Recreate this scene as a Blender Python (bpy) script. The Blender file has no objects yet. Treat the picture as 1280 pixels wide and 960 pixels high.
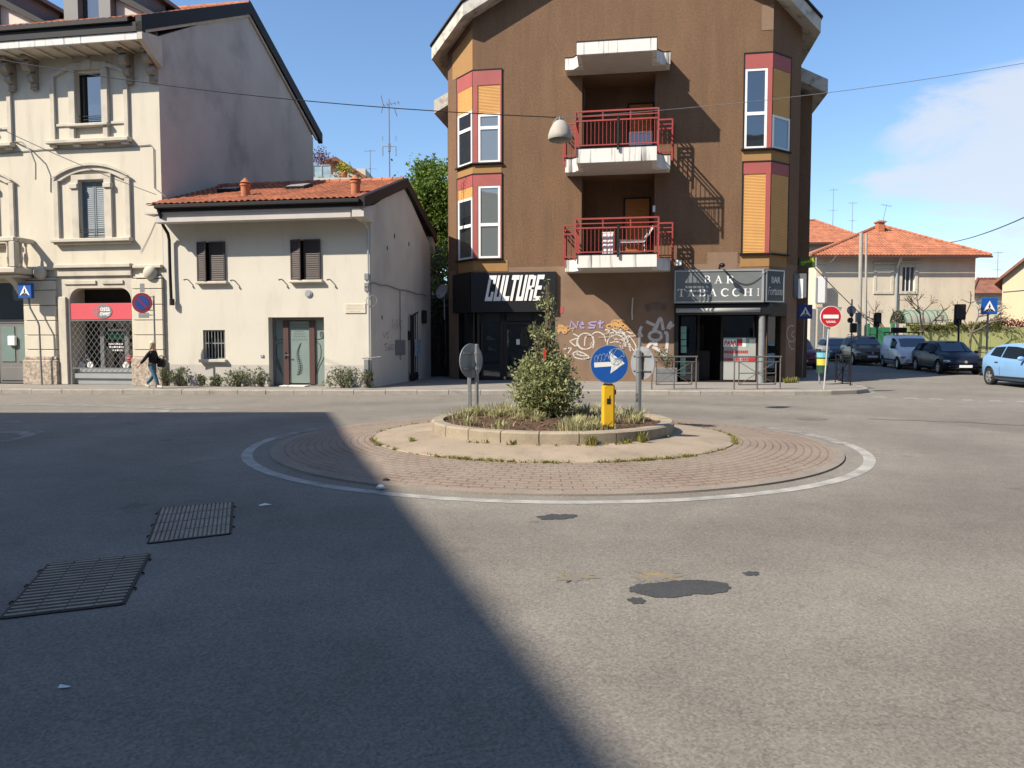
import bpy, bmesh, math, random
import numpy as np
from mathutils import Vector, Matrix
random.seed(7)
rng = random.Random(11)
SC = bpy.context.scene
COL = SC.collection
R = math.radians

# ------------------------------------------------------------------ camera
FPX = 950.0                      # focal length in pixels of a 1280 px wide picture
CAM_H = 1.70
PITCH = math.atan2(53.0, FPX)
cam_d = bpy.data.cameras.new("camera")
cam = bpy.data.objects.new("camera", cam_d); COL.objects.link(cam)
cam_d.sensor_width = 36.0
cam_d.lens = 36.0 * FPX / 1280.0
cam_d.clip_start = 0.05; cam_d.clip_end = 3000
cam.location = (0, 0, CAM_H)
cam.rotation_euler = (math.pi/2 - PITCH, 0, 0)
SC.camera = cam

# ------------------------------------------------------------------ world and sun
SUN_DIR = Vector((-0.851, -0.525, 0.862)).normalized()      # towards the sun
SUN_EL = math.asin(SUN_DIR.z)
SUN_AZ = math.atan2(SUN_DIR.x, SUN_DIR.y)
w = bpy.data.worlds.new("World"); SC.world = w; w.use_nodes = True
nt = w.node_tree
for n in list(nt.nodes): nt.nodes.remove(n)
wo = nt.nodes.new("ShaderNodeOutputWorld")
bg = nt.nodes.new("ShaderNodeBackground"); bg.inputs[1].default_value = 0.116
sky = nt.nodes.new("ShaderNodeTexSky"); sky.sky_type = 'NISHITA'; sky.sun_disc = False
sky.sun_elevation = SUN_EL; sky.sun_rotation = SUN_AZ
sky.altitude = 100; sky.air_density = 1.0; sky.dust_density = 0.6; sky.ozone_density = 3.0
# thin white cloud banks: noise over the sky direction, gathered where the low cloud stands in the east
tc = nt.nodes.new("ShaderNodeTexCoord")
mp = nt.nodes.new("ShaderNodeMapping"); mp.inputs['Scale'].default_value = (2.0, 2.0, 6.5)
nt.links.new(tc.outputs['Generated'], mp.inputs['Vector'])
nz = nt.nodes.new("ShaderNodeTexNoise"); nz.inputs['Scale'].default_value = 2.6; nz.inputs['Detail'].default_value = 12; nz.inputs['Roughness'].default_value = 0.60; nz.inputs['Distortion'].default_value = 0.5
nt.links.new(mp.outputs[0], nz.inputs['Vector'])
def cloud_bank(direction, spread_h, spread_v):
    d = Vector(direction).normalized()
    sub = nt.nodes.new("ShaderNodeVectorMath"); sub.operation = 'SUBTRACT'; sub.inputs[1].default_value = d
    nt.links.new(tc.outputs['Generated'], sub.inputs[0])
    sc_ = nt.nodes.new("ShaderNodeVectorMath"); sc_.operation = 'MULTIPLY'; sc_.inputs[1].default_value = (1/spread_h, 1/spread_h, 1/spread_v)
    nt.links.new(sub.outputs[0], sc_.inputs[0])
    ln = nt.nodes.new("ShaderNodeVectorMath"); ln.operation = 'LENGTH'; nt.links.new(sc_.outputs[0], ln.inputs[0])
    mr = nt.nodes.new("ShaderNodeMapRange"); mr.inputs[1].default_value = 1.0; mr.inputs[2].default_value = 0.35
    mr.inputs[3].default_value = 0.0; mr.inputs[4].default_value = 1.0; mr.interpolation_type = 'SMOOTHSTEP'
    nt.links.new(ln.outputs['Value'], mr.inputs[0])
    return mr.outputs[0]
def wmath(op, a, b):
    m = nt.nodes.new("ShaderNodeMath"); m.operation = op; m.use_clamp = False
    for i, v in enumerate((a, b)):
        if isinstance(v, (int, float)): m.inputs[i].default_value = v
        else: nt.links.new(v, m.inputs[i])
    return m.outputs[0]
b1 = cloud_bank((0.70, 0.86, 0.235), 0.40, 0.15)
b2 = cloud_bank((0.62, 0.80, 0.10), 0.50, 0.07)
bank = wmath('MAXIMUM', b1, wmath('MULTIPLY', b2, 0.7))
thr = wmath('ADD', wmath('MULTIPLY', nz.outputs['Fac'], 1.1), wmath('MULTIPLY', bank, 0.80))
cl = nt.nodes.new("ShaderNodeMapRange"); cl.inputs[1].default_value = 0.96; cl.inputs[2].default_value = 1.24; cl.interpolation_type = 'SMOOTHSTEP'
nt.links.new(thr, cl.inputs[0])
fac = wmath('MULTIPLY', cl.outputs[0], 0.84)
# overall sky colour balance: a clear spring blue
hs = nt.nodes.new("ShaderNodeHueSaturation"); hs.inputs['Saturation'].default_value = 1.07; hs.inputs['Value'].default_value = 1.0
nt.links.new(sky.outputs[0], hs.inputs['Color'])
mx = nt.nodes.new("ShaderNodeMix"); mx.data_type = 'RGBA'
nt.links.new(fac, mx.inputs['Factor']); nt.links.new(hs.outputs[0], mx.inputs['A'])
mx.inputs['B'].default_value = (3.75, 4.05, 4.55, 1)
nt.links.new(mx.outputs['Result'], bg.inputs[0]); nt.links.new(bg.outputs[0], wo.inputs[0])

sd = bpy.data.lights.new("sun", 'SUN'); sd.energy = 5.0; sd.angle = R(0.53); sd.color = (1.0, 0.91, 0.775)
sun = bpy.data.objects.new("sun", sd); COL.objects.link(sun)
sun.rotation_euler = SUN_DIR.to_track_quat('Z', 'Y').to_euler(); sun.location = (-30, -20, 40)

SC.view_settings.view_transform = 'Standard'; SC.view_settings.look = 'None'
SC.view_settings.exposure = 0.80; SC.view_settings.gamma = 1.0; SC.view_settings.use_curve_mapping = False
SC.cycles.max_bounces = 6; SC.cycles.transparent_max_bounces = 12
SC.cycles.use_denoising = True

# ------------------------------------------------------------------ geometry of the view (used to read real positions off the survey photo)
def ray(px, py):
    cx = (px-640.0)/FPX; cy = (480.0-py)/FPX
    f = Vector((0, math.cos(PITCH), -math.sin(PITCH))); u = Vector((0, math.sin(PITCH), math.cos(PITCH)))
    return Vector((1, 0, 0))*cx + u*cy + f
def gpt(px, py, z=0.0):
    d = ray(px, py); t = (z-CAM_H)/d.z
    return Vector((d.x*t, d.y*t, z))
def dpt(px, py, y):
    d = ray(px, py); t = y/d.y
    return Vector((d.x*t, y, CAM_H+d.z*t))

ANG = R(9.5)                      # the street front is turned by this much against the camera
class Frame:
    """Local axes of a facade: x to the right along it, y into the building, z up."""
    def __init__(s, ox, oy, rot=-ANG, z=0.0):
        s.o = Vector((ox, oy, z)); s.rot = rot
        s.u = Vector((math.cos(rot), math.sin(rot), 0)); s.b = Vector((-math.sin(rot), math.cos(rot), 0))
    def w(s, x, y, z=0.0): return s.o + s.u*x + s.b*y + Vector((0, 0, z))
    def P(s, px, py, c=0.0):      # point of the plane y = c seen at a pixel -> local (x, z)
        d = ray(px, py); C = Vector((0, 0, CAM_H)); q = s.o + s.b*c
        t = (q-C).dot(s.b)/d.dot(s.b); h = C + d*t - s.o
        return h.dot(s.u), h.z
    def X(s, px, c=0.0, py=400): return s.P(px, py, c)[0]
    def Z(s, py, px, c=0.0): return s.P(px, py, c)[1]
    def L(s, p):                  # world -> local
        h = Vector(p)-s.o; return Vector((h.dot(s.u), h.dot(s.b), h.z))

# ------------------------------------------------------------------ materials
MATS = {}
ALB = 0.87           # all paints and stones are a little darker than first measured
def pmat(name, col, var=0.12, scale=1.5, rough=0.85, bump=0.0, bscale=30.0, metal=0.0, spec=0.35, stretch=(1, 1, 1),
         dirt=None, dirt_amt=0.0, dirt_scale=1.0, dirt_stretch=(1, 1, 1), dirt_lo=0.5, dirt_hi=0.75,
         grain=0.0, gscale=150.0, island=0.0, coat=0.0, emit=None, alpha=1.0, bdist=0.01, hue=None, transl=0.0):
    col = tuple(c*ALB for c in col); dirt = tuple(c*ALB for c in dirt) if dirt else None; hue = tuple(c*ALB for c in hue) if hue else None
    m = bpy.data.materials.new(name); m.use_nodes = True; MATS[name] = m
    t = m.node_tree; N = t.nodes; Lk = t.links
    b = N['Principled BSDF']
    b.inputs['Roughness'].default_value = rough; b.inputs['Metallic'].default_value = metal
    b.inputs['Specular IOR Level'].default_value = spec
    if coat: b.inputs['Coat Weight'].default_value = coat; b.inputs['Coat Roughness'].default_value = 0.04
    tcn = N.new("ShaderNodeTexCoord")
    def noise(sc, st=(1, 1, 1), det=6, ro=0.55):
        mpn = N.new("ShaderNodeMapping"); mpn.inputs['Scale'].default_value = st
        Lk.new(tcn.outputs['Object'], mpn.inputs[0])
        nn = N.new("ShaderNodeTexNoise"); nn.inputs['Scale'].default_value = sc; nn.inputs['Detail'].default_value = det; nn.inputs['Roughness'].default_value = ro
        Lk.new(mpn.outputs[0], nn.inputs['Vector']); return nn.outputs['Fac']
    def mrange(src, a, bb, c, d):
        r = N.new("ShaderNodeMapRange"); r.inputs[1].default_value = a; r.inputs[2].default_value = bb; r.inputs[3].default_value = c; r.inputs[4].default_value = d
        Lk.new(src, r.inputs[0]); return r.outputs[0]
    def mul(a, bb):
        q = N.new("ShaderNodeMath"); q.operation = 'MULTIPLY'; Lk.new(a, q.inputs[0]); Lk.new(bb, q.inputs[1]); return q.outputs[0]
    f = None
    if var: f = mrange(noise(scale, stretch), 0.25, 0.75, 1-var, 1+var)
    if grain:
        g = mrange(noise(gscale, (1, 1, 1), 2, 0.6), 0.25, 0.75, 1-grain, 1+grain); f = g if f is None else mul(f, g)
    if island:
        ge = N.new("ShaderNodeNewGeometry"); g = mrange(ge.outputs['Random Per Island'], 0, 1, 1-island, 1+island); f = g if f is None else mul(f, g)
    src = None
    rgb = N.new("ShaderNodeRGB"); rgb.outputs[0].default_value = (*col, 1); src = rgb.outputs[0]
    if hue:
        ge = N.new("ShaderNodeNewGeometry"); mh = N.new("ShaderNodeMix"); mh.data_type = 'RGBA'
        mh.inputs['A'].default_value = (*col, 1); mh.inputs['B'].default_value = (*hue, 1); Lk.new(ge.outputs['Random Per Island'], mh.inputs['Factor']); src = mh.outputs['Result']
    if f is not None:
        vm = N.new("ShaderNodeVectorMath"); vm.operation = 'SCALE'; Lk.new(src, vm.inputs[0]); Lk.new(f, vm.inputs['Scale']); src = vm.outputs[0]
    if dirt:
        df = mrange(noise(dirt_scale, dirt_stretch, 7, 0.6), dirt_lo, dirt_hi, 0.0, dirt_amt)
        md = N.new("ShaderNodeMix"); md.data_type = 'RGBA'; Lk.new(df, md.inputs['Factor']); Lk.new(src, md.inputs['A']); md.inputs['B'].default_value = (*dirt, 1); src = md.outputs['Result']
    Lk.new(src, b.inputs['Base Color'])
    if bump:
        bn = N.new("ShaderNodeBump"); bn.inputs['Strength'].default_value = bump; bn.inputs['Distance'].default_value = bdist
        Lk.new(noise(bscale, stretch, 4, 0.6), bn.inputs['Height']); Lk.new(bn.outputs[0], b.inputs['Normal'])
    if emit: b.inputs['Emission Color'].default_value = (*emit[:3], 1); b.inputs['Emission Strength'].default_value = emit[3]
    if alpha < 1: b.inputs['Alpha'].default_value = alpha
    if transl:
        tr = N.new("ShaderNodeBsdfTranslucent"); Lk.new(src, tr.inputs[0])
        ms = N.new("ShaderNodeMixShader"); ms.inputs[0].default_value = transl
        Lk.new(b.outputs[0], ms.inputs[1]); Lk.new(tr.outputs[0], ms.inputs[2]); Lk.new(ms.outputs[0], N['Material Output'].inputs[0])
    return m

def glass(name, tint=(0.02, 0.025, 0.03), see=0.0, gloss=0.16, rough=0.02, mirror=1.0):
    """window glass: part see-through, part mirror"""
    m = bpy.data.materials.new(name); m.use_nodes = True; MATS[name] = m
    t = m.node_tree; N = t.nodes; Lk = t.links
    for n in list(N):
        if n.type == 'BSDF_PRINCIPLED': N.remove(n)
    out = N['Material Output']
    df = N.new("ShaderNodeBsdfDiffuse"); df.inputs[0].default_value = (*tint, 1)
    tp = N.new("ShaderNodeBsdfTransparent"); tp.inputs[0].default_value = (0.72, 0.78, 0.78, 1)
    m1 = N.new("ShaderNodeMixShader"); m1.inputs[0].default_value = see; Lk.new(df.outputs[0], m1.inputs[1]); Lk.new(tp.outputs[0], m1.inputs[2])
    gl = N.new("ShaderNodeBsdfGlossy"); gl.inputs['Roughness'].default_value = rough; gl.inputs[0].default_value = (0.9*mirror, 0.95*mirror, mirror, 1)
    fr = N.new("ShaderNodeFresnel"); fr.inputs[0].default_value = 1.5
    ad = N.new("ShaderNodeMath"); ad.operation = 'ADD'; ad.use_clamp = True; ad.inputs[1].default_value = gloss; Lk.new(fr.outputs[0], ad.inputs[0])
    tcn = N.new("ShaderNodeTexCoord"); nn = N.new("ShaderNodeTexNoise"); nn.inputs['Scale'].default_value = 1.3; nn.inputs['Detail'].default_value = 1
    Lk.new(tcn.outputs['Object'], nn.inputs['Vector']); bn = N.new("ShaderNodeBump"); bn.inputs['Strength'].default_value = 0.08; bn.inputs['Distance'].default_value = 0.02
    Lk.new(nn.outputs['Fac'], bn.inputs['Height']); Lk.new(bn.outputs[0], gl.inputs['Normal'])
    m2 = N.new("ShaderNodeMixShader"); Lk.new(ad.outputs[0], m2.inputs[0]); Lk.new(m1.outputs[0], m2.inputs[1]); Lk.new(gl.outputs[0], m2.inputs[2])
    Lk.new(m2.outputs[0], out.inputs[0]); return m

# ------------------------------------------------------------------ mesh builder
class MB:
    def __init__(s): s.v = []; s.f = []; s.mi = []; s.m = 0
    def add(s, vs, fs):
        o = len(s.v); s.v += [tuple(p) for p in vs]
        for f in fs: s.f.append(tuple(i+o for i in f)); s.mi.append(s.m)
        return s
    def box(s, x0, x1, y0, y1, z0, z1):
        if x0 > x1: x0, x1 = x1, x0
        if y0 > y1: y0, y1 = y1, y0
        if z0 > z1: z0, z1 = z1, z0
        return s.add([(x0,y0,z0),(x1,y0,z0),(x1,y1,z0),(x0,y1,z0),(x0,y0,z1),(x1,y0,z1),(x1,y1,z1),(x0,y1,z1)],
              [(3,2,1,0),(4,5,6,7),(0,1,5,4),(1,2,6,5),(2,3,7,6),(3,0,4,7)])
    def bbox(s, x0, x1, y0, y1, z0, z1, e=0.01):      # box with chamfered vertical front edges and top edge
        if x0 > x1: x0, x1 = x1, x0
        if y0 > y1: y0, y1 = y1, y0
        if z0 > z1: z0, z1 = z1, z0
        pl = [(x0+e,y0),(x1-e,y0),(x1,y0+e),(x1,y1-e),(x1-e,y1),(x0+e,y1),(x0,y1-e),(x0,y0+e)]
        pi = [(x0+2*e,y0+e),(x1-2*e,y0+e),(x1-e,y0+2*e),(x1-e,y1-2*e),(x1-2*e,y1-e),(x0+2*e,y1-e),(x0+e,y1-2*e),(x0+e,y0+2*e)]
        vs = [(x,y,z0+e) for x,y in pl]+[(x,y,z1-e) for x,y in pl]+[(x,y,z1) for x,y in pi]+[(x,y,z0) for x,y in pi]
        fs = [tuple(range(16,24)), tuple(reversed(range(24,32)))]
        for i in range(8):
            j = (i+1)%8
            fs += [(i,j,8+j,8+i),(8+i,8+j,16+j,16+i),(24+i,24+j,j,i)]
        return s.add(vs, fs)
    def quad(s, a, b, c, d): return s.add([a,b,c,d],[(0,1,2,3)])
    def poly(s, pts): return s.add(pts,[tuple(range(len(pts)))])
    def prism(s, pts, axis, a, b):
        """extrude a 2-D outline: axis 'z' -> pts are (x,y); 'y' -> (x,z); 'x' -> (y,z)"""
        n = len(pts)
        def mk(p, h): return (p[0],p[1],h) if axis=='z' else ((p[0],h,p[1]) if axis=='y' else (h,p[0],p[1]))
        vs = [mk(p,a) for p in pts]+[mk(p,b) for p in pts]
        return s.add(vs,[tuple(reversed(range(n))), tuple(range(n,2*n))]+[(i,(i+1)%n,n+(i+1)%n,n+i) for i in range(n)])
    def bar(s, p, q, wd, hd=None, up=(0,0,1)):
        """rectangular bar between two points"""
        hd = hd or wd; p = Vector(p); q = Vector(q); d = (q-p).normalized(); up = Vector(up)
        if abs(d.dot(up)) > 0.98: up = Vector((0,1,0))
        a = d.cross(up).normalized()*(wd/2); b = a.cross(d).normalized()*(hd/2)
        return s.add([p-a-b,p+a-b,p+a+b,p-a+b,q-a-b,q+a-b,q+a+b,q-a+b],[(3,2,1,0),(4,5,6,7),(0,1,5,4),(1,2,6,5),(2,3,7,6),(3,0,4,7)])
    def tube(s, pts, r, n=8, cap=True):
        pts = [Vector(p) for p in pts]; rs = r if isinstance(r,(list,tuple)) else [r]*len(pts)
        vs = []; pa = None
        for i,p in enumerate(pts):
            d = (pts[min(i+1,len(pts)-1)]-pts[max(i-1,0)]).normalized()
            if pa is None:
                pa = d.cross(Vector((0,0,1)))
                if pa.length < 0.05: pa = d.cross(Vector((0,1,0)))
            pa = (pa - d*pa.dot(d))
            if pa.length < 1e-4: pa = d.cross(Vector((1,0,0)))
            pa.normalize(); pb = d.cross(pa)
            vs += [p+(pa*math.cos(2*math.pi*k/n)+pb*math.sin(2*math.pi*k/n))*rs[i] for k in range(n)]
        fs = [(i*n+k,i*n+(k+1)%n,(i+1)*n+(k+1)%n,(i+1)*n+k) for i in range(len(pts)-1) for k in range(n)]
        if cap: fs += [tuple(reversed(range(n))), tuple(range((len(pts)-1)*n,len(pts)*n))]
        return s.add(vs,fs)
    def cyl(s, c, r, z0, z1, n=16, r2=None): return s.tube([(c[0],c[1],z0),(c[0],c[1],z1)],[r,r if r2 is None else r2],n)
    def disc(s, c, r, nrm, thick, n=28, rx=None):
        c = Vector(c); nrm = Vector(nrm).normalized()
        return s.tube([c-nrm*thick/2,c+nrm*thick/2],r,n)
    def lathe(s, c, prof, n=20):
        """profile of (radius, z) turned about the vertical axis at c"""
        vs = [(c[0]+r*math.cos(2*math.pi*k/n),c[1]+r*math.sin(2*math.pi*k/n),c[2]+z) for r,z in prof for k in range(n)]
        fs = [(i*n+k,i*n+(k+1)%n,(i+1)*n+(k+1)%n,(i+1)*n+k) for i in range(len(prof)-1) for k in range(n)]
        return s.add(vs,fs)
    def ellipsoid(s, c, rx, ry, rz, n=14, m=8):
        vs=[];fs=[]
        for i in range(m+1):
            th = math.pi*i/m
            for k in range(n):
                ph = 2*math.pi*k/n
                vs.append((c[0]+rx*math.sin(th)*math.cos(ph),c[1]+ry*math.sin(th)*math.sin(ph),c[2]+rz*math.cos(th)))
        for i in range(m):
            for k in range(n): fs.append((i*n+k,(i+1)*n+k,(i+1)*n+(k+1)%n,i*n+(k+1)%n))
        return s.add(vs,fs)
    def ribbon(s, pts, wd, y, taper=None):
        """flat painted stroke in a facade plane: pts (x, z), plane y, width wd"""
        P = [Vector((p[0],p[1])) for p in pts]; n = len(P); vs=[]
        for i,p in enumerate(P):
            d = P[min(i+1,n-1)]-P[max(i-1,0)]
            if d.length < 1e-6: d = Vector((1,0))
            d.normalize(); nn = Vector((-d.y,d.x))
            w_ = (wd if taper is None else wd*taper(i/(n-1)))/2
            vs += [(p.x+nn.x*w_, y, p.y+nn.y*w_),(p.x-nn.x*w_, y, p.y-nn.y*w_)]
        return s.add(vs,[(2*i,2*i+1,2*i+3,2*i+2) for i in range(n-1)])
    def wall(s, x0, x1, z0, z1, holes, y=0.0, depth=0.2, back=False):
        """upright wall face in the plane y with rectangular holes (x0,x1,z0,z1) and reveals going in by depth"""
        xs = sorted({x0,x1,*[min(max(h[0],x0),x1) for h in holes],*[min(max(h[1],x0),x1) for h in holes]})
        zs = sorted({z0,z1,*[min(max(h[2],z0),z1) for h in holes],*[min(max(h[3],z0),z1) for h in holes]})
        for i in range(len(xs)-1):
            for j in range(len(zs)-1):
                cx=(xs[i]+xs[i+1])/2; cz=(zs[j]+zs[j+1])/2
                if any(h[0]<cx<h[1] and h[2]<cz<h[3] for h in holes): continue
                s.quad((xs[i],y,zs[j]),(xs[i+1],y,zs[j]),(xs[i+1],y,zs[j+1]),(xs[i],y,zs[j+1]))
        for h in holes:
            a,b,c,d = h[:4]; e = y+(h[4] if len(h)>4 else depth)
            s.quad((a,y,c),(a,y,d),(a,e,d),(a,e,c)); s.quad((b,y,d),(b,y,c),(b,e,c),(b,e,d))
            s.quad((a,y,d),(b,y,d),(b,e,d),(a,e,d))
            if c > z0+1e-4: s.quad((b,y,c),(a,y,c),(a,e,c),(b,e,c))
        return s
    def xf(s, M):
        s.v = [tuple(M @ Vector(p)) for p in s.v]; return s
    def build(s, name, mats, parent=None, smooth=False, loc=None, rot=None, fix=True, angle=None):
        me = bpy.data.meshes.new(name); me.from_pydata(s.v, [], s.f)
        ml = mats if isinstance(mats,(list,tuple)) else [mats]
        for m in ml: me.materials.append(m)
        if len(ml) > 1: me.polygons.foreach_set('material_index', s.mi)
        if fix:
            b = bmesh.new(); b.from_mesh(me); bmesh.ops.recalc_face_normals(b, faces=b.faces); b.to_mesh(me); b.free()
        if smooth:
            me.polygons.foreach_set('use_smooth', [True]*len(me.polygons))
            if angle:
                me.set_sharp_from_angle(angle=R(angle))
        me.update()
        o = bpy.data.objects.new(name, me); COL.objects.link(o)
        if parent: o.parent = parent
        if loc is not None: o.location = loc
        if rot is not None: o.rotation_euler = rot
        return o

def build_cut(b, name, mat, parent, cuts, axis=0, **kw):
    """build one mesh for every stretch between the cuts along an axis"""
    parts = [MB() for _ in range(len(cuts)+1)]
    for f in b.f:
        c = sum(b.v[i][axis] for i in f)/len(f); k = sum(1 for t in cuts if c > t); parts[k].add([b.v[i] for i in f], [tuple(range(len(f)))])
    out = []
    for p in parts:
        if not p.f: continue
        o = p.build(name, mat, parent, **kw); bm_ = bmesh.new(); bm_.from_mesh(o.data); bmesh.ops.remove_doubles(bm_, verts=bm_.verts, dist=1e-5); bmesh.ops.recalc_face_normals(bm_, faces=bm_.faces); bm_.to_mesh(o.data); bm_.free(); out.append(o)
    return out
def thing(name, label, cat, loc=(0,0,0), rz=0.0, group=None):
    o = bpy.data.objects.new(name, None); COL.objects.link(o); o.empty_display_size = 0.3
    o.location = loc; o.rotation_euler = (0,0,rz); o['label'] = label; o['category'] = cat
    if group: o['group'] = group
    return o
def tag(o, label, cat, group=None, kind=None):
    o['label'] = label; o['category'] = cat
    if group: o['group'] = group
    if kind: o['kind'] = kind
    return o
def struct(o): o['kind'] = 'structure'; return o
def copy_tree(o, parent=None):
    c = o.copy(); COL.objects.link(c); c.parent = parent
    for ch in list(o.children): copy_tree(ch, c)
    return c
def relabel(o, label): o['label'] = label; return o

def text_geo(txt, bold=0.0, shear=0.0, extrude=0.0, space=1.0):
    cu = bpy.data.curves.new("lettering", 'FONT'); cu.body = txt; cu.offset = bold; cu.shear = shear; cu.extrude = extrude; cu.space_character = space
    cu.resolution_u = 4
    o = bpy.data.objects.new("lettering", cu); COL.objects.link(o)
    dg = bpy.context.evaluated_depsgraph_get(); me = o.evaluated_get(dg).to_mesh()
    vs = [tuple(v.co) for v in me.vertices]; fs = [tuple(p.vertices) for p in me.polygons]
    o.evaluated_get(dg).to_mesh_clear(); bpy.data.objects.remove(o); bpy.data.curves.remove(cu)
    return vs, fs
def text_into(mb, txt, x0, x1, z0, z1, y, bold=0.0, shear=0.0, depth=0.004, space=1.0):
    """set words into the box x0..x1, z0..z1 of the facade plane y (raised by depth)"""
    vs, fs = text_geo(txt, bold, shear, 0.5, space)
    ax = [v[0] for v in vs]; ay = [v[1] for v in vs]; a0,a1,b0,b1 = min(ax),max(ax),min(ay),max(ay)
    mb.add([(x0+(v[0]-a0)/(a1-a0)*(x1-x0), y-(v[2]+0.5)*depth, z0+(v[1]-b0)/(b1-b0)*(z1-z0)) for v in vs], fs)

def tiles(mb, x0, x1, p_lo, p_hi, pitch=0.22, course=0.36, amp=0.035, lap=0.03, sub=6, zig=0.0):
    """barrel-tile roof slope between eave p_lo=(y,z) and top p_hi=(y,z); rows run up the slope"""
    Ls = math.hypot(p_hi[0]-p_lo[0], p_hi[1]-p_lo[1]); nx = max(1,int((x1-x0)/pitch)); nc = max(1,int(Ls/course))
    ny, nz_ = -(p_hi[1]-p_lo[1])/Ls, (p_hi[0]-p_lo[0])/Ls
    xs = [x0+(x1-x0)*i/(nx*sub) for i in range(nx*sub+1)]
    rr = random.Random(3)
    rows = []
    for c in range(nc):
        for t, h in ((c/nc, lap), ((c+1)/nc-0.0005, 0.0)): rows.append((t,h,c))
    vs=[]
    jit = [[rr.uniform(-0.006,0.006) for _ in range(nx+1)] for _ in range(nc)]
    for (t,h,c) in rows:
        for i,x in enumerate(xs):
            ph = (i/sub)%1.0; hh = amp*max(0.0,abs(math.sin(math.pi*ph)))**0.8 + h + jit[c][min(int(i/sub),nx)]
            vs.append((x, p_lo[0]+(p_hi[0]-p_lo[0])*t+ny*hh*-1 if False else p_lo[0]+(p_hi[0]-p_lo[0])*t+ny*hh, p_lo[1]+(p_hi[1]-p_lo[1])*t+nz_*hh))
    W = len(xs)
    fs = [(r*W+i, r*W+i+1, (r+1)*W+i+1, (r+1)*W+i) for r in range(len(rows)-1) for i in range(W-1)]
    mb.add(vs, fs)

def leaves(mb, pts, size, jitter=0.5, rnd=rng, aspect=0.55, up=0.0):
    """one small bent leaf (two triangles, folded) at each point"""
    for p in pts:
        s_ = size*(1+rnd.uniform(-jitter,jitter))
        d = Vector((rnd.gauss(0,1),rnd.gauss(0,1),rnd.gauss(up,1))).normalized()
        a = d.orthogonal().normalized(); a.rotate(Matrix.Rotation(rnd.uniform(0,6.28),3,d))
        n = d.cross(a); p = Vector(p)
        t = p+d*s_; l = p+d*s_*0.45+a*s_*aspect*0.5+n*s_*0.08; r = p+d*s_*0.45-a*s_*aspect*0.5+n*s_*0.08
        o = len(mb.v); mb.v += [tuple(p),tuple(l),tuple(t),tuple(r)]; mb.f.append((o,o+1,o+2,o+3)); mb.mi.append(mb.m)

# ------------------------------------------------------------------ material library
M = {}
M['cream'] = pmat('cream_plaster', (0.62,0.565,0.455), 0.05, 0.8, 0.9, 0.15, 60, dirt=(0.36,0.31,0.245), dirt_amt=0.5, dirt_scale=1.1, dirt_stretch=(2.2,2.2,0.35), dirt_lo=0.52, dirt_hi=0.85)
M['white_plaster'] = pmat('pale_plaster', (0.605,0.565,0.48), 0.05, 0.7, 0.9, 0.2, 45, dirt=(0.36,0.33,0.28), dirt_amt=0.5, dirt_scale=0.9, dirt_stretch=(1.8,1.8,0.45), dirt_lo=0.52, dirt_hi=0.85)
M['plinth'] = pmat('grey_plinth_paint', (0.47,0.44,0.40), 0.08, 1.5, 0.9, 0.2, 45, dirt=(0.30,0.28,0.25), dirt_amt=0.6, dirt_scale=1.5)
M['trim'] = pmat('cast_stone_trim', (0.56,0.51,0.42), 0.10, 2.5, 0.9, 0.2, 40, dirt=(0.25,0.23,0.20), dirt_amt=0.5, dirt_scale=1.6, dirt_stretch=(1,1,0.4))
M['side_grey'] = pmat('weathered_render', (0.515,0.49,0.45), 0.12, 0.5, 0.95, 0.25, 30, dirt=(0.22,0.21,0.20), dirt_amt=0.7, dirt_scale=0.33, dirt_stretch=(1,1,0.9), dirt_lo=0.50, dirt_hi=0.72)
M['side_pale'] = pmat('grimy_pale_render', (0.60,0.555,0.49), 0.08, 0.9, 0.95, 0.25, 30, dirt=(0.30,0.29,0.27), dirt_amt=0.65, dirt_scale=0.6, dirt_stretch=(1,1,0.6), dirt_lo=0.48, dirt_hi=0.78)
M['rough_stone'] = pmat('pebble_stone', (0.42,0.35,0.28), 0.55, 9, 0.95, 0.9, 22, bdist=0.04)
M['brown'] = pmat('brown_scratch_render', (0.178,0.103,0.058), 0.12, 0.9, 0.95, 0.9, 45, stretch=(1.6,1.6,0.55), bdist=0.02, grain=0.17, gscale=13, dirt=(0.095,0.060,0.038), dirt_amt=0.5, dirt_scale=1.0, dirt_stretch=(2.2,2.2,0.2), dirt_lo=0.50, dirt_hi=0.78)
M['brown_low'] = pmat('faded_brown_plaster', (0.228,0.148,0.099), 0.12, 1.2, 0.95, 0.3, 30, dirt=(0.16,0.11,0.08), dirt_amt=0.6, dirt_scale=1.4, grain=0.1, gscale=40)
M['ochre'] = pmat('ochre_render', (0.33,0.185,0.072), 0.10, 2.0, 0.92, 0.3, 40, dirt=(0.18,0.10,0.05), dirt_amt=0.4, dirt_scale=2)
M['red_metal'] = pmat('red_painted_metal', (0.34,0.055,0.048), 0.10, 3, 0.5, dirt=(0.16,0.06,0.05), dirt_amt=0.5, dirt_scale=8)
M['pink_panel'] = pmat('faded_red_panel', (0.36,0.088,0.078), 0.12, 1.2, 0.6, dirt=(0.25,0.1,0.09), dirt_amt=0.5, dirt_scale=2)
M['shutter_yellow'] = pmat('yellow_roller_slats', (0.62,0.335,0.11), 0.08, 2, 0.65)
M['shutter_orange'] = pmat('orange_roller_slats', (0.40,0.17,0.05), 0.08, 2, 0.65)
M['white_frame'] = pmat('white_window_frame', (0.78,0.78,0.76), 0.04, 3, 0.5)
M['concrete'] = pmat('white_painted_concrete', (0.70,0.68,0.63), 0.08, 2, 0.9, 0.2, 40, dirt=(0.06,0.055,0.05), dirt_amt=0.95, dirt_scale=1.5, dirt_stretch=(4.5,4.5,0.22), dirt_lo=0.56, dirt_hi=0.70)
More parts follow.
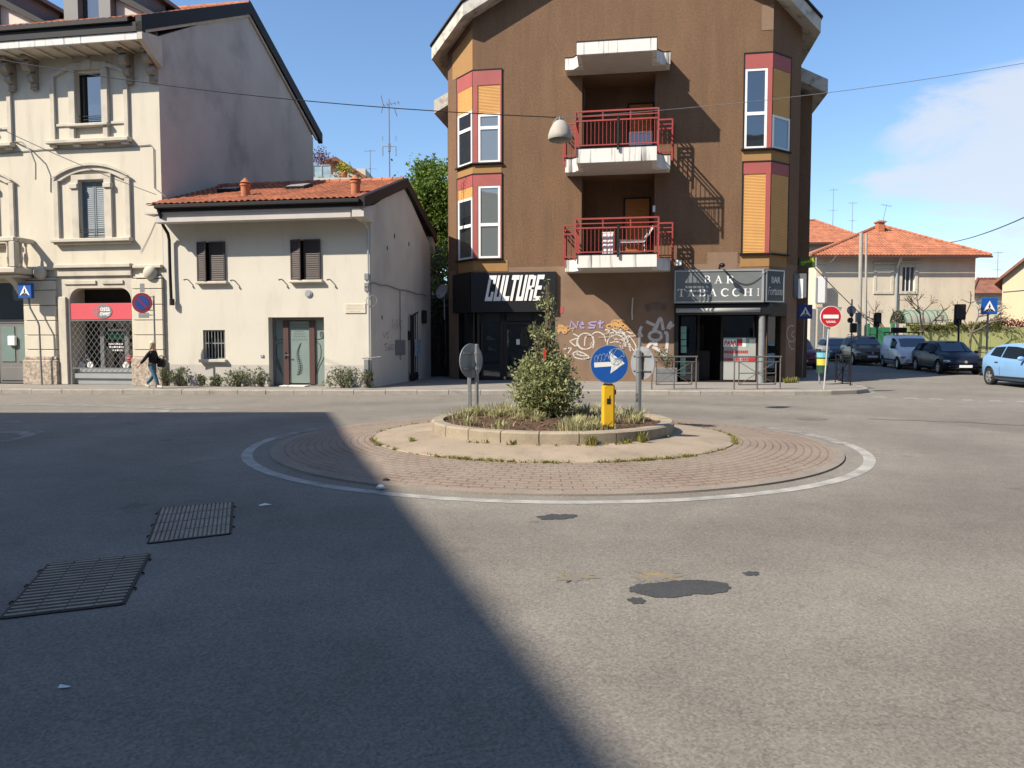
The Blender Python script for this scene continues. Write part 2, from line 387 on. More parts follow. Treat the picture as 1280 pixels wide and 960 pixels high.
M['soffit'] = pmat('pale_soffit', (0.52,0.48,0.44), 0.08, 2, 0.9)
M['barge'] = pmat('stained_concrete_edge', (0.52,0.49,0.43), 0.10, 2, 0.9, 0.2, 40, dirt=(0.10,0.095,0.08), dirt_amt=0.85, dirt_scale=2.2, dirt_stretch=(1,1,1), dirt_lo=0.50, dirt_hi=0.72)
M['tile'] = pmat('terracotta_tiles', (0.40,0.148,0.078), 0.35, 1.3, 0.9, 0.3, 60, grain=0.28, gscale=9, dirt=(0.13,0.085,0.06), dirt_amt=0.65, dirt_scale=2.8, dirt_lo=0.5, dirt_hi=0.75)
M['tile_old'] = pmat('old_brown_tiles', (0.24,0.10,0.062), 0.35, 1.3, 0.9, 0.3, 60, grain=0.28, gscale=9)
M['terracotta'] = pmat('terracotta_pipe', (0.42,0.15,0.07), 0.2, 5, 0.85)
M['dark_metal'] = pmat('dark_brown_sheet_metal', (0.020,0.018,0.019), 0.10, 2, 0.6, spec=0.2)
M['grey_metal'] = pmat('galvanised_steel', (0.33,0.34,0.34), 0.12, 4, 0.45, metal=0.75)
M['dull_grey'] = pmat('dull_grey_paint', (0.20,0.205,0.21), 0.12, 4, 0.6, dirt=(0.12,0.11,0.10), dirt_amt=0.5, dirt_scale=6)
M['sign_back'] = pmat('sign_back_aluminium', (0.30,0.31,0.32), 0.10, 3, 0.5, metal=0.3, dirt=(0.16,0.16,0.15), dirt_amt=0.4, dirt_scale=5)
M['black'] = pmat('black_enamel', (0.012,0.012,0.014), 0.0, 1, 0.4)
M['black_matte'] = pmat('matte_black', (0.010,0.010,0.011), 0.0, 1, 0.8)
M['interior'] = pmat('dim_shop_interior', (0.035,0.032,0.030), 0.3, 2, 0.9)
M['brown_shutter'] = pmat('brown_wood_shutter', (0.055,0.040,0.036), 0.12, 4, 0.6)
M['bluegrey_shutter'] = pmat('blue_grey_shutter', (0.20,0.24,0.26), 0.1, 4, 0.6)
M['greygreen'] = pmat('grey_green_door_paint', (0.16,0.22,0.20), 0.08, 3, 0.5)
M['door_grey'] = pmat('grey_door_frame_paint', (0.17,0.165,0.16), 0.08, 3, 0.55)
M['reddish_frame'] = pmat('reddish_brown_frame', (0.085,0.045,0.04), 0.08, 3, 0.5)
M['frost'] = pmat('frosted_glass', (0.20,0.255,0.235), 0.12, 0.9, 0.25, spec=0.6)
M['ink'] = pmat('dark_glass_lettering', (0.02,0.035,0.035), 0.0, 1, 0.6)
M['glass'] = glass('window_glass', (0.02,0.024,0.028), 0.15, 0.14)
M['glass_pale'] = glass('curtained_window_glass', (0.13,0.145,0.145), 0.0, 0.10)
M['glass_shop'] = glass('shop_window_glass', (0.01,0.012,0.012), 0.75, 0.035)
M['glass_car'] = glass('car_glass', (0.010,0.014,0.020), 0.0, 0.0, 0.02, 0.26)
M['white_paint'] = pmat('white_sign_paint', (0.80,0.80,0.78), 0.03, 5, 0.6)
M['sign_blue'] = pmat('blue_sign_film', (0.008,0.085,0.36), 0.08, 4, 0.45, spec=0.4)
M['sign_navy'] = pmat('faded_navy_sign_film', (0.012,0.045,0.22), 0.10, 4, 0.5)
M['sign_red'] = pmat('red_sign_film', (0.52,0.02,0.03), 0.08, 4, 0.45)
M['sign_darkred'] = pmat('dark_red_sign_film', (0.22,0.015,0.02), 0.1, 4, 0.5)
M['yellow_post'] = pmat('yellow_post_paint', (0.62,0.36,0.012), 0.12, 3, 0.55, dirt=(0.20,0.13,0.04), dirt_amt=0.7, dirt_scale=5, dirt_lo=0.55, dirt_hi=0.75)
M['panel_grey'] = pmat('grey_sign_panel', (0.15,0.165,0.165), 0.05, 1.5, 0.45, dirt=(0.10,0.11,0.11), dirt_amt=0.4, dirt_scale=2)
M['panel_slate'] = pmat('slate_sign_panel', (0.055,0.07,0.078), 0.05, 1.5, 0.4)
M['alu'] = pmat('pale_aluminium', (0.42,0.44,0.44), 0.06, 3, 0.4, metal=0.4)
M['coral'] = pmat('coral_sign_panel', (0.62,0.095,0.115), 0.04, 1.5, 0.5)
M['poster_red'] = pmat('poster_red', (0.42,0.035,0.045), 0.05, 3, 0.6)
M['poster_green'] = pmat('poster_green', (0.22,0.42,0.33), 0.05, 3, 0.6)
M['poster_grey'] = pmat('poster_grey', (0.36,0.37,0.35), 0.06, 3, 0.6)
M['shop_green'] = pmat('shop_window_green', (0.02,0.30,0.16), 0.05, 3, 0.6)
M['skin'] = pmat('skin', (0.52,0.30,0.20), 0.05, 3, 0.6)
M['leaf_laurel'] = pmat('laurel_leaves', (0.42,0.42,0.20), 0, 1, 0.5, spec=0.4, hue=(0.15,0.19,0.065), transl=0.35)
M['leaf_tree'] = pmat('spring_tree_leaves', (0.20,0.28,0.035), 0, 1, 0.55, hue=(0.075,0.14,0.02), transl=0.4)
M['leaf_dark'] = pmat('shrub_leaves', (0.17,0.20,0.085), 0, 1, 0.55, hue=(0.07,0.095,0.04), transl=0.25)
M['leaf_ivy'] = pmat('ivy_leaves', (0.19,0.19,0.055), 0, 1, 0.6, hue=(0.09,0.10,0.03), transl=0.25)
M['leaf_red'] = pmat('red_hedge_leaves', (0.24,0.03,0.03), 0, 1, 0.6, hue=(0.12,0.035,0.03), transl=0.2)
M['leaf_plum'] = pmat('plum_leaves', (0.22,0.07,0.08), 0, 1, 0.6, hue=(0.10,0.035,0.05), transl=0.2)
M['grass_dry'] = pmat('dry_grass_blades', (0.56,0.49,0.28), 0, 1, 0.7, hue=(0.30,0.31,0.14), transl=0.3)
M['weed'] = pmat('weed_blades', (0.34,0.30,0.075), 0, 1, 0.7, hue=(0.15,0.17,0.04), transl=0.3)
M['bark'] = pmat('bark', (0.13,0.10,0.075), 0.3, 6, 0.95, 0.6, 20)
M['soil'] = pmat('bark_mulch_soil', (0.13,0.075,0.045), 0.5, 14, 0.98, 1.0, 35, bdist=0.05, grain=0.4, gscale=30)
M['fence_green'] = pmat('sage_green_fence_sheet', (0.34,0.36,0.15), 0.06, 0.8, 0.7, dirt=(0.22,0.24,0.12), dirt_amt=0.5, dirt_scale=0.8, dirt_stretch=(1,1,0.4))
M['box_green'] = pmat('green_container_paint', (0.03,0.17,0.075), 0.08, 2, 0.5)
M['beige'] = pmat('beige_house_render', (0.62,0.545,0.425), 0.06, 0.6, 0.9, dirt=(0.36,0.32,0.26), dirt_amt=0.5, dirt_scale=0.6, dirt_stretch=(1.5,1.5,0.4))
M['beige_yellow'] = pmat('yellow_house_render', (0.60,0.50,0.33), 0.06, 0.6, 0.9)
M['grey_house'] = pmat('grey_house_render', (0.33,0.32,0.30), 0.06, 0.6, 0.9)
M['tyre'] = pmat('tyre_rubber', (0.018,0.018,0.019), 0.1, 5, 0.85)
M['rim'] = pmat('alloy_rim', (0.50,0.51,0.52), 0.05, 5, 0.35, metal=0.7)
M['plastic_dark'] = pmat('dark_bumper_plastic', (0.02,0.021,0.022), 0.05, 5, 0.6)
M['lamp_glass'] = pmat('headlamp_lens', (0.50,0.53,0.56), 0.15, 8, 0.12, spec=0.8, metal=0.3)
M['lamp_red'] = pmat('tail_lamp_lens', (0.30,0.01,0.012), 0.1, 8, 0.15, spec=0.8)
M['plate'] = pmat('number_plate', (0.74,0.75,0.76), 0.02, 4, 0.5)

def asphalt():
    m = bpy.data.materials.new('worn_asphalt'); m.use_nodes = True
    t = m.node_tree; N = t.nodes; Lk = t.links; b = N['Principled BSDF']; b.inputs['Roughness'].default_value = 0.9; b.inputs['Specular IOR Level'].default_value = 0.25
    tcn = N.new("ShaderNodeTexCoord")
    def noise(sc, det, ro=0.6, st=(1,1,1)):
        mpn = N.new("ShaderNodeMapping"); mpn.inputs['Scale'].default_value = st; Lk.new(tcn.outputs['Object'], mpn.inputs[0])
        n = N.new("ShaderNodeTexNoise"); n.inputs['Scale'].default_value = sc; n.inputs['Detail'].default_value = det; n.inputs['Roughness'].default_value = ro
        Lk.new(mpn.outputs[0], n.inputs['Vector']); return n
    def mr(s, a, bb, c, d, smooth=False):
        r = N.new("ShaderNodeMapRange"); r.inputs[1].default_value=a; r.inputs[2].default_value=bb; r.inputs[3].default_value=c; r.inputs[4].default_value=d
        if smooth: r.interpolation_type='SMOOTHSTEP'
        Lk.new(s, r.inputs[0]); return r.outputs[0]
    def mt(op, a, bb):
        q = N.new("ShaderNodeMath"); q.operation = op
        for i, v in enumerate((a, bb)):
            if isinstance(v,(int,float)): q.inputs[i].default_value = v
            else: Lk.new(v, q.inputs[i])
        return q.outputs[0]
    big = mr(noise(0.22,5).outputs['Fac'],0.3,0.7,0.84,1.14)
    mid = mr(noise(1.7,6,0.65).outputs['Fac'],0.3,0.7,0.90,1.10)
    fine = mr(noise(42,3,0.7).outputs['Fac'],0.25,0.75,0.84,1.17)
    vo = N.new("ShaderNodeTexVoronoi"); vo.inputs['Scale'].default_value = 75; Lk.new(tcn.outputs['Object'], vo.inputs['Vector'])
    stone = mr(vo.outputs['Color'],0.1,0.95,0.76,1.27)
    f = mt('MULTIPLY', mt('MULTIPLY', big, mid), mt('MULTIPLY', fine, stone))
    # tar-dark wheel tracks going round the island
    sub = N.new("ShaderNodeVectorMath"); sub.operation='SUBTRACT'; sub.inputs[1].default_value = (0.675,12.85,0); Lk.new(tcn.outputs['Object'], sub.inputs[0])
    ln = N.new("ShaderNodeVectorMath"); ln.operation='LENGTH'; Lk.new(sub.outputs[0], ln.inputs[0])
    wob = mt('ADD', ln.outputs['Value'], mt('MULTIPLY', noise(0.5,3).outputs['Fac'], 1.2))
    track = mt('MULTIPLY', mr(wob,5.7,6.7,0,1,True), mr(wob,7.2,8.6,1,0,True))
    tr2 = mt('MULTIPLY', mr(wob,8.9,9.6,0,1,True), mr(wob,10.0,11.0,1,0,True))
    f = mt('MULTIPLY', f, mr(mt('ADD', track, mt('MULTIPLY',tr2,0.7)),0,1,1.0,0.85))
    # small dark drips and stains
    st = mr(noise(1.1,4,0.5,(1,1,1)).outputs['Fac'],0.66,0.72,1.0,0.80,True)
    f = mt('MULTIPLY', f, st)
    # hairline cracks
    nd = noise(0.9,5); addv = N.new("ShaderNodeVectorMath"); addv.operation='ADD'; sc2 = N.new("ShaderNodeVectorMath"); sc2.operation='SCALE'; sc2.inputs['Scale'].default_value=1.2
    Lk.new(nd.outputs['Color'], sc2.inputs[0]); Lk.new(tcn.outputs['Object'], addv.inputs[0]); Lk.new(sc2.outputs[0], addv.inputs[1])
    vc = N.new("ShaderNodeTexVoronoi"); vc.feature='DISTANCE_TO_EDGE'; vc.inputs['Scale'].default_value=0.16; Lk.new(addv.outputs[0], vc.inputs['Vector'])
    crack = mr(vc.outputs['Distance'],0.0,0.0016,0.80,1.0)
    f = mt('MULTIPLY', f, crack)
    rgb = N.new("ShaderNodeMix"); rgb.data_type='RGBA'; rgb.inputs['A'].default_value=(0.180,0.164,0.141,1); rgb.inputs['B'].default_value=(0.195,0.176,0.148,1)
    Lk.new(noise(0.6,4).outputs['Fac'], rgb.inputs['Factor'])
    vm = N.new("ShaderNodeVectorMath"); vm.operation='SCALE'; Lk.new(rgb.outputs['Result'], vm.inputs[0]); Lk.new(f, vm.inputs['Scale'])
    Lk.new(vm.outputs[0], b.inputs['Base Color'])
    bn = N.new("ShaderNodeBump"); bn.inputs['Strength'].default_value=0.4; bn.inputs['Distance'].default_value=0.005
    Lk.new(mt('ADD', fine, stone), bn.inputs['Height']); Lk.new(bn.outputs[0], b.inputs['Normal'])
    return m
M['asphalt'] = asphalt()

M['roof_sheet'] = pmat('dark_roof_sheet', (0.06,0.055,0.05), 0.1, 2, 0.8)
def worn_paint(name, col, wear_lo=0.42, wear_hi=0.60, max_w=0.55):
    """road paint with the asphalt showing through where it has worn"""
    m = pmat(name, col, 0.08, 3, 0.85, 0.3, 60, grain=0.12, gscale=60, dirt=(0.16,0.15,0.135), dirt_amt=max_w, dirt_scale=3.5, dirt_lo=wear_lo, dirt_hi=wear_hi)
    return m
M['line'] = worn_paint('worn_white_road_paint', (0.42,0.405,0.365), 0.40, 0.68, 0.65)
M['line_faint'] = worn_paint('faded_white_road_paint', (0.33,0.315,0.285), 0.40, 0.62, 0.9)
M['line_faded'] = worn_paint('mostly_worn_road_paint', (0.26,0.25,0.225), 0.40, 0.62, 0.95)

def paver():
    """small red pavers laid in rings round the island"""
    m = bpy.data.materials.new('red_paver_rings'); m.use_nodes = True
    t = m.node_tree; N = t.nodes; Lk = t.links; b = N['Principled BSDF']; b.inputs['Roughness'].default_value=0.92; b.inputs['Specular IOR Level'].default_value=0.2
    tcn = N.new("ShaderNodeTexCoord"); sp = N.new("ShaderNodeSeparateXYZ"); Lk.new(tcn.outputs['Object'], sp.inputs[0])
    at = N.new("ShaderNodeMath"); at.operation='ARCTAN2'; Lk.new(sp.outputs[1], at.inputs[0]); Lk.new(sp.outputs[0], at.inputs[1])
    mu = N.new("ShaderNodeMath"); mu.operation='MULTIPLY'; mu.inputs[1].default_value=3.6; Lk.new(at.outputs[0], mu.inputs[0])
    ln = N.new("ShaderNodeVectorMath"); ln.operation='LENGTH'; Lk.new(tcn.outputs['Object'], ln.inputs[0])
    co = N.new("ShaderNodeCombineXYZ"); Lk.new(mu.outputs[0], co.inputs[0]); Lk.new(ln.outputs['Value'], co.inputs[1])
    nn = N.new("ShaderNodeTexNoise"); nn.inputs['Scale'].default_value=5; Lk.new(tcn.outputs['Object'], nn.inputs['Vector'])
    s2 = N.new("ShaderNodeVectorMath"); s2.operation='SCALE'; s2.inputs['Scale'].default_value=0.035; Lk.new(nn.outputs['Color'], s2.inputs[0])
    ad = N.new("ShaderNodeVectorMath"); ad.operation='ADD'; Lk.new(co.outputs[0], ad.inputs[0]); Lk.new(s2.outputs[0], ad.inputs[1])
    br = N.new("ShaderNodeTexBrick"); Lk.new(ad.outputs[0], br.inputs['Vector'])
    br.inputs['Color1'].default_value=(0.245,0.178,0.138,1); br.inputs['Color2'].default_value=(0.21,0.16,0.127,1); br.inputs['Mortar'].default_value=(0.145,0.118,0.094,1)
    br.inputs['Scale'].default_value=1.0; br.inputs['Brick Width'].default_value=0.22; br.inputs['Row Height'].default_value=0.112; br.inputs['Mortar Size'].default_value=0.012; br.inputs['Mortar Smooth'].default_value=0.4
    n2 = N.new("ShaderNodeTexNoise"); n2.inputs['Scale'].default_value=1.0; n2.inputs['Detail'].default_value=6; Lk.new(tcn.outputs['Object'], n2.inputs['Vector'])
    r2 = N.new("ShaderNodeMapRange"); r2.inputs[1].default_value=0.38; r2.inputs[2].default_value=0.72; Lk.new(n2.outputs['Fac'], r2.inputs[0])
    md = N.new("ShaderNodeMix"); md.data_type='RGBA'; md.inputs['B'].default_value=(0.25,0.205,0.16,1); Lk.new(r2.outputs[0], md.inputs['Factor']); Lk.new(br.outputs['Color'], md.inputs['A'])
    n3 = N.new("ShaderNodeTexNoise"); n3.inputs['Scale'].default_value=60; n3.inputs['Detail'].default_value=3; Lk.new(tcn.outputs['Object'], n3.inputs['Vector'])
    r3 = N.new("ShaderNodeMapRange"); r3.inputs[3].default_value=0.7; r3.inputs[4].default_value=1.3; r3.inputs[1].default_value=0.25; r3.inputs[2].default_value=0.75; Lk.new(n3.outputs['Fac'], r3.inputs[0])
    vm = N.new("ShaderNodeVectorMath"); vm.operation='SCALE'; Lk.new(md.outputs['Result'], vm.inputs[0]); Lk.new(r3.outputs[0], vm.inputs['Scale']); Lk.new(vm.outputs[0], b.inputs['Base Color'])
    bn = N.new("ShaderNodeBump"); bn.invert=True; bn.inputs['Strength'].default_value=0.8; bn.inputs['Distance'].default_value=0.02; Lk.new(br.outputs['Fac'], bn.inputs['Height']); Lk.new(bn.outputs[0], b.inputs['Normal'])
    return m
M['paver'] = paver()
M['apron'] = pmat('worn_concrete_apron', (0.325,0.258,0.188), 0.18, 1.3, 0.92, 0.35, 40, grain=0.18, gscale=50, dirt=(0.20,0.155,0.115), dirt_amt=0.8, dirt_scale=2.2, dirt_lo=0.5, dirt_hi=0.75)
M['edge_strip'] = pmat('dusty_edge_strip', (0.255,0.215,0.175), 0.14, 1.6, 0.92, 0.3, 40, grain=0.2, gscale=45, dirt=(0.19,0.17,0.145), dirt_amt=0.7, dirt_scale=2.0)
M['kerb'] = pmat('granite_kerb', (0.33,0.30,0.26), 0.15, 2.0, 0.9, 0.3, 40, grain=0.2, gscale=45, dirt=(0.18,0.155,0.13), dirt_amt=0.6, dirt_scale=2.4)
M['pavement'] = pmat('pavement_asphalt', (0.265,0.242,0.212), 0.14, 0.7, 0.92, 0.3, 60, grain=0.2, gscale=60, dirt=(0.17,0.16,0.145), dirt_amt=0.6, dirt_scale=0.8)
M['patch'] = pmat('fresh_tar_patch', (0.055,0.056,0.057), 0.15, 4, 0.85, 0.5, 60, grain=0.3, gscale=60)
M['iron'] = pmat('cast_iron', (0.185,0.165,0.135), 0.25, 5, 0.7, metal=0.2, dirt=(0.15,0.13,0.105), dirt_amt=0.8, dirt_scale=3.5)
M['iron_rib'] = pmat('worn_iron_ribs', (0.275,0.245,0.195), 0.25, 5, 0.65, metal=0.2)

# ------------------------------------------------------------------ ground
def sstep(a, b, x):
    t = min(1, max(0, (x-a)/(b-a))); return t*t*(3-2*t)
def gz(x, y):
    """the side street on the right climbs gently away from the junction"""
    return 0.02*min(90, max(0, y-28.5))*sstep(8.5, 13, x)
def ground_sheet():
    xs = sorted(set([-900,-400,-200,-100,-60,-40,-30]+[round(-24+1.0*i,2) for i in range(74)]+[60,80,110,160,250,450,900]))
    ys = sorted(set([-900,-300,-120,-60,-30]+[round(-14+1.0*i,2) for i in range(100)]+[100,118.5,150,250,450,1200]))
    b = MB(); W = len(xs)
    b.add([(x,y,gz(x,y)) for y in ys for x in xs], [(j*W+i,j*W+i+1,(j+1)*W+i+1,(j+1)*W+i) for j in range(len(ys)-1) for i in range(W-1)])
    return struct(b.build('road', M['asphalt'], smooth=True))
road = ground_sheet()

KERB = [(-70,28.8),(-40,26.6),(-16.8,24.95),(-11.6,24.55),(-6.1,24.35),(0,24.3),(6,24.12),(9.0,24.05),(10.2,24.2),(11.2,24.6),(11.9,25.3),(12.25,26.3),(12.6,28),(13.1,31),(13.6,34.5),(14.2,38)]
def offset_line(pts, d):
    out=[]
    for i,p in enumerate(pts):
        a = Vector(pts[max(i-1,0)]); c = Vector(pts[min(i+1,len(pts)-1)]); t = (c-a).normalized(); n = Vector((-t.y,t.x)); out.append((p[0]+n.x*d,p[1]+n.y*d))
    return out
def resample(pts, step):
    out=[Vector(pts[0])]
    for a,b in zip(pts[:-1],pts[1:]):
        a=Vector(a); b=Vector(b); n=max(1,int((b-a).length/step))
        out += [a+(b-a)*(i+1)/n for i in range(n)]
    return out
SW_Z = 0.15
inner = offset_line(KERB, 0.16)
b = MB(); b.poly([(x,y,SW_Z) for x,y in inner]+[(14.2,60,SW_Z),(-70,60,SW_Z)])
me_sw = b.build('pavement', M['pavement'])
struct(me_sw)
bm = bmesh.new(); bm.from_mesh(me_sw.data); bmesh.ops.triangulate(bm, faces=bm.faces); bm.to_mesh(me_sw.data); bm.free()
b = MB(); kr = random.Random(5)
pts = resample(KERB, 0.9)
for p,q in zip(pts[:-1],pts[1:]):
    t=(q-p).normalized(); n=Vector((-t.y,t.x)); g=0.008; p2=p+t*g; q2=q-t*g; h=SW_Z+kr.uniform(-0.006,0.008); s=kr.uniform(-0.008,0.008)
    a=p2+n*s; c=q2+n*s; a2=p2+n*0.165; c2=q2+n*0.165
    b.add([(a.x,a.y,-0.05),(c.x,c.y,-0.05),(c.x,c.y,h-0.03),(a.x,a.y,h-0.03),(a.x+n.x*0.03,a.y+n.y*0.03,h),(c.x+n.x*0.03,c.y+n.y*0.03,h),(c2.x,c2.y,h),(a2.x,a2.y,h),(c2.x,c2.y,-0.05),(a2.x,a2.y,-0.05)],
          [(0,1,2,3),(3,2,5,4),(4,5,6,7),(7,6,8,9),(0,3,4,7,9),(1,8,6,5,2)])
struct(b.build('kerb', M['kerb']))

def strip(pts, wd, z, name, mat, parent=road, zf=None):
    """painted line: a flat strip along a centre line"""
    P=[Vector(p) for p in pts]; L=offset_line([tuple(p) for p in P],wd/2); Rr=offset_line([tuple(p) for p in P],-wd/2)
    b=MB(); zz=lambda x,y: gz(x,y)+z
    for i in range(len(P)-1): b.quad((*L[i],zz(*L[i])),(*Rr[i],zz(*Rr[i])),(*Rr[i+1],zz(*Rr[i+1])),(*L[i+1],zz(*L[i+1])))
    return b.build(name, mat, parent)
def flat(pts, z, name, mat, parent=road):
    b=MB(); b.poly([(p[0],p[1],gz(p[0],p[1])+z) for p in pts]); return b.build(name, mat, parent)
# pale gutter line along the kerb
strip([tuple(p) for p in resample(offset_line(KERB[2:12],-0.16),1.0)], 0.14, 0.004, 'gutter_line', M['line_faint'])
# give-way dashes at the mouth of the side street
for (x0,x1,yy) in ((1092,1107,496.5),(1130,1147,498),(1163,1178,499),(1203,1218,500.5),(1237,1252,501.5),(1270,1290,502),(1312,1335,503)):
    flat([gpt(x0-3,yy-1.2),gpt(x1-4,yy-1.2),gpt(x1+3,yy+1.3),gpt(x0+3,yy+1.3)],0.004,'lane_marking',M['line_faint'])
# old crossing stripes in the side street
for (px,py,L) in ((1030,474,2.2),(1062,475,2.2),(1093,474,2.2),(1128,473.5,2.2),(1160,473,2.2)):
    c=gpt(px,py,0.06); flat([(c.x-0.9,c.y-0.3),(c.x-0.5,c.y-0.3),(c.x+0.9,c.y+0.9),(c.x+0.5,c.y+0.9)],0.004,'lane_marking',M['line_faded'])
# faded marks on the left: crossing edge lines and a turn arrow
def px_flat(pl, z, name, mat, ragged=0.0):
    P=[Vector(gpt(*p)) for p in pl]
    if ragged:
        q=random.Random(int(pl[0][0])); out=[]
        for a,c in zip(P,P[1:]+P[:1]):
            d=c-a; nn=Vector((-d.y,d.x,0)).normalized(); m=9
            for i in range(m): t=i/m; out.append(a+d*t+nn*(q.gauss(0,ragged)+ragged*1.2*math.sin(t*6.3+a.x*9)))
        P=out
    return flat(P, z, name, mat)
px_flat([(0,504),(130,506),(277,509),(277,511),(215,512),(120,508),(0,506)],0.004,'lane_marking',M['line_faded'])
px_flat([(180,514),(215,512.5),(208,516.5),(182,516.5)],0.0045,'lane_marking',M['line_faint'])
px_flat([(0,527.5),(22,526),(29,527.5),(5,529)],0.004,'lane_marking',M['line_faint'])
px_flat([(95,521),(125,519.5),(132,521.5),(100,523)],0.004,'lane_marking',M['line_faded'])
px_flat([(-20,551),(10,550.5),(28,545),(18,541.5),(0,541),(-2,540),(22,539),(57,539),(33,547),(12,551.5),(-20,553)],0.004,'lane_marking',M['line_faint'])

def blob(cx, cy, rx, ry, seed, n=40, amp=0.22):
    q=random.Random(seed); ph=[q.uniform(0,6.28) for _ in range(6)]
    return [(cx+rx*math.cos(a)*(1+amp*sum(math.sin((k+2)*a+ph[k])/(k+1.5) for k in range(6))*0.6), cy+ry*math.sin(a)*(1+amp*sum(math.cos((k+2)*a+ph[k])/(k+1.5) for k in range(6))*0.6)) for a in [2*math.pi*i/n for i in range(n)]]
outline=[(785,736),(795,731),(812,729.5),(828,728),(845,726),(868,725.5),(890,726.5),(908,729.5),(914,735),(908,740),(890,743.5),(868,743),(855,746),(835,748),(815,746.5),(800,743),(788,740)]
px_flat(outline,0.004,'tar_patch',M['patch'],0.004)
px_flat([(783,750),(790,747.5),(801,747.5),(807,751),(803,755.5),(793,755.5)],0.004,'tar_patch',M['patch'],0.004)
px_flat([(928,716),(938,714.5),(950,716),(946,720),(932,719.5)],0.004,'tar_patch',M['patch'],0.004)
px_flat([(672,646),(690,643),(720,643.5),(718,648),(690,650),(676,650)],0.004,'tar_patch',M['patch'],0.01)
M['rust'] = pmat('rusty_ochre_stain', (0.235,0.185,0.105), 0.2, 6, 0.92, grain=0.3, gscale=60, dirt=(0.185,0.169,0.147), dirt_amt=1.0, dirt_scale=5, dirt_lo=0.42, dirt_hi=0.58)
px_flat([(795,722),(805,715.5),(825,714),(845,716),(848,722),(835,726),(812,728),(798,728)],0.003,'ochre_stain',M['rust'],0.03)
px_flat([(695,722),(712,717),(738,718),(734,726),(708,729)],0.003,'ochre_stain',M['rust'],0.03)
strip([tuple(gpt(x,y))[:2] for x,y in ((1085,523.5),(1110,525),(1140,525.5),(1175,527.5),(1210,528),(1250,531),(1300,532.5))],0.05,0.004,'tar_seam',M['patch'])
g=gpt(1014,523.5); flat([(g.x+0.33*math.cos(a),g.y+0.33*math.sin(a)) for a in [i*math.pi/12 for i in range(24)]],0.005,'utility_cover',M['iron'])

# ------------------------------------------------------------------ traffic island
IC=(0.675,12.85)
def ringmesh(prof, n=128): b=MB(); b.lathe((0,0,0),prof,n); return b
isl_loc=(IC[0],IC[1],0)
def arc_strip(a0,a1,r0,r1,z,n):
    b=MB(); vs=[(r*math.cos(R(a0+(a1-a0)*i/n)),r*math.sin(R(a0+(a1-a0)*i/n)),z) for i in range(n+1) for r in (r0,r1)]
    return b.add(vs,[(2*i,2*i+1,2*i+3,2*i+2) for i in range(n)])
for a0,a1,mt_,n in ((175,356,'line',140),(163,174.9,'line_faint',12),(356.1,372,'line_faint',14),(150,162.9,'line_faded',10),(372.1,388,'line_faded',12)):
    o=arc_strip(a0,a1,4.815 if mt_=='line' else 4.74,4.975,0.004,n).build('circle_line',M[mt_],loc=isl_loc); o.parent=road
o=ringmesh([(4.57,-0.02),(4.57,0.024),(4.43,0.033)],128).build('paver_edge_kerb',M['edge_strip'],loc=isl_loc,smooth=True,angle=40); struct(o)
o=ringmesh([(4.43,0.0331),(3.9,0.068),(3.5,0.093),(3.0,0.118)],128).build('brick_pavement',M['paver'],loc=isl_loc,smooth=True); struct(o)
o=ringmesh([(3.0,0.10),(2.985,0.128),(2.5,0.18),(2.02,0.225)],128).build('island_pavement',M['apron'],loc=isl_loc,smooth=True,angle=40); struct(o)
plant_bed=thing('planter','low round concrete planter of bark and dry grass in the middle of the roundabout','planter',isl_loc)
b=MB()
for k in range(22):
    a0=2*math.pi*k/22+0.004; a1=2*math.pi*(k+1)/22-0.004; m_=6; prof=[(2.03,0.15),(2.035,0.375),(2.00,0.40),(1.84,0.40),(1.83,0.28)]
    vs=[(r*math.cos(a0+(a1-a0)*i/m_),r*math.sin(a0+(a1-a0)*i/m_),z) for i in range(m_+1) for r,z in prof]; n=len(prof)
    b.add(vs,[(i*n+j,i*n+j+1,(i+1)*n+j+1,(i+1)*n+j) for i in range(m_) for j in range(n-1)]+[tuple(range(n)),tuple(m_*n+j for j in reversed(range(n)))])
M['planter_kerb']=pmat('planter_concrete',(0.33,0.275,0.20),0.14,1.6,0.92,0.35,40,grain=0.18,gscale=50,dirt=(0.19,0.15,0.115),dirt_amt=0.65,dirt_scale=2.2,dirt_lo=0.48,dirt_hi=0.72)
b.build('kerb_ring',M['planter_kerb'],plant_bed,smooth=True,angle=35)
b=MB(); sr=random.Random(9); rings=[0.0,0.3,0.6,0.9,1.2,1.5,1.7,1.835]; n=40
b.add([(0,0,0.44)]+[(r*math.cos(2*math.pi*k/n),r*math.sin(2*math.pi*k/n),0.44-0.09*(r/1.84)**2+sr.uniform(-0.02,0.02)) for r in rings[1:] for k in range(n)],
      [(0,1+k,1+(k+1)%n) for k in range(n)]+[(1+i*n+k,1+(i+1)*n+k,1+(i+1)*n+(k+1)%n,1+i*n+(k+1)%n) for i in range(len(rings)-2) for k in range(n)])
b.build('soil_bed',M['soil'],plant_bed,smooth=True)
# bark chips on the bed
b=MB()
for _ in range(1500):
    r=1.8*math.sqrt(sr.random()); a=sr.uniform(0,6.28); L=sr.uniform(0.02,0.05); d=sr.uniform(0,6.28); z=0.445-0.09*(r/1.84)**2
    x,y=r*math.cos(a),r*math.sin(a); dx,dy=math.cos(d)*L,math.sin(d)*L
    b.quad((x-dx,y-dy,z),(x+dy*0.4,y-dx*0.4,z+0.012),(x+dx,y+dy,z+sr.uniform(0,0.02)),(x-dy*0.4,y+dx*0.4,z+0.006))
M['chip']=pmat('bark_chips',(0.20,0.12,0.075),0,1,0.95,hue=(0.09,0.05,0.03))
b.build('bark_chip_layer',M['chip'],plant_bed)['kind']='stuff'

